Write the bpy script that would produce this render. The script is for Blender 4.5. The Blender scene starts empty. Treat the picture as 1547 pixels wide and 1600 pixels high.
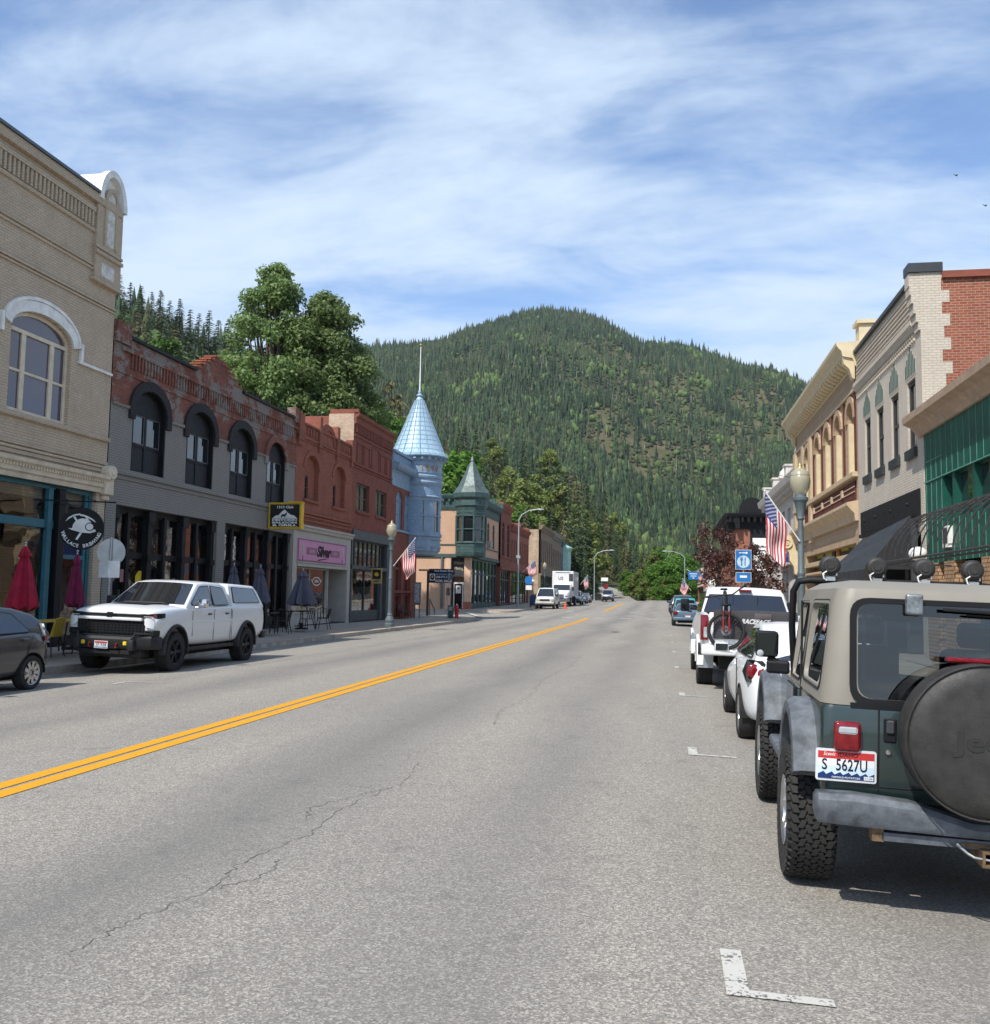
import bpy, bmesh, math, random
import numpy as np
from mathutils import Vector, Matrix
R=math.radians; PI=math.pi
S=bpy.context.scene; COL=S.collection
# ---------------------------------------------------------------- camera
cam=bpy.data.objects.new('Camera',bpy.data.cameras.new('Camera')); COL.objects.link(cam); S.camera=cam
cam.data.sensor_fit='HORIZONTAL'; cam.data.sensor_width=36; cam.data.lens=36*1486/1547
cam.data.clip_start=.1; cam.data.clip_end=9000
MC=[[0.9846301,-0.0006179,-0.1746516],[0.1739239,-0.087787,0.9808384],[0.0159382,0.9961391,0.0863303]]
cam.matrix_world=Matrix(((MC[0][0],MC[0][1],-MC[0][2],0),(MC[1][0],MC[1][1],-MC[1][2],0),(MC[2][0],MC[2][1],-MC[2][2],1.7),(0,0,0,1)))
S.render.resolution_x=990; S.render.resolution_y=1024
# ---------------------------------------------------------------- sun, sky
SUNV=Vector((.36,.72,-1)).normalized()
sl=bpy.data.lights.new('Sun','SUN'); sl.energy=4.2; sl.angle=R(.6); sl.color=(1,.95,.87)
so=bpy.data.objects.new('Sun',sl); COL.objects.link(so); so.rotation_euler=SUNV.to_track_quat('-Z','Y').to_euler(); so.location=(-30,-60,90)
W=bpy.data.worlds.new('World'); S.world=W; W.use_nodes=True
nt=W.node_tree; nt.nodes.clear(); N=nt.nodes.new; LK=nt.links.new
sky=N('ShaderNodeTexSky'); sky.sky_type='NISHITA'; sky.sun_disc=False
el=math.asin(-SUNV.z); az=math.atan2(-SUNV.x,-SUNV.y)
sky.sun_elevation=el; sky.sun_rotation=az; sky.air_density=1.0; sky.dust_density=.6; sky.ozone_density=4; sky.altitude=800
tc=N('ShaderNodeTexCoord'); sep=N('ShaderNodeSeparateXYZ'); LK(tc.outputs['Generated'],sep.inputs[0])
def wm(op,a,b=None,c=None,clamp=False):
    n=N('ShaderNodeMath'); n.operation=op; n.use_clamp=clamp
    for i,x in enumerate((a,b,c)):
        if x is None: continue
        if isinstance(x,(int,float)): n.inputs[i].default_value=x
        else: LK(x,n.inputs[i])
    return n.outputs[0]
den=wm('ADD',wm('MAXIMUM',sep.outputs[2],0.0),.14)
cmb=N('ShaderNodeCombineXYZ'); LK(wm('DIVIDE',sep.outputs[0],den),cmb.inputs[0]); LK(wm('DIVIDE',sep.outputs[1],den),cmb.inputs[1])
def wnoise(scale,rot,sc,det=8,rough=.6,off=(0,0,0),dist=.4):
    mp=N('ShaderNodeMapping'); mp.inputs['Rotation'].default_value=(0,0,R(rot)); mp.inputs['Scale'].default_value=sc; mp.inputs['Location'].default_value=off
    LK(cmb.outputs[0],mp.inputs[0]); n=N('ShaderNodeTexNoise'); n.inputs['Scale'].default_value=scale; n.inputs['Detail'].default_value=det
    n.inputs['Roughness'].default_value=rough; n.inputs['Distortion'].default_value=dist; LK(mp.outputs[0],n.inputs['Vector']); return n.outputs[0]
n1=wnoise(.75,20,(1,1.9,1),9,.58,(8.8,4.4,0),.5); n2=wnoise(2.3,-24,(1,1.7,1),8,.6,(7.3,2.2,0),.5)
cl=wm('ADD',wm('ADD',wm('MULTIPLY',n1,.64),wm('MULTIPLY',n2,.36)),wm('MULTIPLY',wm('SUBTRACT',1,wm('MULTIPLY',sep.outputs[2],2.3),clamp=True),.14))
mr=N('ShaderNodeMapRange'); mr.interpolation_type='SMOOTHSTEP'; LK(cl,mr.inputs[0]); mr.inputs[1].default_value=.41; mr.inputs[2].default_value=.655; mr.inputs[3].default_value=.0; mr.inputs[4].default_value=.95
bg1=N('ShaderNodeBackground'); bg1.inputs[1].default_value=.17; LK(sky.outputs[0],bg1.inputs[0])
bg2=N('ShaderNodeBackground'); bg2.inputs[0].default_value=(.58,.70,.84,1); bg2.inputs[1].default_value=1.0
mx=N('ShaderNodeMixShader'); LK(mr.outputs[0],mx.inputs[0]); LK(bg1.outputs[0],mx.inputs[1]); LK(bg2.outputs[0],mx.inputs[2])
wo=N('ShaderNodeOutputWorld'); LK(mx.outputs[0],wo.inputs[0])
S.view_settings.view_transform='Standard'; S.view_settings.look='None'; S.view_settings.gamma=1; S.view_settings.exposure=.38
S.render.engine='CYCLES'; S.cycles.max_bounces=6; S.cycles.transparent_max_bounces=12
# ---------------------------------------------------------------- materials
class MT:
    def __init__(s,name,rough=.7,spec=.4,metal=0,col=(.5,.5,.5)):
        s.m=bpy.data.materials.new(name); s.m.use_nodes=True; s.t=s.m.node_tree; s.b=s.t.nodes['Principled BSDF']
        s.b.inputs['Roughness'].default_value=rough; s.b.inputs['Specular IOR Level'].default_value=spec; s.b.inputs['Metallic'].default_value=metal
        s.b.inputs['Base Color'].default_value=(*col,1); s.pos=None
    def n(s,t): return s.t.nodes.new(t)
    def l(s,a,b): s.t.links.new(a,b)
    def P(s):
        if not s.pos: s.pos=s.n('ShaderNodeNewGeometry').outputs['Position']
        return s.pos
    def obj(s): return s.n('ShaderNodeTexCoord').outputs['Object']
    def noise(s,scale,det=4,rough=.55,vec=None,sc=None,dist=0):
        v=vec or s.P()
        if sc:
            mp=s.n('ShaderNodeMapping'); mp.inputs['Scale'].default_value=sc; s.l(v,mp.inputs[0]); v=mp.outputs[0]
        n=s.n('ShaderNodeTexNoise'); n.inputs['Scale'].default_value=scale; n.inputs['Detail'].default_value=det; n.inputs['Roughness'].default_value=rough; n.inputs['Distortion'].default_value=dist
        s.l(v,n.inputs['Vector']); return n.outputs[0]
    def ramp(s,f,stops,interp='LINEAR'):
        r=s.n('ShaderNodeValToRGB'); r.color_ramp.interpolation=interp; e=r.color_ramp.elements
        while len(e)<len(stops): e.new(.5)
        for i,(p,c) in enumerate(stops):
            e[i].position=p; e[i].color=(c,c,c,1) if isinstance(c,(int,float)) else (*c,1)
        s.l(f,r.inputs[0]); return r.outputs[0]
    def mix(s,f,a,b,mode='MIX'):
        m=s.n('ShaderNodeMix'); m.data_type='RGBA'; m.blend_type=mode
        for k,x in ((0,f),(6,a),(7,b)):
            if isinstance(x,(int,float)): m.inputs[k].default_value=x
            elif isinstance(x,tuple): m.inputs[k].default_value=(*x,1)
            else: s.l(x,m.inputs[k])
        return m.outputs[2]
    def math(s,op,a,b=None,clamp=False):
        n=s.n('ShaderNodeMath'); n.operation=op; n.use_clamp=clamp
        for i,x in enumerate((a,b)):
            if x is None: continue
            if isinstance(x,(int,float)): n.inputs[i].default_value=x
            else: s.l(x,n.inputs[i])
        return n.outputs[0]
    def bump(s,h,strength=.3,dist=.02):
        b=s.n('ShaderNodeBump'); b.inputs['Strength'].default_value=strength; b.inputs['Distance'].default_value=dist; s.l(h,b.inputs['Height']); s.l(b.outputs[0],s.b.inputs['Normal'])
    def col(s,c): s.l(c,s.b.inputs['Base Color']); return s
    def rough(s,c): s.l(c,s.b.inputs['Roughness']); return s
_M={}
def plain(name,c,rough=.6,metal=0,spec=.4,var=.18,scale=3.,coat=0,bump=0,bscale=60):
    if name in _M: return _M[name]
    m=MT(name,rough,spec,metal); v=m.noise(scale,5,.65)
    d=tuple(x*(1-var) for x in c); b=tuple(min(1,x*(1+var)) for x in c)
    m.col(m.ramp(v,[(.3,d),(.7,b)]))
    m.rough(m.ramp(m.noise(scale*3,4),[(.2,max(.02,rough*.8)),(.8,min(1,rough*1.2))]))
    if coat: m.b.inputs['Coat Weight'].default_value=coat; m.b.inputs['Coat Roughness'].default_value=.03
    if bump: m.bump(m.noise(bscale,3),bump,.01)
    _M[name]=m.m; return m.m
def brickmat(name,c1,c2,mortar,dirt=.35,paint=None,bw=.22,bh=.076,msize=.012,bstr=.5,dark=(.03,.025,.02),extra=None,offset=.5):
    m=MT(name,.85,.25); sp=m.n('ShaderNodeSeparateXYZ'); m.l(m.P(),sp.inputs[0])
    u=m.math('ADD',sp.outputs[0],sp.outputs[1]); cb=m.n('ShaderNodeCombineXYZ'); m.l(u,cb.inputs[0]); m.l(sp.outputs[2],cb.inputs[1])
    br=m.n('ShaderNodeTexBrick'); m.l(cb.outputs[0],br.inputs[0]); br.inputs['Scale'].default_value=1; br.inputs['Brick Width'].default_value=bw; br.inputs['Row Height'].default_value=bh
    br.inputs['Mortar Size'].default_value=msize; br.inputs['Mortar Smooth'].default_value=.3; br.inputs['Bias'].default_value=-.1
    br.inputs['Color1'].default_value=(*c1,1); br.inputs['Color2'].default_value=(*c2,1); br.inputs['Mortar'].default_value=(*mortar,1)
    c=br.outputs[0]
    n=m.noise(1.1,6,.7); c=m.mix(m.ramp(n,[(.35,0.),(.75,dirt)]),c,dark)
    n2=m.noise(9,4,.6); c=m.mix(m.ramp(n2,[(.3,.25),(.7,0.)]),c,tuple(x*.45 for x in c1))
    st=m.noise(1,5,.6,sc=(3.5,3.5,.35)); c=m.mix(m.ramp(st,[(.55,0.),(.8,dirt*.8)]),c,dark)
    if extra: c=extra(m,c,sp,br)
    m.col(c); m.bump(m.math('SUBTRACT',1.,br.outputs[1]),bstr,.012); return m.m
def glassmat(name,c=(.012,.016,.02),rough=.03,spec=.7,var=True):
    m=MT(name,rough,spec,0,c); m.b.inputs['Coat Weight'].default_value=.6; m.b.inputs['Coat Roughness'].default_value=.02
    if var: m.bump(m.noise(.9,2,.4),.12,.08)
    return m.m
def seeglass(name,tint=(.55,.6,.6),ior=1.5,boost=1.0,tr=1):
    m=bpy.data.materials.new(name); m.use_nodes=True; t=m.node_tree; t.nodes.clear()
    tr=t.nodes.new('ShaderNodeBsdfTransparent'); tr.inputs[0].default_value=(*tint,1)
    gl=t.nodes.new('ShaderNodeBsdfGlossy'); gl.inputs['Roughness'].default_value=.015; gl.inputs[0].default_value=(.95,.97,1,1)
    fr=t.nodes.new('ShaderNodeFresnel'); fr.inputs[0].default_value=ior
    mu=t.nodes.new('ShaderNodeMath'); mu.operation='MULTIPLY'; mu.use_clamp=True; mu.inputs[1].default_value=boost
    nz=t.nodes.new('ShaderNodeTexNoise'); nz.inputs['Scale'].default_value=.8; g=t.nodes.new('ShaderNodeNewGeometry'); bp=t.nodes.new('ShaderNodeBump'); bp.inputs['Strength'].default_value=.1; bp.inputs['Distance'].default_value=.08
    t.links.new(g.outputs['Position'],nz.inputs['Vector']); t.links.new(nz.outputs[0],bp.inputs['Height']); t.links.new(bp.outputs[0],gl.inputs['Normal'])
    mx=t.nodes.new('ShaderNodeMixShader'); o=t.nodes.new('ShaderNodeOutputMaterial')
    t.links.new(fr.outputs[0],mu.inputs[0]); t.links.new(mu.outputs[0],mx.inputs[0]); t.links.new(tr.outputs[0],mx.inputs[1]); t.links.new(gl.outputs[0],mx.inputs[2]); t.links.new(mx.outputs[0],o.inputs[0]); return m
# ---------------------------------------------------------------- mesh building
ROOT={}
class MB:
    def __init__(s,*mats): s.v=[];s.f=[];s.mi=[];s.mats=list(mats);s.cur=0;s.X=None
    def add(s,vs,fs):
        b=len(s.v)
        s.v+= [tuple(s.X(v)) for v in vs] if s.X else [tuple(v) for v in vs]
        s.f+=[tuple(b+i for i in f) for f in fs]; s.mi+=[s.cur]*len(fs); return s
    def use(s,m):
        if m not in s.mats: s.mats.append(m)
        s.cur=s.mats.index(m); return s
    def poly(s,pts): return s.add(pts,[range(len(pts))])
    def box(s,x0,x1,y0,y1,z0,z1):
        return s.add([(x,y,z) for z in (z0,z1) for y in (y0,y1) for x in (x0,x1)],[(0,2,3,1),(4,5,7,6),(0,1,5,4),(2,6,7,3),(0,4,6,2),(1,3,7,5)])
    def prism(s,pts,d):
        n=len(pts); d=Vector(d); q=[tuple(Vector(p)+d) for p in pts]
        return s.add(list(pts)+q,[tuple(range(n))[::-1],tuple(range(n,2*n))]+[(i,(i+1)%n,n+(i+1)%n,n+i) for i in range(n)])
    def loft(s,rings,cap=True,close=True):
        n=len(rings[0]); fs=[]
        for k in range(len(rings)-1):
            for i in range(n if close else n-1):
                j=(i+1)%n; fs.append((k*n+i,k*n+j,(k+1)*n+j,(k+1)*n+i))
        if cap and close: fs+= [tuple(range(n))[::-1],tuple((len(rings)-1)*n+i for i in range(n))]
        return s.add([p for r in rings for p in r],fs)
    def tube(s,pts,r,n=8,cap=True):
        pts=[Vector(p) for p in pts]; rs=r if isinstance(r,(list,tuple)) else [r]*len(pts); rings=[]; ref=None
        for i,p in enumerate(pts):
            d=(pts[min(i+1,len(pts)-1)]-pts[max(i-1,0)]).normalized()
            if ref is None: ref=Vector((0,0,1)) if abs(d.z)<.9 else Vector((1,0,0))
            a=d.cross(ref).normalized(); b=d.cross(a).normalized(); ref=-b if b.dot(ref)<0 else b
            rings.append([p+(a*math.cos(2*PI*k/n)+b*math.sin(2*PI*k/n))*rs[i] for k in range(n)])
        return s.loft(rings,cap)
    def lathe(s,prof,o=(0,0,0),ax='z',n=24,a0=0,a1=2*PI):
        full=abs(a1-a0-2*PI)<1e-6; rings=[]
        for r,h in prof:
            ring=[]
            for k in range(n if full else n+1):
                t=a0+(a1-a0)*k/n; c,d=r*math.cos(t),r*math.sin(t)
                p={'z':(c,d,h),'x':(h,c,d),'y':(c,h,d)}[ax]; ring.append((o[0]+p[0],o[1]+p[1],o[2]+p[2]))
            rings.append(ring)
        b=len(s.v); s.loft(rings,cap=False,close=full)
        if full:
            if prof[0][0]<.02: s.f.append(tuple(range(b,b+n))[::-1]); s.mi.append(s.cur)
            if prof[-1][0]<.02: k=b+(len(prof)-1)*n; s.f.append(tuple(range(k,k+n))); s.mi.append(s.cur)
        return s
    def rbox(s,x0,x1,y0,y1,z0,z1,r=.03,seg=2):
        bm=bmesh.new(); bmesh.ops.create_cube(bm,size=1)
        for v in bm.verts: v.co=((x0+x1)/2+v.co.x*(x1-x0),(y0+y1)/2+v.co.y*(y1-y0),(z0+z1)/2+v.co.z*(z1-z0))
        bmesh.ops.bevel(bm,geom=bm.edges[:],offset=r,segments=seg,profile=.5,affect='EDGES'); bm.verts.index_update()
        s.add([v.co[:] for v in bm.verts],[[v.index for v in f.verts] for f in bm.faces]); bm.free(); return s
    def ball(s,c,r,sc=(1,1,1),n=12,m=8):
        rings=[]
        for i in range(m+1):
            t=PI*i/m; rr=max(math.sin(t),1e-3)*r
            rings.append([(c[0]+rr*math.cos(2*PI*k/n)*sc[0],c[1]+rr*math.sin(2*PI*k/n)*sc[1],c[2]-math.cos(t)*r*sc[2]) for k in range(n)])
        return s.loft(rings)
    def split(s,name,parent=None,gap=.03,**kw):
        # connected islands, merged when their boxes touch: each cluster becomes one part
        p=list(range(len(s.v)))
        def fd(i):
            while p[i]!=i: p[i]=p[p[i]]; i=p[i]
            return i
        for f in s.f:
            for j in f[1:]: p[fd(j)]=fd(f[0])
        isl={}
        for k,f in enumerate(s.f): isl.setdefault(fd(f[0]),[]).append(k)
        bx=[]
        for fl in isl.values():
            pts=[s.v[i] for k in fl for i in s.f[k]]; bx.append([[min(q[a] for q in pts) for a in range(3)],[max(q[a] for q in pts) for a in range(3)],fl])
        ch=True
        while ch:
            ch=False
            for i in range(len(bx)):
                for j in range(len(bx)-1,i,-1):
                    A,B=bx[i],bx[j]
                    if all(A[0][a]-gap<=B[1][a] and B[0][a]-gap<=A[1][a] for a in range(3)):
                        A[0]=[min(A[0][a],B[0][a]) for a in range(3)]; A[1]=[max(A[1][a],B[1][a]) for a in range(3)]; A[2]+=B[2]; bx.pop(j); ch=True
        for _,_,fl in bx:
            m=MB(*s.mats); mp={}
            for k in fl:
                idx=[]
                for i in s.f[k]:
                    if i not in mp: mp[i]=len(m.v); m.v.append(s.v[i])
                    idx.append(mp[i])
                m.f.append(tuple(idx)); m.mi.append(s.mi[k])
            m.build(name,parent,**kw)
    def build(s,name,parent=None,smooth=None,bevel=None,seg=2,sub=0):
        me=bpy.data.meshes.new(name); root=parent
        while root is not None and root.parent: root=root.parent
        o=ROOT.get(root.name,(0,0,0)) if root is not None else (0,0,0)
        me.from_pydata([(x-o[0],y-o[1],z-o[2]) for x,y,z in s.v],[],s.f)
        for m in s.mats: me.materials.append(m)
        if len(s.mats)>1: me.polygons.foreach_set('material_index',s.mi)
        if smooth is not None:
            me.polygons.foreach_set('use_smooth',[True]*len(me.polygons)); me.update(); me.set_sharp_from_angle(angle=R(smooth))
        ob=bpy.data.objects.new(name,me); COL.objects.link(ob)
        if parent is not None: ob.parent=parent
        if sub: md=ob.modifiers.new('s','SUBSURF'); md.levels=md.render_levels=sub
        if bevel: md=ob.modifiers.new('b','BEVEL'); md.width=bevel; md.segments=seg; md.limit_method='ANGLE'; md.angle_limit=R(40)
        return ob
def fixn(ob):
    bm=bmesh.new(); bm.from_mesh(ob.data); bmesh.ops.remove_doubles(bm,verts=bm.verts,dist=1e-5); bmesh.ops.recalc_face_normals(bm,faces=bm.faces); bm.to_mesh(ob.data); bm.free()
def bake(ob,*cutters):
    fixn(ob)
    for c in cutters: fixn(c)
    for c in cutters:
        m=ob.modifiers.new('c','BOOLEAN'); m.object=c; m.operation='DIFFERENCE'; m.solver='EXACT'
    me=bpy.data.meshes.new_from_object(ob.evaluated_get(bpy.context.evaluated_depsgraph_get()))
    old=ob.data; ob.modifiers.clear(); ob.data=me; bpy.data.meshes.remove(old)
    for c in cutters: bpy.data.objects.remove(c)
def tag(o,label,cat,group=None,kind=None):
    if kind: o['kind']=kind
    if label: o['label']=label
    if cat: o['category']=cat
    if group: o['group']=group
    return o
def struct(o): o['kind']='structure'; return o
def thing(name,label,cat,loc=(0,0,0),rotz=0,group=None,world=True):
    o=bpy.data.objects.new(name,None); o.empty_display_size=.3; COL.objects.link(o); o.location=loc; o.rotation_euler=(0,0,rotz)
    if world: ROOT[o.name]=tuple(loc)
    return tag(o,label,cat,group)
def dup(root,loc,rotz=None,label=None,group=None,scale=None):
    def cp(o,p):
        c=o.copy(); COL.objects.link(c); c.parent=p
        for ch in list(o.children): cp(ch,c)
        return c
    r=cp(root,None); r.location=loc
    if rotz is not None: r.rotation_euler=(0,0,rotz)
    if label: r['label']=label
    if group: r['group']=group
    if scale: r.scale=scale if isinstance(scale,tuple) else (scale,)*3
    return r
class Fr:
    def __init__(s,o,u,n): s.o=Vector(o);s.u=Vector(u);s.n=Vector(n);s.z=Vector((0,0,1))
    def P(s,u,v,d=0): return tuple(s.o+s.u*u+s.z*v+s.n*d)
    def box(s,mb,u0,u1,v0,v1,d0,d1):
        return mb.add([s.P(u,v,d) for v in (v0,v1) for d in (d0,d1) for u in (u0,u1)],[(0,2,3,1),(4,5,7,6),(0,1,5,4),(2,6,7,3),(0,4,6,2),(1,3,7,5)])
    def ext(s,mb,uv,d0,d1):
        return mb.prism([s.P(u,v,d0) for u,v in uv],s.n*(d1-d0))
    def prof(s,mb,u0,u1,dv):   # a moulding: (d,v) section run along u
        return mb.prism([s.P(u0,v,d) for d,v in dv],s.u*(u1-u0))
def arc(uc,a,v,rise,n=14): return [(uc-a*math.cos(PI*k/n),v+rise*math.sin(PI*k/n)) for k in range(n+1)]
def wall(mb,fr,u0,u1,v0,v1,holes=(),rev=.2,d=0):
    us=sorted({u0,u1,*[h[0] for h in holes],*[h[1] for h in holes]}); vs=sorted({v0,v1,*[h[2] for h in holes],*[h[3]+h[4] for h in holes]})
    us=[u for u in us if u0<=u<=u1]; vs=[v for v in vs if v0<=v<=v1]
    for i in range(len(us)-1):
        for j in range(len(vs)-1):
            a,b,c,e=us[i],us[i+1],vs[j],vs[j+1]; mu,mv=(a+b)/2,(c+e)/2
            if any(h[0]<mu<h[1] and h[2]<mv<h[3]+h[4] for h in holes): continue
            mb.poly([fr.P(a,c,d),fr.P(b,c,d),fr.P(b,e,d),fr.P(a,e,d)])
    for a,b,c,e,r in holes:
        top=arc((a+b)/2,(b-a)/2,e,r) if r else [(a,e),(b,e)]
        for k in range(len(top)-1):
            p,q=top[k],top[k+1]
            if r: mb.poly([fr.P(*p,d),fr.P(*q,d),fr.P(q[0],e+r,d),fr.P(p[0],e+r,d)])
            mb.poly([fr.P(*p,d),fr.P(*q,d),fr.P(*q,d-rev),fr.P(*p,d-rev)])
        mb.poly([fr.P(a,c,d),fr.P(a,e,d),fr.P(a,e,d-rev),fr.P(a,c,d-rev)]); mb.poly([fr.P(b,c,d),fr.P(b,e,d),fr.P(b,e,d-rev),fr.P(b,c,d-rev)])
        mb.poly([fr.P(a,c,d),fr.P(b,c,d),fr.P(b,c,d-rev),fr.P(a,c,d-rev)])
def ring(mb,fr,pts_in,pts_out,d0,d1):
    for k in range(len(pts_in)-1):
        fr.ext(mb,[pts_in[k],pts_in[k+1],pts_out[k+1],pts_out[k]],d0,d1)
def window(T,fr,a,b,c,e,rise=0,fm=None,gm=None,inset=.16,fw=.07,mull=(),mw=.06,rails=(.5,),rw=.05,name='window',archbar=True,dd=.05,label=None):
    mb=MB(fm); d0,d1=-inset-dd,-inset+.03
    fr.box(mb,a,a+fw,c,e,d0,d1); fr.box(mb,b-fw,b,c,e,d0,d1); fr.box(mb,a+fw,b-fw,c,c+fw,d0,d1)
    if rise:
        ring(mb,fr,arc((a+b)/2,(b-a)/2-fw,e,max(rise-fw,.01)),arc((a+b)/2,(b-a)/2,e,rise),d0,d1)
        if archbar: fr.box(mb,a+fw,b-fw,e-fw,e,d0,d1+.005)
    else: fr.box(mb,a+fw,b-fw,e-fw,e,d0,d1)
    for m in mull: fr.box(mb,a+(b-a)*m-mw/2,a+(b-a)*m+mw/2,c+fw,e-fw,d0+.005,d1-.006)
    for r in rails: fr.box(mb,a+fw,b-fw,c+(e-c)*r-rw/2,c+(e-c)*r+rw/2,d0+.01,d1-.012)
    w=mb.build(name,T); g=MB(gm); gd=-inset-.02
    g.poly([fr.P(a+fw/2,c+fw/2,gd),fr.P(b-fw/2,c+fw/2,gd),fr.P(b-fw/2,e,gd),fr.P(a+fw/2,e,gd)])
    if rise: g.poly([fr.P(u,v,gd) for u,v in arc((a+b)/2,(b-a)/2-fw/2,e,rise-.01)])
    g.build('pane',w)
    if label: w['label']=label
    return w
def text(s,size,fr,u,v,d,mat,parent,name='lettering',ext=.01,rev=False,align='CENTER',width=None,shear=0,bold=0,build=True,mb=None,fn=None,aspect=1):
    cu=bpy.data.curves.new('t','FONT'); cu.body=s; cu.size=size; cu.extrude=ext; cu.align_x=align; cu.align_y='CENTER'; cu.shear=shear; cu.offset=bold; cu.resolution_u=3
    o=bpy.data.objects.new('t',cu); COL.objects.link(o)
    me=bpy.data.meshes.new_from_object(o.evaluated_get(bpy.context.evaluated_depsgraph_get())); bpy.data.objects.remove(o); bpy.data.curves.remove(cu)
    vs=[tuple(x.co) for x in me.vertices]; fs=[tuple(p.vertices) for p in me.polygons]; bpy.data.meshes.remove(me)
    if not vs: return None
    k=1
    if width: w=max(x[0] for x in vs)-min(x[0] for x in vs); k=width/w
    sg=-1 if rev else 1
    g=fn or (lambda x,y,z: fr.P(u+sg*x*k*aspect,v+y,d+z))
    m=mb or MB(mat); m.use(mat); m.add([g(*p) for p in vs],fs)
    return m.build(name,parent) if build and mb is None else m
# ---------------------------------------------------------------- shared materials
WHITE=plain('white_paint',(.78,.77,.73),.5); CREAMP=plain('cream_paint',(.66,.56,.42),.6,bump=.1); BLACKP=plain('black_paint',(.010,.010,.011),.55,spec=.25); DKGREY=plain('dark_grey_paint',(.045,.05,.055),.5)
IRON=plain('grey_iron_paint',(.10,.13,.14),.45); STEEL=plain('galvanised_steel',(.42,.44,.45),.4,.7); CHROME=plain('bright_metal',(.7,.7,.7),.12,1,var=.05); GDARK=glassmat('upstairs_glass'); SEE=seeglass('shop_glass',(.62,.66,.64),1.55,1.6)
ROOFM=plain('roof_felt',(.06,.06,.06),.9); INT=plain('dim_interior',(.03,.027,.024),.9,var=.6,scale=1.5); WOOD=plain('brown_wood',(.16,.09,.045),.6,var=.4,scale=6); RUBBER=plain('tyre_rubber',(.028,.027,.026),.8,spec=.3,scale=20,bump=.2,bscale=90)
CONC=plain('pale_concrete',(.34,.30,.25),.85,var=.3,scale=1.5,bump=.3,bscale=40)
def gz(x,y):
    z=0
    if x<-8.5: z-=.10*min(1,(-8.5-x)/3.95)
    if x>0: z-=.09*min(1,x/3.0)
    return z+rise_(y)
def rise_(y): return 0 if y<62 else .0105*(min(y,160)-62)
# ================================================================ ground, road, pavements
def road_mat():
    m=MT('worn_asphalt',.9,.25); P=m.P()
    vo=m.n('ShaderNodeTexVoronoi'); vo.inputs['Scale'].default_value=100; m.l(P,vo.inputs['Vector'])
    sp=m.n('ShaderNodeSeparateColor'); m.l(vo.outputs['Color'],sp.inputs[0])
    c=m.ramp(sp.outputs[0],[(0,(.09,.083,.073)),(.35,(.23,.214,.188)),(.7,(.38,.354,.305)),(1,(.72,.66,.56))])
    c=m.mix(m.ramp(sp.outputs[1],[(.85,0.),(.95,.6)]),c,(.25,.17,.11))
    n=m.noise(260,3,.7); c=m.mix(.45,c,m.ramp(n,[(.35,(.11,.102,.09)),(.6,(.375,.350,.303))]))
    c=m.mix(m.ramp(m.noise(.55,5,.6,sc=(1,.22,1)),[(.35,0.),(.7,.35)]),c,(.15,.147,.142))
    s=m.n('ShaderNodeSeparateXYZ'); m.l(P,s.inputs[0])
    def band(x0,w,a):
        d=m.math('ABSOLUTE',m.math('SUBTRACT',m.math('ADD',s.outputs[0],m.math('MULTIPLY',m.math('SUBTRACT',m.noise(.12,3),.5),2.2)),x0))
        return m.math('MULTIPLY',m.ramp(d,[(0,1.),(w,0.)]),a)
    for x0,w,a in ((-3.3,1.0,.55),(-1.1,.8,.34),(-7.9,.9,.45),(-9.3,.6,.25),(1.6,.9,.35)):
        c=m.mix(band(x0,w,a),c,(.135,.132,.128))
    c=m.mix(m.ramp(m.noise(2.1,7,.75),[(.56,0.),(.72,.45)]),c,(.10,.095,.09))
    m.col(c); m.bump(m.math('ADD',vo.outputs['Distance'],n),.35,.012); return m.m
ROAD=road_mat()
mb=MB(ROAD); ys=[-12,0,10,20,30,40,50,62,80,100,120,140,158]; xs=[-70,-30,-12.45,-8.5,-4,0,3,10,30,60]
vs=[(x,y,gz(x,y)) for y in ys for x in xs]; nx=len(xs)
mb.add(vs,[(j*nx+i,j*nx+i+1,(j+1)*nx+i+1,(j+1)*nx+i) for j in range(len(ys)-1) for i in range(nx-1)])
struct(mb.build('road'))
DIRT=plain('dry_grass_ground',(.10,.11,.05),.95,var=.5,scale=.5,bump=.3)
mb=MB(DIRT); mb.poly([(-4500,-3000,-.6),(4500,-3000,-.6),(4500,6000,-.6),(-4500,6000,-.6)]); struct(mb.build('ground'))
SIDE=plain('pavement_concrete',(.31,.27,.22),.88,var=.25,scale=1.2,bump=.3,bscale=60)
def slabmat():
    m=MT('jointed_pavement',.88,.25); s=m.n('ShaderNodeSeparateXYZ'); m.l(m.P(),s.inputs[0])
    cb=m.n('ShaderNodeCombineXYZ'); m.l(s.outputs[0],cb.inputs[0]); m.l(s.outputs[1],cb.inputs[1])
    br=m.n('ShaderNodeTexBrick'); m.l(cb.outputs[0],br.inputs[0]); br.offset=0
    for k,v in (('Scale',1),('Brick Width',1.3),('Row Height',1.5),('Mortar Size',.012)): br.inputs[k].default_value=v
    br.inputs['Color1'].default_value=(.36,.305,.24,1); br.inputs['Color2'].default_value=(.42,.36,.29,1); br.inputs['Mortar'].default_value=(.09,.08,.07,1)
    c=m.mix(m.ramp(m.noise(1.4,6,.7),[(.4,0.),(.75,.4)]),br.outputs[0],(.15,.135,.12)); m.col(c); m.bump(m.noise(50,3),.2,.01); return m.m
SLAB=slabmat()
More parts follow.
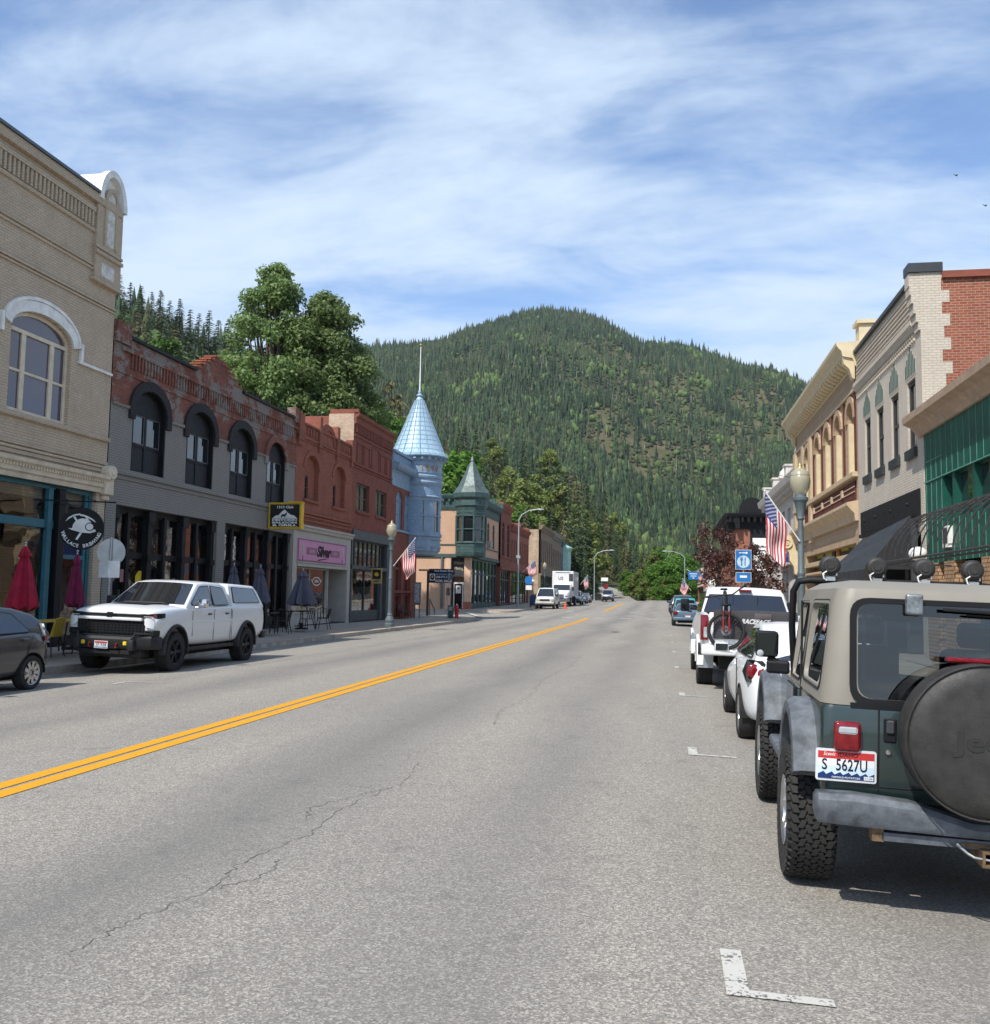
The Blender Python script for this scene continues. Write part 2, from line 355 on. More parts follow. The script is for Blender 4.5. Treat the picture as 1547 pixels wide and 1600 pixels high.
def pavement(pts,name='pavement',top=.155,kerb=True):
    # pts: outline ccw; z follows the street
    mb=MB(SLAB); n=len(pts)
    def zt(p): return gz(p[0],p[1])+top+.012*min(4.5,max(0,(-12.45-p[0]) if p[0]<0 else (p[0]-3)))
    mb.poly([(x,y,zt((x,y))) for x,y in pts]); mb.add([(x,y,zt((x,y))) for x,y in pts]+[(x,y,-.5) for x,y in pts],[(i,(i+1)%n,n+(i+1)%n,n+i) for i in range(n)])
    struct(mb.build(name))
def corner(cx,cy,r,a0,a1,n=6): return [(cx+r*math.cos(R(a0+(a1-a0)*k/n)),cy+r*math.sin(R(a0+(a1-a0)*k/n))) for k in range(n+1)]
pavement([(-30,-12),(-12.45,-12),(-12.45,30)]+[(-12.45,50)]+[(-12.45,62)]+corner(-14.95,63.5,2.5,0,90)+[(-30,66)])
pavement([(-70,82.2)]+corner(-15,84.2,2,-90,0)+[(-12.9,100),(-12.9,156),(-70,156)])
pavement([(3,-12),(30,-12),(30,66)]+corner(5.5,63.5,2.5,90,180)+[(3,50),(3,30)])
pavement([(30,82),(30,156),(3,156),(3,120)]+corner(5.5,84.5,2.5,180,270))
KERB=plain('kerb_concrete',(.36,.31,.25),.85,var=.35,scale=2.5,bump=.3,bscale=50)
def kerbline(pts,w=.16,h=.163,name='kerb'):
    mb=MB(KERB); rr=[]
    for i,p in enumerate(pts):
        a=Vector(pts[max(i-1,0)]); b=Vector(pts[min(i+1,len(pts)-1)]); d=(b-a).normalized(); nrm=Vector((-d.y,d.x))
        q=Vector(p)+nrm*w; z=gz(*p); rr.append([(p[0]-nrm.x*.012,p[1]-nrm.y*.012,z-.2),(p[0]-nrm.x*.004,p[1]-nrm.y*.004,z+h-.03),(p[0]+nrm.x*.02,p[1]+nrm.y*.02,z+h),(q.x,q.y,z+h),(q.x,q.y,z-.2)])
    mb.loft(rr); struct(mb.build(name,smooth=50))
kerbline([(-12.45,y) for y in (-12,0,6,12,18,24,30,40,50,62)]+corner(-14.95,63.5,2.5,0,90)[1:]+[(-30,66)])
kerbline([(-70,82.2)]+corner(-15,84.2,2,-90,0)+[(-12.9,100),(-12.9,156)])
kerbline([(30,66)]+corner(5.5,63.5,2.5,90,180)+[(3,y) for y in (50,30,10,-12)])
# gutter strips
GUT=plain('gutter_concrete',(.25,.225,.19),.9,var=.35,scale=2)
for x0,x1 in ((-12.45,-12.1),(2.7,3)):
    mb=MB(GUT)
    for a,b in ((-12,30),(30,62)): mb.poly([(x0,a,gz(x0,a)+.006),(x1,a,gz(x1,a)+.006),(x1,b,gz(x1,b)+.006),(x0,b,gz(x0,b)+.006)])
    struct(mb.build('gutter'))
def paintmat(name,c,wear=.5):
    m=MT(name,.75,.3); v=m.n('ShaderNodeTexVoronoi'); v.inputs['Scale'].default_value=75; m.l(m.P(),v.inputs['Vector']); sp=m.n('ShaderNodeSeparateColor'); m.l(v.outputs['Color'],sp.inputs[0])
    f=m.math('ADD',m.math('MULTIPLY',m.noise(7,5,.75),.75),m.math('MULTIPLY',sp.outputs[0],.25))
    m.col(m.mix(m.ramp(f,[(wear,0.),(wear+.06,1.)]),m.mix(m.ramp(m.noise(2,4),[(.3,0.),(.7,.3)]),c,tuple(x*.75 for x in c)),(.14,.135,.13))); return m.m
YEL=paintmat('yellow_road_paint',(.66,.31,.012),.64); WHT=paintmat('white_road_paint',(.52,.50,.45),.57)
def strip(mb,x0,x1,y0,y1,dz=.006,step=12):
    y=y0
    while y<y1-1e-6:
        b=min(y+step,y1)
        if y<62<b: b=62
        mb.poly([(x0,y,gz(x0,y)+dz),(x1,y,gz(x1,y)+dz),(x1,b,gz(x1,b)+dz),(x0,b,gz(x0,b)+dz)]); y=b
def marking(name,rects,mat):
    mb=MB(mat)
    for r in rects: strip(mb,*r)
    return struct(mb.build(name))
marking('centre_line',[(-5.66,-5.49,-8,69.5),(-5.43,-5.26,-8,69.5)],YEL); marking('centre_line',[(-5.66,-5.49,90,132),(-5.43,-5.26,90,132)],YEL)
marking('stop_line',[(-5.2,.1,74.3,74.9)],WHT) if 0 else None
marking('crossing_dashes',[(x,x+.75,70.2-abs(x+5)*.03,70.9-abs(x+5)*.03) for x in (-11.4,-9.4,-7.4,-5.1,-3.1,-1.2,.7)]+[(x,x+.75,86.5,87.3) for x in (-11,-8.8,-5.6,-3,-1.3,.4)],WHT)
marking('stop_line',[(-19.5,-12.6,73.0,73.35)],WHT) if 0 else None
mb=MB(WHT); mb.poly([(-13.2,68.2,.03),(-12.85,68.2,.03),(-16.6,81,.14),(-17.1,81,.14)]); struct(mb.build('crossing_line'))
L=[]
for y in (4.38,10.75,17.1,23.7,30.4,37,43.6,50): L+= [(.27,.37,y+.075,y+.55),(.27,.72 if y<5 else .78,y,y+.075)]
marking('parking_mark',L,WHT)
marking('parking_mark',[(x,x+.9,y,y+.09) for x,y in ((-9.9,16.35),(-9.9,23.3),(-9.9,30.2),(-9.9,36.8))]+[(-9.9,-9.8,16.0,16.35)],WHT)
# cracks: ragged narrow dark ribbons lying on the asphalt
CR=plain('crack_tar',(.12,.11,.10),.95,var=.5,scale=8)
def crack(pts,w,seed,sub=14,jit=.028):
    rnd=random.Random(seed); q=[]
    for i in range(len(pts)-1):
        a,b=Vector(pts[i]),Vector(pts[i+1]); d=(b-a); nn=Vector((-d.y,d.x)).normalized()
        for k in range(sub): q.append(a+d*(k/sub)+nn*rnd.uniform(-jit,jit))
    mb=MB(CR)
    for i in range(len(q)-1):
        d=(q[i+1]-q[i]).normalized(); nn=Vector((-d.y,d.x)); wa,wb=w*rnd.uniform(.2,1),w*rnd.uniform(.2,1)
        mb.poly([(q[i].x-nn.x*wa,q[i].y-nn.y*wa,gz(*q[i])+.003),(q[i].x+nn.x*wa,q[i].y+nn.y*wa,gz(*q[i])+.003),(q[i+1].x+nn.x*wb,q[i+1].y+nn.y*wb,gz(*q[i+1])+.003),(q[i+1].x-nn.x*wb,q[i+1].y-nn.y*wb,gz(*q[i+1])+.003)])
    struct(mb.build('road_crack'))
crack([(-2.72,4.15),(-2.7,4.6),(-2.55,5.2),(-2.6,5.75),(-2.45,6.5),(-2.5,7.4),(-2.3,8.4),(-2.42,9.6)],.0038,1)
crack([(-2.55,5.2),(-2.35,5.5),(-2.4,5.9)],.004,2); crack([(-2.6,6.9),(-2.75,7.3),(-2.5,7.9),(-2.35,8.2)],.0045,5)
crack([(-2.2,12.5),(-2.35,14),(-2.2,16),(-2.4,19),(-2.2,23),(-2.35,28)],.005,3,16,.05)
PATCH=plain('tar_patch',(.04,.04,.042),.9); mb=MB(PATCH); mb.poly([(-2.45,45.6,.005),(-2.1,45.6,.005),(-2.1,46.5,.005),(-2.45,46.5,.005)]); struct(mb.build('tar_patch'))
# ================================================================ buildings: helpers
XL,XR=-16.4,7.3
FLf=Fr((XL,0,0),(0,1,0),(1,0,0)); FRf=Fr((XR,0,0),(0,1,0),(-1,0,0))
def core(T,fr,u0,u1,h,mat,depth=16,g=4.1,gin=2.6,front=.3,roof=True,side0=None,solid=False,front_=None):
    mb=MB(mat)
    fr.box(mb,u0,u1,(-.5 if solid else g),h,-depth,-front)
    if not solid:
        fr.box(mb,u0,u0+.25,-.5,g-.003,-depth,-.02); fr.box(mb,u1-.25,u1,-.5,g-.003,-depth,-.02)
    mb.build('side_wall',T)
    if not solid:
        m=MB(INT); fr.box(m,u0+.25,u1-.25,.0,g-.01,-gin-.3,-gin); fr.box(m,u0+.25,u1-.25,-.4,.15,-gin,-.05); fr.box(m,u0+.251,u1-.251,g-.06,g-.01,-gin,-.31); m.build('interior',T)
    m=MB(ROOFM); fr.box(m,u0+.3,u1-.3,h,h+.03,-depth+.3,-front-.3); m.build('roof',T)
def shop(T,fr,a,b,c,e,posts,rails,fm,gm=None,inset=.2,pw=.1,base=.45,bm=None,rw=.1,name='shop_window',pd=.12):
    mb=MB(fm); d0,d1=-inset-pd,-inset
    fr.box(mb,a,a+pw,c,e,d0,d1); fr.box(mb,b-pw,b,c,e,d0,d1); fr.box(mb,a+pw,b-pw,e-pw,e,d0,d1)
    for p in posts:
        w=pw if not isinstance(p,tuple) else p[1]; p=p if not isinstance(p,tuple) else p[0]; fr.box(mb,p-w/2,p+w/2,c,e-pw,d0+.01,d1+(.04 if w>.15 else -.01))
    for r in rails:
        w=rw if not isinstance(r,tuple) else r[1]; r=r if not isinstance(r,tuple) else r[0]; fr.box(mb,a+pw,b-pw,r-w/2,r+w/2,d0+.02,d1-.005)
    w=mb.build(name,T)
    if base: k=MB(bm or fm); fr.box(k,a+pw,b-pw,c,c+base,d0-.02,d1+.015); k.build('stall_riser',w)
    g=MB(gm or SEE); g.poly([fr.P(a,c+base,-inset-.07),fr.P(b,c+base,-inset-.07),fr.P(b,e,-inset-.07),fr.P(a,e,-inset-.07)]); g.build('pane',w); return w
def clutter(T,fr,a,b,c,e,din,n,seed,cols,name='window_display'):
    rnd=random.Random(seed); mb=MB(*cols)
    for i in range(n):
        mb.cur=rnd.randrange(len(cols)); u=rnd.uniform(a,b); w=rnd.uniform(.06,.3); h=rnd.uniform(.1,.7); d=-rnd.uniform(din[0],din[1]); v=c+rnd.choice([0,0,.5,.9])*rnd.random()
        if v+h>e: h=e-v
        if rnd.random()<.5: fr.box(mb,u,u+w,v,v+max(h,.05),d-w,d)
        else:
            p=fr.P(u,v,d); mb.lathe([(w*.4,0),(w*.5,h*.4),(w*.2,h*.7),(w*.3,h)],p,n=8)
    mb.build(name,T)
def dentils(mb,fr,u0,u1,v0,v1,d0,d1,step,w):
    n=int((u1-u0)/step)
    for i in range(n): u=u0+(i+.5)*(u1-u0)/n; fr.box(mb,u-w/2,u+w/2,v0,v1,d0,d1)
GOODS=[plain('goods_cream',(.4,.36,.28),.7),plain('goods_rust',(.30,.07,.04),.6),plain('goods_teal',(.05,.18,.2),.5),plain('goods_white',(.6,.6,.6),.6),plain('goods_dark',(.04,.04,.05),.5),plain('goods_green',(.05,.12,.04),.6)]
CREAMB=brickmat('cream_painted_brick',(.60,.485,.355),(.65,.53,.39),(.48,.385,.285),.22,bstr=.8,dark=(.13,.075,.04))
GREYC=(.27,.255,.225)
def grx(m,c,sp,br):
    z=sp.outputs[2]; nz=m.noise(.9,6,.72)
    paint=m.mix(m.ramp(m.noise(2.2,6,.7),[(.35,0.),(.7,.35)]),m.mix(br.outputs[1],GREYC,(.17,.163,.15)),(.31,.295,.27))
    low=m.math('LESS_THAN',z,7.33)                                       # painted below the string course
    patch=m.math('MULTIPLY',m.ramp(nz,[(.5,0.),(.54,1.)]),.8)             # worn patches of grey paint above it
    f=m.math('MAXIMUM',low,patch); f=m.math('MULTIPLY',f,m.ramp(m.noise(5.5,6,.8),[(.68,1.),(.74,.1)]))
    return m.mix(f,c,paint)
GREYB=brickmat('half_painted_red_brick',(.36,.105,.065),(.22,.072,.05),(.20,.14,.11),.55,bstr=.8,extra=grx)
REDB=brickmat('red_brick',(.40,.12,.07),(.29,.09,.055),(.27,.14,.10),.4); REDB2=brickmat('deep_red_brick',(.33,.09,.058),(.25,.068,.046),(.22,.115,.085),.4)
REDLIT=brickmat('orange_red_brick',(.36,.11,.06),(.27,.065,.038),(.40,.27,.2),.25,bw=.22,bh=.078)
WHB=brickmat('off_white_brick',(.60,.535,.44),(.64,.57,.47),(.46,.40,.33),.2,dark=(.2,.16,.12)); PEACH=plain('peach_render',(.64,.41,.275),.8,var=.12,scale=1.2,bump=.15); TANB=brickmat('tan_brick',(.36,.27,.18),(.28,.20,.13),(.22,.17,.12),.4)
PEACHB=brickmat('peach_painted_brick',(.64,.41,.275),(.68,.44,.295),(.54,.34,.22),.2,dark=(.3,.16,.1))
# ---------------------------------------------------------------- 1 cream brick brewery (left, nearest)
T=thing('brick_building','two-storey cream painted brick building with a teal shopfront and a round-topped corner pier','building',(XL,18,0)); fr=FLf
BR=T; H=13.05
wins=[(21.25,23.75,6.2,8.4,.55),(14.6,17.1,6.2,8.4,.55)]
mb=MB(CREAMB); wall(mb,fr,8,25.75,4.55,H,wins,.28); fr.box(mb,25.3,25.75,-.4,4.55,-.5,.0); fr.box(mb,8,25.75,H-.02,H+.01,-.5,0.0); fr.box(mb,8,25.75,10.5,H,-.5,-.3); mb.build('wall',T)
mb=MB(CREAMB)
for v0,v1,d in ((12.95,13.2,.14),(12.05,12.15,.06),(11.05,11.13,.06),(10.93,11.0,.04),(10.05,10.12,.07),(9.95,10.01,.04),(5.35,5.43,.07),(5.24,5.31,.05),(6.05,6.16,.10),(5.12,5.2,.05)): fr.box(mb,8,25.72,v0,v1,.002,d)
dentils(mb,fr,8,24.4,12.18,12.62,.002,.09,.17,.085); fr.box(mb,8,24.4,12.62,12.75,.002,.11); mb.build('string_course',T)
mb=MB(plain('metal_coping',(.12,.13,.14),.4,.6)); fr.box(mb,8,24.45,H+.16,H+.24,-.35,.2); mb.build('coping',T)
mb=MB(CREAMB); fr.box(mb,24.5,25.8,10.75,13.1,-.42,.10); fr.box(mb,24.42,25.85,10.62,10.75,-.3,.15); fr.box(mb,24.46,25.83,11.45,11.55,.1,.16); fr.box(mb,24.46,25.83,11.62,11.7,.1,.14)
mb.build('corner_pier',T)
mb=MB(WHITE); a=arc(25.15,.66,13.1,1.0,16); fr.ext(mb,a,-2.4,.0); ring(mb,fr,arc(25.15,.52,13.1,.86,16),arc(25.15,.70,13.1,1.06,16),.0,.2); mb.build('barrel_cap',T,smooth=35)
mb=MB(plain('niche_white',(.62,.6,.55),.8,var=.3,scale=6)); fr.ext(mb,[(24.93,11.85),(25.37,11.85)]+arc(25.15,.22,13.2,.3)[::-1],.101,.108); fr.box(mb,24.8,25.45,10.86,11.25,.101,.11); mb.build('niche',T)
mb=MB(CREAMB); ring(mb,fr,[(24.93,11.85)]+arc(25.15,.22,13.2,.3)+[(25.37,11.85)],[(24.83,11.8)]+arc(25.15,.32,13.2,.42)+[(25.47,11.8)],.1,.15); mb.build('niche_surround',T)
mb=MB(WHITE)
for a,b,c,e,r in wins:
    ring(mb,fr,arc((a+b)/2,1.3,e,r+.02,20),arc((a+b)/2,1.54,e+.06,r+.26,20),.002,.06)
    for s in (-1,1): u=(a+b)/2+s*1.66; fr.box(mb,u-.05,u+.05,8.12,8.62,.002,.09)
    ring(mb,fr,arc((a+b)/2,1.53,e+.06,r+.27,20),arc((a+b)/2,1.60,e+.08,r+.34,20),.002,.09)
fr.box(mb,24.05,25.7,8.05,8.12,.002,.08); mb.split('window_hood',T)
BLIND=glassmat('blind_glass',(.075,.06,.085),.12,.5)
for a,b,c,e,r in wins: window(T,fr,a,b,c,e,r,CREAMP,BLIND,.14,.1,(.265,.735),.17,(.5,),.07)
mb=MB(CREAMP); fr.prof(mb,8,25.55,[(.0,4.5),(.08,4.5),(.1,4.62),(.16,4.66),(.16,4.8),(.28,4.9),(.30,5.0),(.0,5.02)]); dentils(mb,fr,8,25.4,4.78,4.86,.16,.22,.12,.06); mb.build('shop_cornice',T)
mb=MB(CREAMP); fr.box(mb,25.42,25.88,4.45,5.0,.0,.2); p=fr.P(25.65,5.12,.2); mb.lathe([(.02,.12),(.21,.11),(.22,.02),(.22,-.2)],(p[0]-.0,p[1],p[2]),'x',16); mb.lathe([(.01,.15),(.11,.14),(.12,.1)],p,'x',12); fr.box(mb,25.5,25.8,4.3,4.45,.0,.12); mb.build('corbel',T,bevel=.03)
TEAL=plain('teal_paint',(.035,.15,.185),.45,var=.2)
shop(T,fr,8,25.28,.1,4.5,[(12.3,.22),(17.8,.22),(23.35,.2),(25.05,.1)],[(3.42,.22)],TEAL,inset=.12,pw=.12,base=.0)
mb=MB(BLACKP)
for u in (23.72,18.1): fr.box(mb,u-.14,u+.14,.1,4.42,-.3,.02); fr.box(mb,u-.18,u+.18,.1,.6,-.3,.05); fr.box(mb,u-.18,u+.18,4.0,4.15,-.3,.06); fr.box(mb,u-.17,u+.17,2.4,2.5,-.3,.04)
mb.split('iron_column',T)
mb=MB(TEAL); fr.box(mb,24.0,25.0,2.5,2.62,-.25,-.12); fr.box(mb,8,23.3,.85,.95,-.32,-.2); mb.build('rail',T)
m=MB(plain('door_red_brown',(.22,.05,.03),.5)); fr.box(m,24.05,24.14,.15,2.5,-.5,-.42); fr.box(m,24.86,24.95,.15,2.5,-.5,-.42); fr.box(m,24.14,24.86,2.3,2.5,-.5,-.42); fr.box(m,24.14,24.86,.15,.5,-.5,-.42); m.build('door',T)
core(T,fr,8,25.75,12.6,CREAMB,gin=4,depth=16)
clutter(T,fr,9,23,.2,2.6,(.8,3.5),70,3,GOODS)
m=MB(WOOD); 
for u in (15,17.5,20,22): fr.box(m,u,u+1.2,.75,.8,-2,-1.2); fr.box(m,u+.1,u+.16,.15,.75,-1.3,-1.24); fr.box(m,u+1,u+1.06,.15,.75,-1.9,-1.84)
m.split('inside_table',T)
# ---------------------------------------------------------------- 2 grey and red brick saloon
T=thing('brick_building','two-storey half grey-painted red brick building with four black arched upper windows and stepped gable','building',(XL,33,0))
us=[(27.05,29.0),(30.5,32.45),(33.9,35.85),(37.3,39.2)]; H=9.45
wins=[(a,b,5.38,7.3,.75) for a,b in us]; sf=[(26.35,33.05,.1,4.25,0),(33.7,40.25,.1,4.25,0)]
mb=MB(GREYB); wall(mb,fr,25.8,40.42,-.3,H,wins+[(a,b,c,e,0) for a,b,c,e,_ in sf],.3)
st=[(30.9,H),(30.9,9.62),(31.25,9.62),(31.25,9.8),(31.6,9.8),(31.6,9.98),(31.95,9.98),(31.95,10.15),(32.3,10.15),(32.3,10.32),(33.2,10.32),(33.2,10.15),(33.55,10.15),(33.55,9.98),(33.9,9.98),(33.9,9.8),(34.3,9.8),(34.3,9.62),(34.7,9.62),(34.7,H)]
fr.ext(mb,st,-.4,.0); fr.box(mb,40.0,40.42,9.3,9.95,-.3,.12); fr.box(mb,25.8,26.6,9.2,9.85,-.3,.1); fr.box(mb,25.8,40.42,8.7,H,-.3,-.29); mb.build('wall',T)
mb=MB(GREYB)
dentils(mb,fr,26.7,40,8.55,9.0,.002,.06,.19,.09); fr.box(mb,26.2,40.4,9.0,9.1,.002,.09)
for v0,v1,d in ((8.3,8.36,.04),(5.2,5.32,.07),(5.05,5.12,.04)): fr.box(mb,25.85,40.4,v0,v1,.002,d)
mb.build('string_course',T)
ORG=plain('rusty_brick_ledge',(.30,.09,.045),.8,var=.4,scale=8)
mb=MB(ORG); 
for k,(u,v) in enumerate(st[1:-1:2]): fr.box(mb,u-.03 if u<33 else u-.3,u+.38,v+.0 if 0 else st[1+2*k][1]-.0,st[1+2*k][1]+.05,-.42,.04)
mb.split('gable_ledge',T)
mb=MB(BLACKP); fr.box(mb,26.6,30.88,H,H+.1,-.4,.1); fr.box(mb,34.72,40,H,H+.1,-.4,.1); mb.split('coping',T)
ROUGHB=plain('blackened_brick',(.022,.02,.02),.8,var=.6,scale=12,bump=.5,bscale=30)
for i,(a,b) in enumerate(us):
    mb=MB(ROUGHB if i<3 else GREYB); c=(a+b)/2; ring(mb,fr,arc(c,(b-a)/2+.0,7.3,.76,18),arc(c,(b-a)/2+.3,7.3,1.08,18),.002,.09)
    for s in (-1,1): u=c+s*((b-a)/2+.14); fr.box(mb,u-.15,u+.15,7.0,7.3,.002,.088)
    mb.split('window_hood',T)
mb=MB(BLACKP); cu=[25.85]+[x for a,b in us for x in (a-.3,b+.3)]+[40.42]
mb.mats=[GREYB]
for i in range(0,len(cu),2): fr.box(mb,cu[i],cu[i+1],7.27,7.38,.002,.07)
mb.build('spring_course',T)
for a,b in us:
    w=window(T,fr,a,b,5.38,7.3,.75,BLACKP,GDARK,.16,.07,(.5,),.11,(.45,),.08,dd=.1)
    m=MB(BLACKP); fr.box(m,b-.05,b+.02,5.38,7.3,-.3,.012); fr.box(m,a-.02,a+.02,5.38,7.3,-.3,.012); ring(m,fr,arc((a+b)/2,(b-a)/2-.03,7.3,.73,18),arc((a+b)/2,(b-a)/2+.03,7.3,.78,18),-.3,.011); m.build('reveal',w)
    m=MB(plain('dark_insect_screen',(.018,.02,.024),.7)); fr.box(m,a+.07,b-.07,5.45,6.2,-.17,-.165); m.build('screen',w)
    m=MB(plain('aluminium_storm_frame',(.12,.125,.13),.5)); c=(a+b)/2
    for x0,x1 in ((a+.09,c-.07),(c+.07,b-.09)): ring(m,fr,[(x0+.03,6.33),(x0+.03,7.2),(x1-.03,7.2),(x1-.03,6.33),(x0+.03,6.33)],[(x0,6.3),(x0,7.23),(x1,7.23),(x1,6.3),(x0,6.3)],-.16,-.145)
    m.use(BLACKP); m.poly([fr.P(u,v,-.13) for u,v in arc(c,(b-a)/2-.08,7.3,.66)]); m.build('sash',w)
for a,b,c,e,_ in sf:
    n=3; st_=[a+(b-a)*k/n for k in range(1,n)]; mids=[a+(b-a)*(k+.5)/n for k in range(n)]
    shop(T,fr,a,b,.1,e,[(p,.34) for p in st_]+mids,[(2.75,.2),(4.18,.1)],BLACKP,inset=.25,pw=.16,base=.5)
    mb=MB(BLACKP)
    for p in [a+.1]+st_+[b-.1]: fr.box(mb,p-.16,p+.16,.1,.7,-.3,-.08); fr.box(mb,p-.12,p+.12,.7,2.75,-.3,-.12); fr.box(mb,p-.2,p+.2,2.62,2.8,-.3,-.05); fr.box(mb,p-.12,p+.12,2.8,3.95,-.3,-.12); fr.box(mb,p-.2,p+.2,3.85,4.2,-.3,-.05)
    mb.split('iron_column',T)
core(T,fr,25.8,40.42,9.2,GREYB,gin=3.2)
clutter(T,fr,26.6,40,.6,1.8,(.6,2),40,5,GOODS)
m=MB(plain('window_poster_pink',(.45,.2,.2),.6)); fr.box(m,27.2,27.6,1.9,2.3,-.28,-.27); m.use(plain('poster_yellow',(.7,.5,.03),.6)); fr.ext(m,[(28.35+.3*math.cos(R(k)),2.02+.27*math.sin(R(k))) for k in (20,70,110,160,200,250,290,340)],-.28,-.265); m.use(plain('poster_blue',(.03,.12,.5),.6)); fr.box(m,28.2,28.6,1.55,1.7,-.28,-.27); m.split('window_poster',T)
# ---------------------------------------------------------------- 3 red brick sweet shop with pink sign
T=thing('brick_building','red brick two-storey shop building with a pink sign panel in a pale grey front','building',(XL,44.5,0)); H=9.5
wins=[(41.6,43.4,6.0,7.45,.65),(45.45,47.25,6.0,7.45,.65)]
mb=MB(REDB); wall(mb,fr,40.45,48.5,4.75,H,wins,.3); fr.box(mb,40.45,48.5,8.9,H,-.3,-.29)
for u0,u1,t in ((40.5,41.1,9.85),(43.1,43.45,10.1),(45.6,45.95,10.05),(47.9,48.45,9.75)): fr.box(mb,u0,u1,8.6,t,-.25,.13); fr.box(mb,u0+.08,u1-.08,8.35,8.6,.002,.09)
fr.ext(mb,[(43.45,H)]+arc(44.52,1.07,H-.1,.55)+[(45.6,H)],-.25,.02); ring(mb,fr,arc(44.52,.8,8.95,.7),arc(44.52,.95,8.95,.85),.002,.07)
for v0,v1,d in ((8.75,8.85,.08),(8.65,8.72,.05),(9.4,9.5,.08),(5.3,5.42,.1),(5.15,5.24,.07),(4.95,5.03,.06)): fr.box(mb,40.5,48.45,v0,v1,.002,d)
for u0,u1 in ((41.2,43.0),(46.05,47.8)):
    for k in range(5): u=u0+(u1-u0)*(k+.5)/5; fr.box(mb,u-.1,u+.1,9.0,9.3,.002,.06)
for a,b,c,e,r in wins: ring(mb,fr,arc((a+b)/2,(b-a)/2,e,r+.01),arc((a+b)/2,(b-a)/2+.22,e,r+.24),.002,.05); fr.box(mb,a-.1,b+.1,c-.13,c,.002,.09)
mb.build('wall',T)
for a,b,c,e,r in wins:
    m=MB(REDB); wall(m,fr,a,b,c,e+r,[(a+.0,a+.95,c,e-.3,0)],.15,-.2); m.build('window_infill',T); window(T,fr,a,a+.95,c,e-.3,0,plain('rust_frame',(.08,.03,.025),.6),GDARK,.26,.07,(),.05,(.5,))
PALE=plain('pale_grey_paint',(.42,.40,.355),.6,var=.1); PINK=plain('pink_paint',(.58,.26,.42),.5,var=.08)
mb=MB(PALE); wall(mb,fr,40.47,48.48,-.2,4.75,[(41.0,48.0,.1,2.85,0)],1.3); fr.prof(mb,40.47,48.48,[(.0,4.45),(.12,4.5),(.16,4.62),(.22,4.66),(.22,4.75),(0,4.75)]); fr.box(mb,41.0,45.9,.1,.62,-.9,-.1); fr.box(mb,41,48,2.85,2.98,0.002,.06); fr.box(mb,40.9,47.7,3.02,3.08,0.002,.05); mb.build('shop_surround',T)
mb=MB(PINK); fr.box(mb,40.98,47.6,3.1,4.12,.003,.05); SP=mb.build('sign_panel',T)
mb=MB(plain('dark_pink_paint',(.33,.10,.2),.5)); ring(mb,fr,[(41.04,3.16),(41.04,4.06),(47.54,4.06),(47.54,3.16),(41.04,3.16)],[(40.98,3.1),(40.98,4.12),(47.6,4.12),(47.6,3.1),(40.98,3.1)],.05,.065)
fr.box(mb,42.0,43.4,3.42,3.76,.05,.055); fr.box(mb,45.2,46.6,3.42,3.76,.05,.055); mb.build('sign_border',SP)
text('Silver',.72,fr,44.25,3.6,.062,BLACKP,SP,shear=.35,bold=.02,width=1.95); text('IDAHO',.22,fr,42.7,3.58,.056,PALE,SP,bold=.004); text('SHOP',.22,fr,45.9,3.58,.056,PALE,SP,bold=.004)
mb=MB(BLACKP); fr.ext(mb,[(43.5,3.22),(44.4,3.3),(45.1,3.34),(44.3,3.25),(43.6,3.17)],.05,.06)
for s,u in ((1,41.55),(-1,47.0)): mb.use(PALE); fr.ext(mb,[(u-.12,3.7),(u+.12,3.7),(u,3.3)],.05,.06); p=fr.P(u,3.8,.055); mb.ball(p,.15,(.15,1,1)); mb.use(BLACKP); fr.ext(mb,[(u-.02,3.15),(u+.02,3.15),(u+.04,3.34),(u-.04,3.34)],.05,.058)
mb.split('ice_cream_motif',SP)
shop(T,fr,41.0,45.9,.62,2.83,[43.6],[],PALE,inset=.35,pw=.06,base=.0)
m=MB(PALE); fr.box(m,45.9,46.0,.1,2.85,-1.3,-.3); m.use(DKGREY); fr.box(m,46.1,47.0,.15,2.4,-1.3,-1.22); m.build('door',T)
m=MB(WHITE); ring(m,fr,[(44.6+.5*math.cos(2*PI*k/20),2.2+.17*math.sin(2*PI*k/20)) for k in range(21)],[(44.6+.56*math.cos(2*PI*k/20),2.2+.22*math.sin(2*PI*k/20)) for k in range(21)],-.4,-.39)
for s in (-1,1): ring(m,fr,[(44.6+s*.56,2.2),(44.6+s*.72,2.3)],[(44.6+s*.56,2.15),(44.6+s*.72,2.26)],-.4,-.39)
m.split('window_lettering',T); text('OPEN',.2,fr,44.6,2.2,-.4,WHITE,T,name='window_lettering')
core(T,fr,40.45,48.5,9.2,REDB,gin=3); clutter(T,fr,41.2,45.7,.6,1.9,(.5,1.6),40,7,GOODS)
mb=MB(WHITE); fr.box(mb,43.5,48.45,9.6,10.45,-3.4,-2.2); mb.build('roof_box',T)
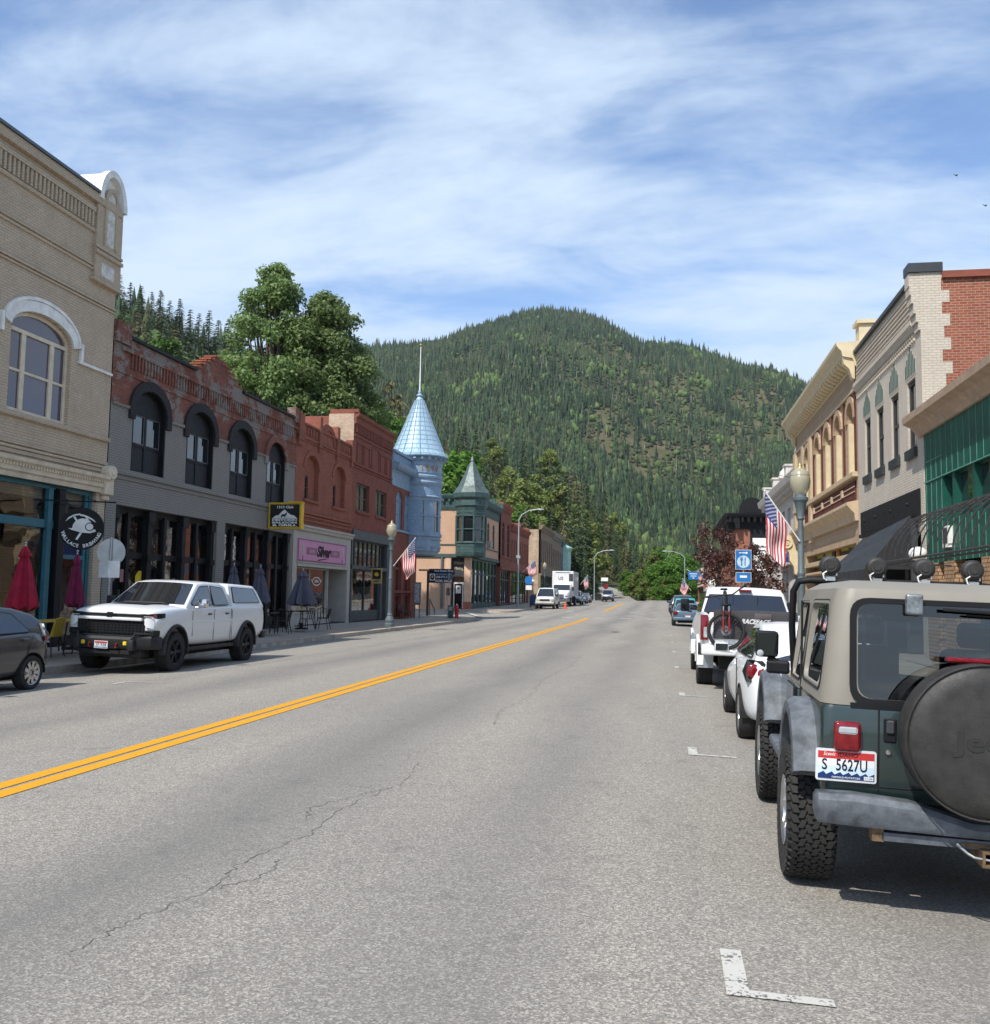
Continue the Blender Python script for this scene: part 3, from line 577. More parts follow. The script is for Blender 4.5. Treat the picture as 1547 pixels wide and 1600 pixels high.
# ---------------------------------------------------------------- 4 taller red brick
T=thing('brick_building','tall dark red brick building with recessed frieze panels above a grey wooden shopfront','building',(XL,52,0)); H=11.3
wins=[(49.2,51.45,6.12,7.65,0),(52.7,54.85,6.12,7.65,0)]
mb=MB(REDB2); wall(mb,fr,48.52,55.8,5.05,H,wins,.25); fr.box(mb,48.52,55.8,H-.3,H+.0,-.4,-.01)
fr.prof(mb,48.52,55.8,[(0,10.75),(.1,10.8),(.1,11.1),(.24,11.2),(.26,11.36),(0,11.37)]); dentils(mb,fr,48.6,55.7,10.3,10.75,.002,.1,.27,.12)
for v0,v1,d in ((10.1,10.2,.06),(8.55,8.66,.09),(8.4,8.48,.06)): fr.box(mb,48.55,55.75,v0,v1,.002,d)
for u0,u1,r in ((49.1,49.9,0),(50.3,51.2,0),(51.7,53.0,.2),(53.4,54.3,0),(54.7,55.4,0)):
    pts=[(u0,8.8),(u0,9.75)]+(arc((u0+u1)/2,(u1-u0)/2,9.75,r,8)[1:-1] if r else [])+[(u1,9.75),(u1,8.8)]; o=[(u0-.07,8.73),(u0-.07,9.82)]+(arc((u0+u1)/2,(u1-u0)/2+.07,9.82,r,8)[1:-1] if r else [])+[(u1+.07,9.82),(u1+.07,8.73)]; ring(mb,fr,pts,o,.002,.05)
for a,b,c,e,r in wins: fr.box(mb,a-.1,b+.1,c-.14,c,.002,.1)
fr.box(mb,48.52,48.8,11.3,11.55,-1.4,.2); mb.build('wall',T)
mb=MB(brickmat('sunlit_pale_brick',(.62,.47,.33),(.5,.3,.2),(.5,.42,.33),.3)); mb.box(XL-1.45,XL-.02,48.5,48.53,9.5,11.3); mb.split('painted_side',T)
for a,b,c,e,r in wins: window(T,fr,a,b,c,e,0,plain('brown_frame',(.10,.085,.06),.6),GDARK,.16,.1,(.5,),.16,(.5,))
mb=MB(plain('slate_grey_paint',(.075,.085,.085),.55)); fr.box(mb,48.55,55.75,4.55,5.05,-.3,.12); fr.box(mb,48.55,48.75,.1,4.55,-.3,.05); fr.box(mb,55.2,55.75,.1,4.55,-.3,.02); fr.box(mb,48.55,55.5,2.95,3.15,-.3,.1); fr.box(mb,54.05,54.25,.1,3.0,-.3,.03); mb.build('shop_surround',T)
shop(T,fr,48.75,55.2,3.15,4.55,[48.75+6.45*k/8 for k in range(1,8)],[],DKGREY,inset=.12,pw=.08,base=0,name='transom_window')
shop(T,fr,48.75,54.05,.1,2.95,[51.4],[],DKGREY,inset=.12,pw=.08,base=.6,bm=plain('green_grey_paint',(.05,.075,.07),.5)); core(T,fr,48.52,55.8,11.2,REDB2,gin=3); clutter(T,fr,48.9,53.8,.7,1.9,(.4,1.5),60,9,GOODS)
m=MB(plain('door_brown',(.13,.10,.07),.6)); fr.box(m,54.28,55.15,.15,2.9,-.28,-.2); m.build('door',T)
# ---------------------------------------------------------------- 5 blue turret corner building
BLUE=plain('sky_blue_paint',(.235,.33,.43),.5,var=.18,scale=2,bump=.15,bscale=30); BLUE2=plain('slate_blue_paint',(.16,.26,.39),.55,var=.12)
def reliefm():
    m=MT('blue_relief',.55,.4); m.col(m.ramp(m.noise(9,3),[(.3,(.19,.29,.40)),(.7,(.26,.37,.50))])); v=m.n('ShaderNodeTexVoronoi'); v.inputs['Scale'].default_value=8; m.l(m.P(),v.inputs['Vector']); m.bump(v.outputs['Distance'],.7,.04); return m.m
RELIEF=reliefm()
T=thing('corner_building','brick corner building with a round sky blue turret, conical roof and white flagpole','building',(XL,59,0))
mb=MB(REDB2); wins=[(56.95,58.35,5.72,7.55,.55),(58.95,60.35,5.72,7.55,.55)]
wall(mb,fr,55.82,62.2,-.3,8.35,[(a,b,c,e,r) for a,b,c,e,r in wins]+[(56.9,58.6,.2,3.3,.5),(59.2,60.8,.2,3.3,.5)],.25)
fr.box(mb,56,56.6,-.3,4.2,.002,.12); fr.box(mb,55.9,61.8,1.7,1.85,.002,.1); mb.build('wall',T)
for a,b,c,e,r in wins: window(T,fr,a,b,c,e,r,BLUE2,plain('blue_board',(.2,.31,.4),.3),.12,.1,(),.05,(.5,))
for a,b in ((56.9,58.6),(59.2,60.8)): window(T,fr,a,b,1.5,3.3,.5,REDB2,glassmat('redroom_glass',(.05,.02,.016),.1),.18,.14,(.5,),.08,(),name='arched_window')
mb=MB(BLUE); fr.box(mb,55.83,62,5.52,5.66,.002,.1); fr.box(mb,55.83,61.5,8.3,8.45,-.2,.06); fr.box(mb,55.83,61.5,8.45,9.25,-.2,.03); fr.prof(mb,55.83,61.3,[(-.2,9.2),(.05,9.2),(.12,9.3),(.42,9.42),(.5,9.6),(.5,9.68),(-.2,9.7)]); fr.box(mb,55.83,61.3,9.7,10.35,-.3,.05); fr.box(mb,55.83,61.4,10.35,10.5,-.35,.2)
dentils(mb,fr,55.9,61.2,9.28,9.42,.05,.4,.32,.14); mb.build('cornice',T)
mb=MB(RELIEF); fr.box(mb,56,61,9.8,10.25,.05,.09); mb.build('frieze',T)
tc_=(-16.3,61.7,0); R0=1.62
mb=MB(BLUE); mb.lathe([(1.2,4.15),(1.45,4.25),(1.5,4.42),(R0-.02,4.5),(R0-.02,5.4),(R0+.08,5.45),(R0+.08,5.6),(R0-.03,5.66)],tc_,n=40)
mb.lathe([(R0-.02,7.95),(R0+.06,8.0),(R0+.08,8.06),(R0,8.15)],tc_,n=40)
mb.lathe([(R0,8.75),(R0+.03,8.8),(R0+.12,8.95),(R0+.12,9.02),(R0+.02,9.1),(R0+.02,9.22),(R0+.1,9.3),(R0+.12,9.42),(R0,9.5),(R0,10.35),(R0+.1,10.45),(R0+.1,10.6),(R0+.3,10.72),(R0+.3,10.8)],tc_,n=40)
for k in range(24):
    t=2*PI*(k+.5)/24; x,y=tc_[0]+math.cos(t)*(R0+.2),tc_[1]+math.sin(t)*(R0+.2); mb.box(x-.09,x+.09,y-.09,y+.09,10.5,10.74)
for k in range(8):   # frames between the turret lights
    t=2*PI*(k+.5)/8-PI/8; x,y=tc_[0]+math.cos(t)*(R0-.05),tc_[1]+math.sin(t)*(R0-.05)
    mb.lathe([(R0-.04,5.6),(R0-.04,8.0)],tc_,n=6,a0=t-.24,a1=t+.24)
    for z0,z1 in ((5.6,5.75),(7.8,8.0),(6.75,6.84)): mb.lathe([(R0-.08,z0),(R0+.0,z0),(R0+.0,z1),(R0-.08,z1)],tc_,n=6,a0=t,a1=t+PI/4)
    for z0,z1,a,b in ((4.7,4.76,.12,.66),(5.2,5.26,.12,.66),(9.62,9.68,.1,.9),(10.15,10.21,.1,.9)): mb.lathe([(R0-.05,z0),(R0+.04,z0),(R0+.04,z1),(R0-.05,z1)],tc_,n=5,a0=t+a,a1=t+b)
TU=mb.build('turret',T,smooth=35)
mb=MB(RELIEF); mb.lathe([(R0-.01,8.15),(R0-.01,8.75)],tc_,n=40); mb.lathe([(R0-.03,5.66),(R0-.03,7.95)],tc_,n=20,a0=R(-150),a1=R(-62)); mb.lathe([(R0-.03,5.66),(R0-.03,7.95)],tc_,n=20,a0=R(-8),a1=R(100)); mb.build('relief_band',TU)
GCURT=MT('curtained_glass',.06,.6); GCURT.col(GCURT.ramp(GCURT.noise(1,3,.5,sc=(9,9,.15)),[(.42,(.10,.12,.14)),(.58,(.42,.45,.47))])); GCURT.b.inputs['Coat Weight'].default_value=.7
mb=MB(GCURT.m); mb.lathe([(R0-.1,5.66),(R0-.1,7.95)],tc_,n=40); mb.build('pane',TU)
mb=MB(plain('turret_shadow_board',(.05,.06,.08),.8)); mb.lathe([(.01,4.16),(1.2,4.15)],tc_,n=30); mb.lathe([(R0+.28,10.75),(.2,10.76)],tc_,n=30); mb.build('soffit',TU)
def conem():
    m=MT('pale_blue_metal_shingle',.42,.5); s=m.n('ShaderNodeSeparateXYZ'); m.l(m.obj(),s.inputs[0])
    a=m.math('ARCTAN2',m.math('SUBTRACT',s.outputs[1],61.7-59),m.math('SUBTRACT',s.outputs[0],.1)); cb=m.n('ShaderNodeCombineXYZ'); m.l(m.math('MULTIPLY',a,5.73),cb.inputs[0]); m.l(s.outputs[2],cb.inputs[1])
    b=m.n('ShaderNodeTexBrick'); m.l(cb.outputs[0],b.inputs[0])
    for k,v in (('Scale',1),('Brick Width',1.0),('Row Height',.32),('Mortar Size',.035),('Mortar Smooth',.5)): b.inputs[k].default_value=v
    b.inputs['Color1'].default_value=(.32,.46,.56,1); b.inputs['Color2'].default_value=(.38,.52,.62,1); b.inputs['Mortar'].default_value=(.16,.27,.36,1)
    m.col(m.mix(m.ramp(m.noise(6,5,.7),[(.55,0.),(.75,.5)]),b.outputs[0],(.22,.33,.4))); m.bump(m.math('SUBTRACT',1.,b.outputs[1]),.6,.04); return m.m
mb=MB(conem()); mb.lathe([(2.0,10.72),(2.02,10.8),(1.75,11.1),(1.42,11.9),(1.05,12.8),(.65,13.8),(.3,14.65),(.16,14.95),(.2,15.05),(.08,15.2)],tc_,n=40); 
CN=mb.build('cone_roof',T,smooth=30)
for k in range(0):
    pass
mb=MB(BLUE); mb.lathe([(.1,14.95),(.24,15.02),(.22,15.1),(.1,15.16),(.12,15.3),(.05,15.45)],tc_,n=14)
for k in range(20):
    t=2*PI*k/20; c,s_=math.cos(t),math.sin(t); mb.tube([(tc_[0]+c*r,tc_[1]+s_*r,z) for r,z in ((2.04,10.82),(1.77,11.12),(1.44,11.92),(1.07,12.82),(.67,13.82),(.31,14.7))],.022,4)
mb.split('roof_seam',T)
mb=MB(WHITE); mb.tube([(tc_[0],tc_[1],15.2),(tc_[0],tc_[1],18.5)],[.05,.025],8); mb.use(plain('brass_ball',(.6,.4,.1),.3,.8)); mb.ball((tc_[0],tc_[1],18.55),.09); mb.build('flagpole',T,smooth=40)
IVORY=plain('bronze_letters',(.42,.22,.1),.5)
for i,ch in enumerate('1 8 9 0'.replace(' ','')):
    t=R(-66+i*13.5); c,s_=math.cos(t),math.sin(t); f2=Fr((tc_[0]+c*(R0+.02),tc_[1]+s_*(R0+.02),0),(-s_,c,0),(c,s_,0)); text(ch,.5,f2,0,9.92,0,IVORY,T,name='date_numeral',ext=.02)
core(T,fr,55.82,61.5,9.5,REDB2,solid=True,depth=14)
mb=MB(IRON); mb.tube([(-16.0,64.6,1.3),(-15.9,65.6,.55)],.035); mb.tube([(-16.0,64.6,.2),(-16.0,64.6,1.35)],.035); mb.tube([(-15.9,65.6,.2),(-15.9,65.6,.6)],.035); mb.build('handrail',T)
# ---------------------------------------------------------------- 6 peach corner building with green bay
GRN=plain('verdigris_green_paint',(.045,.085,.08),.55,var=.35,scale=3,bump=.2); PX=-17.2; PY=84.3
T=thing('corner_building','peach two-storey corner building with a dark green corner oriel and pointed roof','building',(PX,92,0))
f1=Fr((PX,0,0),(0,1,0),(1,0,0)); f2=Fr((0,PY,0),(1,0,0),(0,-1,0)); zb=rise_(88)
wS=[(-23.2,-21.8,6.3,8.1,.6)]; wE=[(87.0,88.2,6.3,8.3,.55),(89.6,90.6,6.3,8.3,.5),(92.4,93.6,6.3,8.3,.55),(95.4,96.6,6.3,8.3,.55)]
mb=MB(PEACHB); wall(mb,f2,-32,PX,5.3,9.35,wS,.2); wall(mb,f1,PY,99,5.3,9.35,wE,.2); wall(mb,f2,-32,-19.5,-.2,5.0,[],.2); mb.build('wall',T)
for a,b,c,e,r in wS: window(T,f2,a,b,c,e,r,plain('dark_frame',(.06,.06,.06),.5),GDARK,.1,.09,(),.05,(.5,))
for a,b,c,e,r in wE: window(T,f1,a,b,c,e,r,plain('dark_frame',(.06,.06,.06),.5),GDARK,.1,.12,(),.05,(.5,))
mb=MB(GRN)
for f,a,b in ((f2,-32,PX),(f1,PY,99)):
    f.box(mb,a,b,5.0,5.3,-.2,.12); f.prof(mb,a,b,[(-.2,9.3),(.06,9.3),(.1,9.55),(.12,10.05),(.2,10.2),(.34,10.35),(.45,10.6),(.45,10.75),(-.2,10.78)]); f.box(mb,a,b,6.1,6.2,.002,.07)
    dentils(mb,f,a,b,10.05,10.3,.1,.34,.55,.2)
for u in (89.5,94,98.8): f1.box(mb,u-.15,u+.15,10.7,11.3,-.2,.5)
mb.build('cornice',T)
mb=MB(PEACH); f2.box(mb,-19.5,-19.0,-.2,5.0,-.4,.05); f2.box(mb,-17.75,-17.2,-.2,5.0,-.4,.05); f1.box(mb,PY-.04,PY+.5,-.2,5,-.4,.04); mb.use(plain('base_red_brick',(.33,.11,.07),.8)); f2.box(mb,-17.8,-17.15,-.2,1.0,-.42,.08); mb.split('pier',T)
mb=MB(IRON); mb.tube([(-19.8,PY-.1,.3),(-19.8,PY-.1,5)],.12); mb.split('iron_column',T)
mb=MB(DKGREY); f2.box(mb,-19.0,-17.75,3.4,5.0,-.6,-.5); f2.box(mb,-19,-17.75,3.25,3.4,-.6,-.3); mb.build('door_surround',T)
text('Wallace',.42,f2,-18.37,4.5,-.49,CREAMP,T,width=.95); text('Mining',.36,f2,-18.37,4.0,-.49,CREAMP,T,width=.8)
mb=MB(WHITE); ring(mb,f2,[(-18.72,.45),(-18.72,2.6),(-18.0,2.6),(-18.0,.45)],[(-18.82,.35),(-18.82,2.75),(-17.9,2.75),(-17.9,.35)],-.55,-.45); f2.box(mb,-18.6,-18.12,1.75,2.45,-.5,-.47); mb.use(DKGREY); f2.box(mb,-18.45,-18.28,2.1,2.3,-.47,-.465); D=mb.build('door',T)
mb=MB(GDARK); f2.poly=None; mb.poly([f2.P(-18.72,.4,-.52),f2.P(-18,.4,-.52),f2.P(-18,2.6,-.52),f2.P(-18.72,2.6,-.52)]); mb.poly([f2.P(-19,.4,-.56),f2.P(-18.8,.4,-.56),f2.P(-18.8,3.3,-.56),f2.P(-19,3.3,-.56)]); mb.build('pane',D)
shop(T,f1,85.0,98.8,.3,5.0,[(85+13.8*k/7,.28) for k in range(1,7)],[(3.6,.15)],GRN,gm=GDARK,inset=.15,pw=.2,base=.6)
core(T,f1,PY+1.2,99,9.7,PEACHB,solid=True,depth=16,front=.8)
bc=(PX-.05,PY+.3,0); n8=8
mb=MB(GRN); mb.lathe([(.9,4.95),(1.35,5.1),(1.4,5.3),(1.4,6.2),(1.5,6.28),(1.42,6.36)],bc,n=8,a0=PI/8,a1=2*PI+PI/8); mb.lathe([(1.38,8.75),(1.4,9.5),(1.55,9.65),(1.5,10.2),(1.72,10.4),(1.74,10.8)],bc,n=8,a0=PI/8,a1=2*PI+PI/8)
for k in range(8):
    t=PI/8+PI/4*k; x,y=bc[0]+1.36*math.cos(t),bc[1]+1.36*math.sin(t); mb.tube([(x,y,6.3),(x,y,8.8)],.11,6)
    for zz in (6.35,7.5,8.7): 
        t2=t+PI/4; mb.tube([(x,y,zz),(bc[0]+1.36*math.cos(t2),bc[1]+1.36*math.sin(t2),zz)],.06,4)
    for zz in (5.45,6.0,9.0,9.35):
        t2=t+PI/4; c,s_=math.cos,math.sin; a=Vector((bc[0]+1.41*c(t),bc[1]+1.41*s_(t),zz)); b=Vector((bc[0]+1.41*c(t2),bc[1]+1.41*s_(t2),zz)); mb.tube([a.lerp(b,.15),a.lerp(b,.85)],.03,4)
OR=mb.build('oriel',T)
mb=MB(GDARK); mb.lathe([(1.28,6.3),(1.28,8.8)],bc,n=8,a0=PI/8,a1=2*PI+PI/8); mb.build('pane',OR)
mb=MB(plain('oxidised_roof',(.09,.12,.115),.5,.3,var=.45,scale=2)); mb.lathe([(1.74,10.8),(1.3,11.4),(.85,12.3),(.4,13.3),(.18,13.75),(.2,13.85),(.02,14.3)],bc,n=8,a0=PI/8,a1=2*PI+PI/8)
mb.build('pointed_roof',T)
mb=MB(STEEL); f1.box(mb,92.5,93.4,6.35,6.95,-.1,.4); mb.build('air_conditioner',T,bevel=.02)
# ---------------------------------------------------------------- far left row
def simple(label,fx,y0,y1,h,mat,wn,wz,rise,cm,name='brick_building',ground=None,gh=4.6,cat='building',wgt=.45,depth=14,shopm=None,sidemat=None,zb=0,ch=.5):
    T=thing(name,label,cat,(fx,(y0+y1)/2,0)); s=1 if fx<0 else -1; f=Fr((fx,0,0),(0,1,0),(s,0,0)); n=wn; w=(y1-y0)/n
    ws=[(y0+w*(k+.5)-w*wgt/2,y0+w*(k+.5)+w*wgt/2,wz[0],wz[1],rise) for k in range(n)]
    mb=MB(mat); wall(mb,f,y0,y1,gh,h,ws,.2); mb.build('wall',T)
    for a,b,c,e,r in ws: window(T,f,a,b,c,e,r,plain('dark_frame',(.06,.06,.06),.5),GDARK,.12,.09,(),.05,(.5,))
    mb=MB(cm); f.prof(mb,y0,y1,[(-.3,h-.1),(.05,h-.1),(.1,h+.05),(.28,h+.2),(.3,h+ch),(-.3,h+ch)]); f.box(mb,y0,y1,gh-.25,gh,.002,.12); dentils(mb,f,y0+.1,y1-.1,h-.4,h-.1,.002,.1,.35,.16); f.box(mb,y0,y1,wz[0]-.15,wz[0]-.03,.002,.08); mb.build('cornice',T)
    shop(T,f,y0+.2,y1-.2,.2,gh-.25,[y0+.2+(y1-y0-.4)*k/5 for k in (1,2,3,4)],[(gh-1.3,.12)],shopm or DKGREY,gm=GDARK,inset=.2,pw=.14,base=.6)
    mb=MB(mat); f.box(mb,y0,y0+.2,-.2,gh,-.3,.0); f.box(mb,y1-.2,y1,-.2,gh,-.3,.0); mb.split('pier',T)
    core(T,f,y0,y1,h-.1,sidemat or mat,solid=True,depth=depth,front=.32); return T,f
T,f=simple('narrow dark red brick building next to the peach corner building',-17.0,99.1,106,11.0,REDB2,2,(5.8,9.0),.5,REDB)
T,f=simple('low rose red brick row with many slim windows behind the tall street light',-17.0,106.1,120.5,9.2,REDB,9,(5.6,8.0),0,REDB2)
mb=MB(REDB); f.box(mb,112.6,113.4,9.6,10.3,-1,.1); f.box(mb,119.5,120.4,9.6,10.2,-1,.1); mb.split('parapet_pier',T)
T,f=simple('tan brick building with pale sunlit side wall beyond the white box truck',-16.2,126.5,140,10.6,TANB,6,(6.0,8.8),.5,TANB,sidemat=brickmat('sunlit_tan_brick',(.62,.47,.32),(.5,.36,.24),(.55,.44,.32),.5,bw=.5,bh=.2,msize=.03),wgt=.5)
T,f=simple('grey stone fronted building with a bracketed cornice in the far left row',-16.2,140.1,152,10.3,TANB,5,(6.0,8.6),0,plain('weathered_cornice',(.2,.17,.13),.7),wgt=.5,ch=.9)
T,f=simple('last grey building of the left row with a pale green bay window',-16.2,152.1,166,9.9,plain('grey_render',(.16,.17,.17),.8),4,(6,8.4),0,GRN)
mb=MB(plain('pale_verdigris',(.30,.48,.42),.5)); mb.lathe([(.3,4.6),(1.1,5.6),(1.2,6.2),(1.2,8.8),(1.4,9.2),(1.5,9.5),(.1,10.2)],(-16.2,156,0),n=8); mb.build('bay_window',T)
# ================================================================ right-hand side
fr=FRf
# ---- green panelled building
T=thing('panelled_building','low building clad in dark green metal panels with a pale cornice and bare canopy hoops','building',(XR,19,0))
GP=plain('dark_green_panel',(.008,.075,.053),.4,var=.3,scale=1.2); GPL=plain('green_panel_trim',(.10,.30,.22),.4)
wins=[(22.6,26.75,3.85,5.02,0),(17,21.2,3.85,5.02,0)]
mb=MB(GP); wall(mb,fr,8,28.5,2.75,6.45,wins,.35); mb.build('wall',T)
mb=MB(GPL)
for k in range(42): u=8.25+k*.49; 
for k in range(42):
    u=8.25+k*.49; a=[(5.6,6.45)]+([(2.75,3.85),(5.02,5.6)] if any(w[0]<u<w[1] for w in wins) else [(2.75,5.6)])
    for v0,v1 in a: fr.box(mb,u-.008,u+.008,v0,v1,.002,.012)
fr.box(mb,26.8,28.5,5.59,5.61,.002,.014); fr.box(mb,8,28.5,5.02,5.05,.002,.03)
mb.build('panel_joint',T)
for a,b,c,e,r in wins: window(T,fr,a,b,c,e,0,GP,GDARK,.16,.05,(.18,.45,.52,.8),.09,())
mb=MB(GP)
for u in (25.9,24.3): fr.box(mb,u-.1,u+.1,3.85,5.02,-.3,-.02)
mb.split('fin',T)
CORN=plain('weathered_cream_metal',(.42,.30,.21),.6,var=.2,scale=3)
mb=MB(CORN); fr.prof(mb,8,28.9,[(-.3,6.4),(.08,6.4),(.14,6.52),(.28,6.68),(.48,6.78),(.5,6.96),(-.3,6.98)]); mb.build('cornice',T)
GLZ=brickmat('glazed_tan_brick',(.42,.25,.13),(.50,.31,.17),(.10,.07,.05),.1,bw=.2,bh=.1,msize=.012)
mb=MB(GLZ)
for u0,u1 in ((27.4,28.5),(25.9,26.8),(22.6,23.8),(18,19.5),(12,14)): fr.box(mb,u0,u1,-.2,2.75,-.6,.01)
mb.split('pier',T)
mb=MB(BLACKP); fr.box(mb,8,28.5,-.2,2.75,-1.0,-.8); mb.build('shop_window',T)
core(T,fr,8,28.5,6.5,GP,solid=True,depth=15,front=1.02)
HOOP=plain('rusty_hoop_iron',(.055,.05,.05),.6,.5,var=.5,scale=15)
mb=MB(HOOP)
for k in range(26):
    u=26.0-k*.6; P0=Vector(fr.P(u,4.0,.02)); pts=[]
    for j in range(9):
        t=j/8*PI/2; pts.append(fr.P(u+.9*(1-math.cos(t))*0-(0),2.68+1.35*math.cos(t),.05+1.65*math.sin(t)))
    mb.tube(pts,.018,5)
mb.tube([fr.P(26,2.68,1.7),fr.P(11,2.68,1.7)],.03,6); mb.tube([fr.P(26,2.6,1.66),fr.P(11,2.6,1.66)],.025,6); mb.tube([fr.P(26,3.6,1.2),fr.P(11,3.6,1.2)],.015,5); mb.tube([fr.P(26,2.62,.05),fr.P(26,2.62,1.66)],.02,5)
mb.build('canopy_frame',T,smooth=50)
mb=MB(WHITE); fr.box(mb,26.0,26.5,3.1,3.65,.0,.12); mb.use(DKGREY); fr.box(mb,26.06,26.44,3.2,3.6,.12,.13); mb.build('vent_box',T)
mb=MB(WHITE); p=fr.P(24.6,2.85,1.2); mb.ball(p,.22,(1,1,.8)); mb.build('globe_light',T,smooth=60)
# ---- off-white brick with awning
T=thing('brick_building','off-white painted brick building with green fan ornaments over its windows and red brick flank','building',(XR,33,0)); H=11.15
us=[(29.3,30.3),(31.35,32.4),(33.45,34.5),(35.5,36.5)]; wins=[(a,b,6.2,8.3,0) for a,b in us]
mb=MB(WHB); wall(mb,fr,28.62,37.8,3.7,H,wins,.24); fr.box(mb,28.62,29.05,-.2,3.7,-.4,0); fr.box(mb,37.35,37.8,-.2,3.7,-.4,0); fr.box(mb,28.62,37.8,9,H,-.3,-.29)
for v in (10.0,10.15,10.3,10.45,10.6,10.75,10.9): fr.box(mb,29.1,37.75,v,v+.05,.002,.035)
fr.prof(mb,29.1,37.78,[(0,9.62),(.06,9.62),(.12,9.75),(.16,9.8),(.16,9.95),(0,9.98)])
for r in range(2):
    for k in range(38): u=29.2+k*.225+r*.11; fr.box(mb,u,u+.1,9.34+r*.14,9.44+r*.14,.002,.06)
for i_,(v,v2,d) in enumerate(((9.5,9.75,.06),(9.75,10.0,.12),(10.0,10.3,.18),(10.3,10.55,.24),(10.55,10.8,.28),(10.8,H+.04,.3))): fr.box(mb,28.592,29.08,v+.001,v2,.002,d)
mb.build('wall',T)
# flank facing the camera: white quoined strip then bare red brick
mb=MB(WHB); y=28.6; h=0; rnd=random.Random(4)
z=-.2
while z<H+.05:
    w=.62+(.18 if int(z/.35)%2 else 0)+rnd.uniform(-.05,.05); z1=min(z+.35,H+.05); mb.box(XR+.0,XR+w,y-.012,y+.02,z,z1); z=z1
mb.split('painted_quoin',T)
mb=MB(REDLIT); mb.box(XR+.02,XR+15,y,y+.3,-.2,H-.15); mb.build('flank_wall',T)
mb=MB(plain('red_brown_coping',(.22,.06,.035),.6)); mb.box(XR+.6,XR+15,y-.1,y+.4,H-.15,H+.05); mb.build('flank_coping',T)
mb=MB(DKGREY); fr.box(mb,28.52,29.12,H+.05,H+.32,-.62,.32); fr.box(mb,29.12,37.8,H,H+.12,-.4,.12); mb.build('coping',T)
DKW=plain('charcoal_window_frame',(.035,.04,.045),.4)
for a,b,c,e,r in wins:
    window(T,fr,a,b,c,e,0,DKW,GDARK,.10,.13,(),.05,(.52,),.09,dd=.12)
    mb=MB(DKW); fr.box(mb,a-.08,b+.08,c-.28,c,-.2,.1); mb.build('sill',T)
    FAN=plain('dark_verdigris_fan',(.045,.095,.085),.5); mb=MB(FAN)
    m2=MB(WHB)
    for k in range(7):
        x=a-.12+(b-a+.24)*(k+.5)/7; hh=.38+.5*(1-abs(k-3)/3.2); fr.box(mb,x-.03,x+.03,e+.12,e+.12+hh,.004,.03); fr.box(m2,x-.075,x+.075,e+.08,e+.17+hh,.002,.012)
    m2.build('fan_brickwork',T); mb.split('fan_ornament',T)
mb=MB(BLACKP); fr.box(mb,29.0,37.3,4.15,4.95,-.3,.05); fr.box(mb,29.0,37.3,4.0,4.12,-.3,.12)
for u in (30.3,32.5,34.8,36.6): p=fr.P(u,4.6,.05); mb.ball(p,.06)
mb.build('fascia',T)
AWN=plain('black_awning_canvas',(.022,.024,.027),.65,var=.3,scale=1.5)
mb=MB(AWN); mb.loft([[fr.P(29.6,4.22,.13),fr.P(36.9,3.9,.13)],[fr.P(29.6,3.6,.62),fr.P(36.9,3.35,.62)],[fr.P(29.6,2.62,1.45),fr.P(36.9,2.62,1.45)],[fr.P(29.6,2.3,1.46),fr.P(36.9,2.3,1.46)]],close=False); mb.poly([fr.P(29.6,4.22,.13),fr.P(29.6,3.6,.62),fr.P(29.6,2.62,1.45),fr.P(29.6,2.62,.13)]); mb.build('awning',T)
mb=MB(DKGREY); fr.box(mb,29.35,29.5,2.0,4.1,.02,.2); fr.box(mb,29.0,37.3,.1,4.0,-.9,-.8); fr.box(mb,31,31.4,.1,4,-.8,-.1); fr.box(mb,34,34.4,.1,4,-.8,-.1); mb.build('shopfront',T)
m=MB(PALE); fr.box(m,30,36.8,2.05,2.3,-.1,.0); m.use(WOOD); fr.box(m,29.5,31,1.7,2.05,-.5,-.4); m.build('lintel',T)
core(T,fr,28.95,37.8,10.9,WHB,solid=True,depth=14.9,front=.95)
# ---- yellow classical building with deep cornice
YB=plain('warm_sandstone_paint',(.50,.385,.25),.7,var=.15,scale=2,bump=.15); YBL=plain('cream_yellow_paint',(.64,.53,.34),.5,var=.1); YBF=brickmat('buff_block',(.46,.335,.215),(.51,.37,.24),(.34,.24,.155),.2,bw=.5,bh=.3)
PIL=brickmat('maroon_brick',(.17,.04,.03),(.13,.035,.03),(.06,.03,.025),.2)
T=thing('ornate_building','yellow and buff ornate two-storey building with deep bracketed cornice and arched windows','building',(XR,45,0))
us=[(38.35,39.75),(41.1,42.5),(43.85,45.25),(46.6,48.0),(49.9,51.3)]; wins=[(a,b,6.65,8.75,.72) for a,b in us]
mb=MB(YBF); wall(mb,fr,37.85,55,6.5,10.9,wins,.5); fr.box(mb,37.85,55,3.9,6.5,-.5,0); fr.box(mb,37.85,38.3,-.2,3.9,-.5,.02); fr.box(mb,51.5,55,-.2,3.9,-.5,.02)
for a,b,c,e,r in wins: ring(mb,fr,arc((a+b)/2,.7,e,r+.01),arc((a+b)/2,.98,e,r+.27),.002,.08)
mb.build('wall',T)
mb=MB(PIL)
for u in (38.1,40.4,43.15,45.9,48.5): fr.box(mb,u-.09,u+.09,6.65,9.7,.002,.06)
fr.box(mb,38.2,51.5,5.6,6.3,.002,.06); mb.split('brick_pilaster',T)
mb=MB(YB); fr.box(mb,37.9,55,6.42,6.6,.002,.2); fr.box(mb,37.9,55,9.75,9.87,.002,.1); fr.box(mb,48.8,49.5,4.5,9.75,.002,.16); fr.box(mb,54.3,55,4.5,9.75,.002,.16); fr.box(mb,51.6,52.2,4.5,9.75,.002,.12)
for v in (5.85,6.05): fr.box(mb,38.2,48.6,v,v+.04,.06,.09)
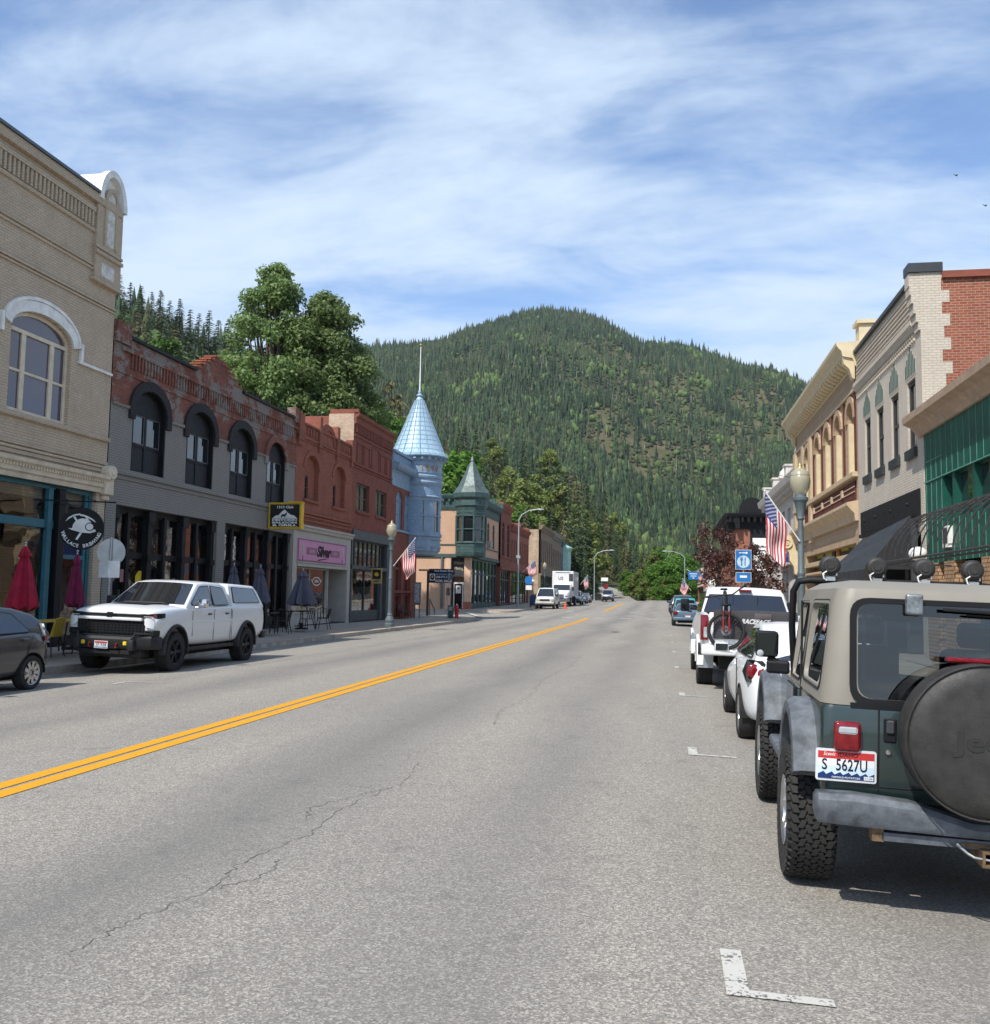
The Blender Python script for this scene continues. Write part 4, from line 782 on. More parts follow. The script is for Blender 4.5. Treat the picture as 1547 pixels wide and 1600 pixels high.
for u in (40.5,43,45.5,48): fr.box(mb,u,u+.3,5.85,6.15,.06,.13)
fr.prof(mb,37.86,55,[(0,4.72),(.12,4.72),(.16,5.0),(.3,5.15),(.42,5.3),(.42,5.42),(0,5.5)]); mb.build('string_course',T)
mb=MB(YBL); fr.prof(mb,37.82,55.4,[(-.3,10.7),(.06,10.7),(.1,10.9),(.14,11.0),(.5,11.08),(.55,11.3),(.62,11.36),(.72,11.5),(.74,11.62),(-.3,11.68)])
for k in range(30): u=38.0+k*.57; fr.prof(mb,u,u+.24,[(.1,10.78),(.2,10.8),(.47,10.95),(.49,11.08),(.1,11.08)])
for u in (37.9,54.7): fr.prof(mb,u,u+.4,[(.05,10.2),(.15,10.25),(.25,10.6),(.45,10.8),(.5,11.08),(.05,11.08)])
mb.build('cornice',T)
mb=MB(YBL); fr.box(mb,38.2,38.9,11.7,12.45,-.75,-.2); fr.box(mb,38.1,39.0,12.45,12.6,-.85,-.1); fr.box(mb,39,55,11.6,11.9,-.6,-.4); mb.split('parapet_pier',T)
for a,b,c,e,r in wins: window(T,fr,a,b,c,e,r,YBL,GDARK,.26,.13,(.5,),.07,(.52,),.08)
mb=MB(YBL)
for a,b,c,e,r in wins: fr.box(mb,b-.12,b+.0,c,e,-.3,-.02)
mb.split('jamb',T)
SIGNW=plain('sign_board_black',(.02,.02,.02),.35)
mb=MB(YB); fr.box(mb,38.2,51.5,3.3,3.5,-.4,.15); fr.box(mb,38.2,51.5,2.9,3.0,-.4,.2); mb.build('sign_sill',T)
shop(T,fr,38.3,51.4,.1,2.9,[40,42,44.2,46.5,49],[2.2],WOOD,gm=GDARK,inset=.4,pw=.14,base=.5)
LIME=plain('lime_gold_lettering',(.40,.42,.05),.4,var=.25,scale=8)
mb=MB(SIGNW); fr.box(mb,39.3,43.6,3.5,4.7,-.4,-.3); SB=mb.build('sign_board',T); text('Gems',.8,fr,42.4,4.05,-.29,LIME,SB,rev=True,bold=.03,width=1.75,aspect=1); text('Rocks',.8,fr,40.35,4.1,-.29,LIME,SB,rev=True,bold=.03,width=1.7)
mb=MB(plain('orange_timber',(.50,.19,.05),.5)); fr.box(mb,43.65,43.95,3.45,4.7,-.4,-.2); mb.build('timber_post',T)
mb=MB(SIGNW); fr.box(mb,44.9,50.6,3.5,4.7,-.4,-.3); SB=mb.build('sign_board',T); text('Shop',.8,fr,46.4,4.0,-.29,LIME,SB,rev=True,bold=.03,width=1.7); text('Gold',.8,fr,48.9,4.0,-.29,LIME,SB,rev=True,bold=.03,width=1.8)
mb=MB(YBL); fr.prof(mb,54.4,55,[(0,5.2),(.95,5.2),(1.0,4.95),(.85,4.85),(.8,4.5),(.5,4.3),(.45,3.8),(.25,3.5),(.2,3.1),(0,3.0)])
p=fr.P(54.37,4.75,.6); mb.lathe([(.02,-.05),(.1,-.05),(.12,0),(.2,0),(.2,-.05),(.27,-.05),(.27,.0)],p,'y',16); mb.build('scroll_bracket',T)
core(T,fr,37.85,55,11.4,YBF,solid=True,depth=15,front=.52)
# ---- white classical bank
BK=plain('pale_stone',(.55,.51,.46),.7,var=.15,scale=2,bump=.1)
fr=Fr((8.0,0,0),(0,1,0),(-1,0,0))
T=thing('bank_building','white classical stone building with dentilled cornice, banded pilasters and rooftop scrolls','building',(XR,65,0)); wins=[(57+3*k,58.5+3*k,4.6,7.6,0) for k in range(6)]
mb=MB(BK); wall(mb,fr,55.2,76,3.6,8.8,wins,.4); fr.box(mb,55.2,56.1,-.2,3.6,-.5,.05); fr.box(mb,74.8,76,-.2,3.6,-.5,.05)
for k in range(9):
    for u in (55.3,75.2): fr.box(mb,u,u+.7,3.7+k*.55,3.7+k*.55+.48,.002,.22)
    fr.box(mb,55.3,56.2,.3+k*.4,.62+k*.4,.05,.2)
mb.build('wall',T)
mb=MB(BK); fr.prof(mb,55.1,76.4,[(-.3,8.3),(.2,8.3),(.25,8.5),(.3,8.55),(.7,8.7),(.78,9.0),(.8,9.1),(-.3,9.2)]); dentils(mb,fr,55.3,76.2,8.36,8.56,.24,.5,.35,.2); fr.box(mb,55.3,76,9.15,9.6,-.5,.2)
for u in (55.4,62,69,75.2): fr.box(mb,u,u+.8,9.2,10.1,-.6,.4); fr.box(mb,u-.08,u+.88,10.1,10.22,-.7,.48)
mb.lathe([(.1,0),(.4,.2),(.3,.6),(.05,.9)],fr.P(66,9.6,0),n=12)
fr.ext(mb,[(56.3,9.6),(59.8,9.6),(59.8,9.9)]+[(58+1.7*math.cos(R(a)),9.6+1.25*math.sin(R(a))) for a in (30,60,90,120,150)]+[(56.3,9.9)],-.4,.25)
mb.build('cornice',T)
for a,b,c,e,r in wins: window(T,fr,a,b,c,e,0,BK,GDARK,.3,.1,(.5,),.08,(.6,))
mb=MB(plain('pale_grey_column',(.40,.39,.38),.6))
for k in range(6): u=57.5+2.9*k; mb.lathe([(.42,.1),(.42,.3),(.33,.4),(.31,3.4),(.4,3.5),(.42,3.7)],fr.P(u,0,.55),n=16)
mb.split('column',T,smooth=40)
mb=MB(plain('navy_awning',(.02,.045,.16),.6)); mb.loft([[fr.P(56.5,4.9,.1),fr.P(61,4.9,.1)],[fr.P(56.5,3.8,1.4),fr.P(61,3.8,1.4)],[fr.P(56.5,3.6,1.4),fr.P(61,3.6,1.4)]],close=False); mb.poly([fr.P(56.5,4.9,.1),fr.P(56.5,3.8,1.4),fr.P(56.5,3.8,.1)]); mb.build('awning',T)
core(T,fr,55.2,76,9.1,BK,solid=True,depth=14,front=.42)
# ---- red brick corner with black cornice and arch
T=thing('corner_building','orange red brick corner building with heavy black cornice and black arched crest','building',(6.4,90,0)); f1=Fr((6.4,0,0),(0,1,0),(-1,0,0)); f2=Fr((0,88,0),(1,0,0),(0,-1,0))
mb=MB(REDLIT); wall(mb,f1,88,112,.1,8.3,[(90+3.2*k,91.2+3.2*k,4.8,7.2,.4) for k in range(6)],.25); mb.box(6.4,12,88,88.3,.1,8.3); mb.build('wall',T)
for k in range(6): window(T,f1,90+3.2*k,91.2+3.2*k,4.8,7.2,.4,BLACKP,GDARK,.15,.1,(),.05,(.5,))
mb=MB(BLACKP)
for f,a,b in ((f1,87.2,112),(f2,5.6,12)):
    f.prof(mb,a,b,[(-.3,7.9),(.08,7.9),(.1,8.3),(.2,8.5),(.3,8.8),(.9,8.95),(1.0,9.2),(1.0,9.3),(-.3,9.35)]); dentils(mb,f,a,b,8.5,8.95,.1,.85,.5,.2)
f2.ext(mb,[(6.7,9.3),(8.9,9.3)]+[(7.8+1.1*math.cos(R(a)),9.6+1.15*math.sin(R(a))) for a in range(0,181,15)],-.3,.35); mb.build('cornice',T)
mb=MB(BLACKP); f2.ext(mb,[(7.05,9.4),(8.55,9.4)]+[(7.8+.78*math.cos(R(a)),9.6+.82*math.sin(R(a))) for a in range(0,181,15)],.36,.38); mb.build('crest_panel',T)
mb=MB(BLACKP); f2.box(mb,7.65,12,1,7.9,.0,.12); mb.build('black_bay',T)
mb=MB(WHITE); f2.box(mb,7.85,9.25,6.35,7.1,.13,.2); f2.box(mb,7.85,9.25,4.2,6.25,.13,.2); SB=mb.build('sign_board',T)
mb=MB(BLACKP); ring(mb,f2,[(8.1,5.7),(8.3,5.95),(8.85,5.95),(9.05,5.7),(8.57,5.2),(8.1,5.7)],[(8.02,5.7),(8.26,6.03),(8.89,6.03),(9.13,5.7),(8.57,5.08),(8.02,5.7)],.2,.22)
for a,b in ((8.3,8.45),(8.6,8.7)): f2.ext(mb,[(a,5.9),(b,5.9),(8.6,5.25),(8.55,5.25)],.2,.215)
mb.build('gem_emblem',SB); text('JEWELRY',.3,f2,8.55,4.8,.205,BLACKP,SB,width=1.1,bold=.01); text('SHOP',.3,f2,8.55,4.45,.205,BLACKP,SB,width=.8,bold=.01)
core(T,f1,88.3,112,8.9,REDLIT,solid=True,depth=12,front=.3)
T,f=simple('tan brick shop building beyond the dark red leaved tree',5.8,116,126,6.8,brickmat('rosy_tan',(.50,.30,.2),(.42,.24,.16),(.4,.3,.22),.3),4,(4.2,6),0,BK,gh=3.6)
T,f=simple('small low brown shop building at the far right end of the street',5.2,130,150,5.2,REDB,5,(3.9,4.8),0,BK,gh=3.5)
# ================================================================ vehicles (local frame: +y forward, origin on the ground under the rear axle)
def carpaint(name,c,rough=.28,metal=0,flake=0):
    if name in _M: return _M[name]
    m=MT(name,rough,.5,metal); n=m.noise(2.5,5,.7,vec=m.obj()); m.col(m.mix(m.ramp(n,[(.45,0.),(.8,.22)]),c,tuple(x*.8+.02 for x in c)))
    m.rough(m.ramp(m.noise(5,5,.7,vec=m.obj()),[(.3,rough),(.75,rough*1.6)])); m.b.inputs['Coat Weight'].default_value=.55 if c[0]>.5 else .9; m.b.inputs['Coat Roughness'].default_value=.05; _M[name]=m.m; return m.m
PW=carpaint('white_car_paint',(.72,.73,.73)); TINT=glassmat('tinted_car_glass',(.01,.012,.015),.02,.8,False); TRIM=plain('black_plastic_trim',(.02,.02,.021),.55,bump=.1,bscale=120)
RIMB=plain('black_alloy',(.015,.015,.017),.3,.6); RIMS=plain('silver_alloy',(.5,.5,.51),.3,.9); REDL=plain('red_lamp_lens',(.17,.004,.008),.15,var=.4,scale=30,coat=.6); AMB=plain('amber_lens',(.6,.16,.02),.15,coat=1); LENS=plain('clear_lamp_lens',(.5,.52,.54),.08,.3,coat=1); UNDER=plain('dark_underbody',(.012,.012,.012),.9); YELL=plain('yellow_fog_lens',(.75,.6,.02),.2,coat=1)
def sect(y,zb,zs,w,ws,cr):
    h=zs-zb; q=[(0,zb),(w*.8,zb),(w*.94,zb+.06*h),(w*.985,zb+.25*h),(w,zb+.5*h),(w*.992,zb+.72*h),(ws+(w-ws)*.35,zs-.10*h),(ws,zs-.015),(ws*.93,zs+cr*.35),(ws*.55,zs+cr*.9),(0,zs+cr)]
    return [(x,y,z) for x,z in q]+[(-x,y,z) for x,z in q[-2:0:-1]]
def body(T,mat,st,axles,ar,name='body',sub=2,aw=3.0,az=None):
    mb=MB(mat); mb.loft([sect(*s) for s in st]); o=mb.build(name,T,sub=sub); o.parent=None
    cs=[]
    for i,y in enumerate(axles):
        for s in (-1,1):
            c=MB(UNDER); W=st[len(st)//2][3]; c.lathe([(.001,W-.34),(ar,W-.34),(ar,W+.3),(.001,W+.3)] if s>0 else [(.001,-W-.3),(ar,-W-.3),(ar,-W+.34),(.001,-W+.34)],(0,y,(az or ar*.86)),'x',28); cs.append(c.build('cut'))
    bake(o,*cs); o.parent=T; me=o.data; me.polygons.foreach_set('use_smooth',[True]*len(me.polygons)); me.set_sharp_from_angle(angle=R(38)); return o
def wheel(T,x,y,r,w,s,rimm=RIMB,n=6,rimr=.62,tread=0,turn=0,zc=None,flat=False):
    zc=zc or r-.008; xo=x+s*w/2; xi=x-s*w/2; rr=r*rimr
    mb=MB(rimm); f=xo-s*.02
    mb.lathe([(rr,xo-s*.0),(rr-.02,xo-s*.015),(rr-.035,xo-s*.10),(.001,xo-s*.11)],(0,y,zc),'x',24); mb.use(UNDER); mb.lathe([(rr-.03,xo-s*.06),(.001,xo-s*.065)],(0,y,zc),'x',24); mb.use(rimm)
    for k in range(n):
        t=2*PI*k/n; c,d=math.cos(t),math.sin(t); wd=.035 if n<9 else .02
        for rot in ((-.12,.12) if n<8 else (0,)):
            c2,d2=math.cos(t+rot),math.sin(t+rot); p0=Vector((f-s*.035,y+c*.05,zc+d*.05)); p1=Vector((f-s*.01,y+c2*(rr-.015),zc+d2*(rr-.015))); mb.tube([p0,p1],[wd,wd*.7],5)
    mb.lathe([(.001,f+s*.005),(.055,f),(.065,f-s*.05)],(0,y,zc),'x',14); W=mb.build('wheel',T,smooth=40)
    mb=MB(RUBBER); b=.03 if r<.36 else .045
    prof=[(rr-.005,xo-s*.02),(rr+.01,xo-s*.003),(rr+(r-rr)*.55,xo+s*.012),(r-b*.6,xo-s*.004),(r-.012,xo-s*b*.9),(r,xo-s*b*1.6),(r,xi+s*b*1.6),(r-.012,xi+s*b*.9),(r-b*.6,xi+s*.004),(rr,xi+s*.01),(rr-.02,xi+s*.05)]
    if tread: prof=[(q-.012 if q>r-.02 else q,h) for q,h in prof]
    mb.lathe(prof,(0,y,zc),'x',48)
    if tread:
        N=tread; cols=6; span=w-.03
        for k in range(N):
            for j in range(cols):
                t0=2*PI*(k+(.5 if j%2 else 0)+.06)/N; t1=t0+2*PI/N*.80; x0=x-span/2+span*j/cols+.004; x1=x0+span/cols-.008
                edge=j in (0,cols-1); ra,rb=r-.022,r+.002; sk=(.010 if j%2 else -.010)
                if edge: x0,x1=(x0-.012,x1) if j==0 else (x0,x1+.012)
                P=lambda X,t,q:(X,y+q*math.cos(t),zc+q*math.sin(t)); z_=[]
                for q in (ra,rb):
                    e=.006 if (edge and q==rb) else 0
                    z_+=[P(x0+(e if j==0 else 0)+sk,t0,q),P(x1-(e if j else 0)+sk,t0,q),P(x1-(e if j else 0)-sk,t1,q),P(x0+(e if j==0 else 0)-sk,t1,q)]
                mb.add(z_,[(4,5,6,7),(0,1,5,4),(1,2,6,5),(2,3,7,6),(3,0,4,7)])
            for s2 in (-1,1):  # shoulder lugs
                t0=2*PI*(k+.1)/N; t1=t0+2*PI/N*.5; X=x+s2*w/2; q0,q1=r-.06,r-.016; P=lambda X,t,q:(X,y+q*math.cos(t),zc+q*math.sin(t))
                a=[P(X-s2*.01,t0,q1),P(X-s2*.01,t1,q1),P(X,t1,q0),P(X,t0,q0)]; b2=[P(X+s2*.007,t0,q1),P(X+s2*.007,t1,q1),P(X+s2*.012,t1,q0),P(X+s2*.012,t0,q0)]
                mb.add(a+b2,[(4,5,6,7),(0,1,5,4),(1,2,6,5),(2,3,7,6),(3,0,4,7)])
    mb.build('tyre',W,smooth=30); return W
def cabin(T,mat,prof,wb,wt,zb,zt,crown=.03,name='cabin',bevel=.05,low=None):
    X=lambda z:wb+(wt-wb)*(z-zb)/(zt-zb)
    mb=MB(mat); low=zb-.08 if low is None else low
    P=[(prof[0][0],low)]+list(prof)+[(prof[-1][0],low)]
    rings=[]
    for y,z in P:
        x=X(max(z,zb)); c=crown if z>zb+.3 else crown*.4
        rings.append([(-x,y,z),(-x*.6,y,z+c*.75),(0,y,z+c),(x*.6,y,z+c*.75),(x,y,z)])
    mb.loft(rings,cap=False,close=False); mb.poly([r[0] for r in rings]); mb.poly([r[-1] for r in rings][::-1]); mb.poly([rings[0][0],rings[0][-1],rings[-1][-1],rings[-1][0]])
    bm=bmesh.new(); me=bpy.data.meshes.new('x'); o=mb.build(name,T); bm.from_mesh(o.data); bmesh.ops.remove_doubles(bm,verts=bm.verts,dist=1e-4); bmesh.ops.recalc_face_normals(bm,faces=bm.faces)
    es=[e for e in bm.edges if len(e.link_faces)==2 and e.calc_face_angle(0)>R(25)]
    if bevel: bmesh.ops.bevel(bm,geom=es,offset=bevel,segments=3,profile=.5,affect='EDGES',clamp_overlap=True)
    bm.to_mesh(o.data); bm.free(); bpy.data.meshes.remove(me); o.data.polygons.foreach_set('use_smooth',[True]*len(o.data.polygons)); o.data.set_sharp_from_angle(angle=R(28))
    return X
def rpoly(pts,r=.04,n=3):
    out=[]; N=len(pts)
    for i in range(N):
        p,a,b=Vector(pts[i]),Vector(pts[i-1]),Vector(pts[(i+1)%N]); da,db=(a-p),(b-p); rr=min(r,da.length*.45,db.length*.45); s,e=p+da.normalized()*rr,p+db.normalized()*rr
        for k in range(n+1): t=k/n; out.append(tuple(s*(1-t)**2+p*2*t*(1-t)+e*t*t))
    return out
def sideglass(T,X,poly,sides=(-1,1),name='side_window',gm=None,off=.007,r=.05):
    for s in sides:
        mb=MB(gm or TINT); p=rpoly(poly,r); mb.prism([(s*(X(z)+off),y,z) for y,z in p],(-s*.02,0,0)); w=mb.build(name,T)
        m=MB(TRIM); c=(sum(q[0] for q in p)/len(p),sum(q[1] for q in p)/len(p)); o=[(c[0]+(y-c[0])*1.06+(.012 if y>c[0] else -.012),c[1]+(z-c[1])*1.09) for y,z in p]; m.prism([(s*(X(z)+off-.004),y,z) for y,z in o],(-s*.02,0,0)); m.build('window_seal',w)
def endglass(T,X,p0,p1,ins=.05,name='windscreen',gm=None,off=.012,crown=.03,n=6,top=.035,bot=.05):
    a,b=Vector((0,*p0)),Vector((0,*p1)); d=(b-a); L=d.length; d/=L; nn=Vector((0,-d.z,d.y)); 
    if (nn.y<0)!=(name.startswith('rear')): nn=-nn
    mb=MB(gm or TINT); rows=[]
    for t in (bot,L-top):
        c=a+d*t; x=X(c.z)-ins; rows.append([(x*k/n,c.y+nn.y*(off+crown*(1-(k/n)**2)),c.z+nn.z*(off+crown*(1-(k/n)**2))) for k in range(-n,n+1)])
    mb.loft(rows,close=False); return mb.build(name,T,smooth=40)
def plate(T,cx,y,cz,s=-1,txt='IDAHO',w=.305,h=.152,name='number_plate',top=(.4,.05,.05)):
    f=Fr((cx,y,cz),(-s if 0 else 1,0,0),(0,s,0)); mb=MB(plain('plate_white',(.62,.64,.66),.35)); f.box(mb,-w/2,w/2,-h/2,h/2,0,.012); mb.use(plain('plate_red',(.45,.03,.03),.4)); f.box(mb,-w/2+.012,w/2-.012,h/2-.045,h/2-.012,.012,.014); mb.use(plain('plate_blue',(.04,.12,.32),.4)); f.box(mb,-w/2+.012,w/2-.012,-h/2+.012,-h/2+.03,.012,.014)
    o=mb.build(name,T)
    if txt: text(txt,.085,f,0,-.005,.0145,BLACKP,o,ext=.001,width=w*.75,rev=(s>0))
    return o
def mirror(T,s,x,y,z,w=.11,h=.16,mat=None,face=-1,dd=.07,arm=True,gm=None):
    mb=MB(mat or TRIM); mb.rbox(x-w,x+w,y-dd,y+dd,z-h/2,z+h/2,.03,2)
    if arm: mb.tube([(x,y,z-h*.4),(s*(abs(x)-w-.06),y+.02,z-h*.5)],.025,6)
    o=mb.build('wing_mirror',T,smooth=40); m=MB(gm or plain('mirror_glass',(.08,.09,.10),.03,.9,var=.02)); m.rbox(x-w+.015,x+w-.015,y+face*dd-.004,y+face*dd+.004,z-h/2+.015,z+h/2-.015,.003,1); m.build('mirror_glass',o); return o
def arch(T,y,r,zc,W,a0=0,a1=PI,mat=None,dr=.06,out=.05,name='wheel_arch',inn=.1):
    for s in (-1,1):
        mb=MB(mat or TRIM); mb.lathe([(r,s*(W-inn)),(r,s*(W+out)),(r+dr*.7,s*(W+out)),(r+dr,s*(W+out*.3)),(r+dr,s*(W-inn)),(r,s*(W-inn))],(0,y,zc),'x',20,a0,a1); mb.build(name,T,smooth=40)
def seam(T,pts,X,s,name='door_seam',w=.006):
    mb=MB(UNDER); mb.tube([(s*(X+.001),y,z) for y,z in pts],w,4); mb.build(name,T)
def underbox(T,W,y0,y1,z0=.2,z1=.6):
    mb=MB(UNDER); mb.box(-W*.62,W*.62,y0,y1,z0,z1); mb.tube([(-W*.85,0,z0+.12),(W*.85,0,z0+.12)],.06,8); mb.build('underbody',T)
# ---------------------------------------------------------------- white crew-cab pickup with canopy (left kerb, facing us)
T=thing('pickup_truck','white crew-cab pickup with bed canopy parked facing the camera at the left kerb','pickup',(-11.33,22.85,gz(-11.3,20)+.02),PI,world=False)
T.rotation_euler=(0,R(-1.3),PI); T.scale=(1,.94,1); T.location=(-11.33,22.62,T.location[2])
body(T,PW,[(-1.22,.66,1.28,.92,.88,0),(-1.17,.58,1.36,.97,.93,0),(-.75,.54,1.39,.99,.95,0),(0,.52,1.40,.995,.95,0),(1.2,.50,1.40,.99,.95,0),(2.3,.50,1.39,.99,.95,0),(3.0,.52,1.38,.99,.94,.03),(3.75,.56,1.36,1.0,.92,.09),(4.35,.62,1.32,.99,.90,.09),(4.62,.76,1.28,.97,.88,.06),(4.67,.80,1.26,.96,.86,.04),(4.69,.84,1.18,.94,.84,.0)],(0,3.75),.52,az=.47)
X=cabin(T,PW,[(.86,1.40),(.95,1.85),(1.2,1.925),(2.1,1.94),(2.45,1.90),(3.25,1.40)],.94,.75,1.40,1.93,.03); 
X2=cabin(T,PW,[(-1.15,1.40),(-.90,1.77),(-.74,1.88),(.4,1.91),(.82,1.90),(.84,1.40)],.94,.77,1.40,1.91,.03,name='bed_canopy')
sideglass(T,X,[(1.05,1.43),(1.18,1.81),(1.82,1.85),(1.84,1.43)],name='rear_door_window'); sideglass(T,X,[(1.95,1.43),(1.94,1.85),(2.38,1.83),(2.95,1.48),(2.93,1.43)],name='front_door_window'); sideglass(T,X2,[(-.85,1.47),(-.64,1.80),(.62,1.83),(.70,1.47)],name='canopy_window')
endglass(T,X,(3.25,1.40),(2.45,1.90),.07,'windscreen',TINT); endglass(T,X2,(-1.15,1.40),(-.9,1.77),.1,'rear_canopy_window')
for s in (-1,1):
    for pts in ([(.98,.62),(.96,1.33)],[(1.9,.6),(1.9,1.33)],[(2.98,.75),(3.0,1.30)],[(-.9+1.8,.6),(.9,1.30)]): seam(T,pts,.985,s)
    for y in (1.12,2.05): mb=MB(TRIM); mb.rbox(s*.985-.02,s*.985+.02,y,y+.16,1.20,1.235,.01,1); mb.build('door_handle',T)
    mirror(T,s,s*1.12,2.80,1.47,.11,.2,CHROME if s<0 else TRIM,-1)
    for y,tn in ((0,0),(3.75,0)): wheel(T,s*.87,y,.435,.29,s,RIMB,6,.58,34)
    mb=MB(TRIM); mb.rbox(s*.90-.07,s*.90+.07,.65,3.1,.42,.50,.02,2); mb.build('side_step',T,smooth=40)
    mb=MB(TRIM); mb.rbox(s*.93-.06,s*.93+.06,-1.24,-1.05,.55,.72,.02,2); mb.build('bumper_end',T,smooth=40)
arch(T,0,.50,.47,.985,R(-8),R(188)); arch(T,3.75,.50,.47,.985,R(-8),R(188))
for s in (-1,1):
    mb=MB(PW); mb.loft([[(s*.985,y,1.02),(s*(.985+b),y,1.05),(s*.985,y,1.09)] for y,b in ((-.6,.0),(-.2,.018),(2.8,.018),(3.1,.0))]); mb.build('body_crease',T,smooth=60)
underbox(T,.98,-1,4.3,.3,.7)
mb=MB(BLACKP); mb.rbox(-.76,.76,4.60,4.73,.80,1.12,.03,2); GR=mb.build('grille',T)
mb=MB(plain('dark_grille_bar',(.05,.05,.055),.25,.8))
for j in range(5):
    for k in range(18): x=-.68+k*.08; z=.84+j*.055; mb.prism([(x-.034,4.735,z),(x,4.745,z+.024),(x+.034,4.735,z),(x,4.74,z-.012)],(0,-.02,0))
mb.build('grille_mesh',GR)
mb=MB(PW); mb.rbox(-.72,.72,4.62,4.79,1.10,1.165,.02,2); mb.build('grille_bar',GR,smooth=40)
mb=MB(BLACKP); mb.box(-.12,.12,4.74,4.785,1.19,1.24); mb.box(-.055,.055,4.745,4.795,1.16,1.265); mb.rbox(-.74,.74,4.58,4.735,1.178,1.238,.012,1); mb.build('badge',GR)
for s in (-1,1):
    mb=MB(BLACKP); mb.loft([[(s*x,4.3,1.17),(s*x,y,1.165),(s*x,y-.01,z),(s*x,4.3,z)] for x,y,z in ((.66,4.735,1.245),(.84,4.72,1.25),(.95,4.62,1.26),(1.003,4.44,1.265))]); H_=mb.build('headlamp',T); mb=MB(LENS); mb.rbox(s*.82-.12,s*.82+.08,4.70,4.735,1.18,1.20,.004,1); mb.use(plain('red_brown_lens',(.16,.02,.012),.1,coat=1)); mb.rbox(s*.94-.02,s*.94+.03,4.40,4.66,1.17,1.24,.01,1); mb.build('lens',H_)
    mb=MB(PW); mb.loft([[(s*x,y,z0),(s*x,y,z1),(s*x,4.4,z1),(s*x,4.4,z0)] for x,y,z0,z1 in ((.74,4.70,1.06,1.15),(.80,4.735,.98,1.165),(.93,4.70,.95,1.165),(.985,4.60,.97,1.15),(1.0,4.5,1.0,1.13))]); mb.build('front_wing_panel',T,smooth=50)
    mb=MB(LENS); mb.rbox(s*.84-.05,s*.84+.06,4.66,4.70,.86,.90,.01,1); mb.build('lower_lamp',T); mb=MB(plain('tow_hook_red',(.35,.03,.02),.5)); mb.tube([(s*.30,4.9,.55),(s*.30,5.0,.56),(s*.30,5.0,.63),(s*.30,4.9,.64)],.014,6); mb.build('tow_hook',T)
    mb=MB(BLACKP); mb.rbox(s*.86-.12,s*.86+.10,4.42,4.70,.78,.92,.03,2); mb.build('air_vent',T)
mb=MB(TRIM); mb.loft([[(x,4.35,.54),(x,y-.05,.52),(x,y,.58),(x,y,z-.05),(x,y-.05,z),(x,4.35,z)] for x,y,z in ((-1.0,4.55,.74),(-.93,4.72,.80),(-.66,4.84,.80),(-.62,4.93,.77),(.62,4.93,.77),(.66,4.84,.80),(.93,4.72,.80),(1.0,4.55,.74))]); mb.use(UNDER); mb.rbox(-.34,.34,4.90,4.937,.53,.545,.004,1); mb.box(-.56,.56,4.6,4.90,.42,.50); mb.use(TRIM); mb.rbox(-.70,.70,4.3,4.7,.34,.52,.03,2)
for s in (-1,1):
    mb.rbox(s*.60-.07,s*.60+.07,4.82,4.98,.50,.72,.03,2); mb.tube([(s*.6,4.93,.72),(s*.64,4.86,.84),(s*.92,4.66,.84)],.022,6)
B_=mb.build('front_bumper',T,smooth=40)
for s in (-1,1): mb=MB(YELL); mb.rbox(s*.47-.04,s*.47+.04,4.90,4.95,.60,.68,.01,1); mb.build('fog_lamp',B_)
plate(T,0.05,4.94,.60,1,'1F 938',.3,.15)
mb=MB(plain('bonnet_black_vinyl',(.012,.012,.013),.4)); rows=[]
for y,z in ((3.2,1.43),(3.5,1.455),(3.8,1.45),(4.1,1.435)): rows.append([(x,y,z+.006-(x/.9)**2*.05) for x in (-.42,-.2,0,.2,.42)])
mb.loft(rows,close=False); mb.rbox(-.5,.5,3.2,3.4,1.43,1.475,.02,2); mb.build('bonnet_decal',T)
mb=MB(TRIM); mb.tube([(.1,2.0,1.95),(.1,1.85,2.01)],[.03,.008],6); mb.build('roof_aerial',T)
# ---------------------------------------------------------------- dark grey hatchback (cut by the left edge)
GREYP=carpaint('dark_grey_metallic',(.045,.046,.052),.3,.4)
T=thing('hatchback_car','dark grey hatchback with silver wheel covers cut by the left edge of the photo','car',(-11.55,14.92,gz(-11.5,15)+.01),PI,world=False)
body(T,GREYP,[(-.62,.42,.84,.60,.5,0),(-.57,.34,.92,.74,.66,.02),(-.35,.26,.97,.82,.75,.02),(0,.24,.99,.845,.79,.02),(.8,.22,.96,.845,.80,.0),(1.6,.22,.92,.845,.8,0),(2.2,.23,.90,.84,.76,.04),(2.7,.26,.84,.83,.70,.07),(3.1,.32,.74,.76,.6,.06),(3.28,.40,.62,.6,.4,.0)],(0,2.55),.345,az=.30)
X=cabin(T,GREYP,[(-.56,.93),(-.40,1.16),(-.16,1.30),(.3,1.40),(.9,1.445),(1.4,1.43),(2.25,.93)],.78,.60,.93,1.44,.03,bevel=.06)
sideglass(T,X,[(.02,1.00),(.38,1.30),(.9,1.355),(.92,.985)],name='rear_door_window'); sideglass(T,X,[(1.0,.985),(.98,1.36),(1.4,1.35),(2.0,1.0),(1.98,.985)],name='front_door_window')
endglass(T,X,(-.40,1.16),(-.1,1.32),.1,'rear_window'); endglass(T,X,(2.25,.93),(1.4,1.43),.08,'windscreen')
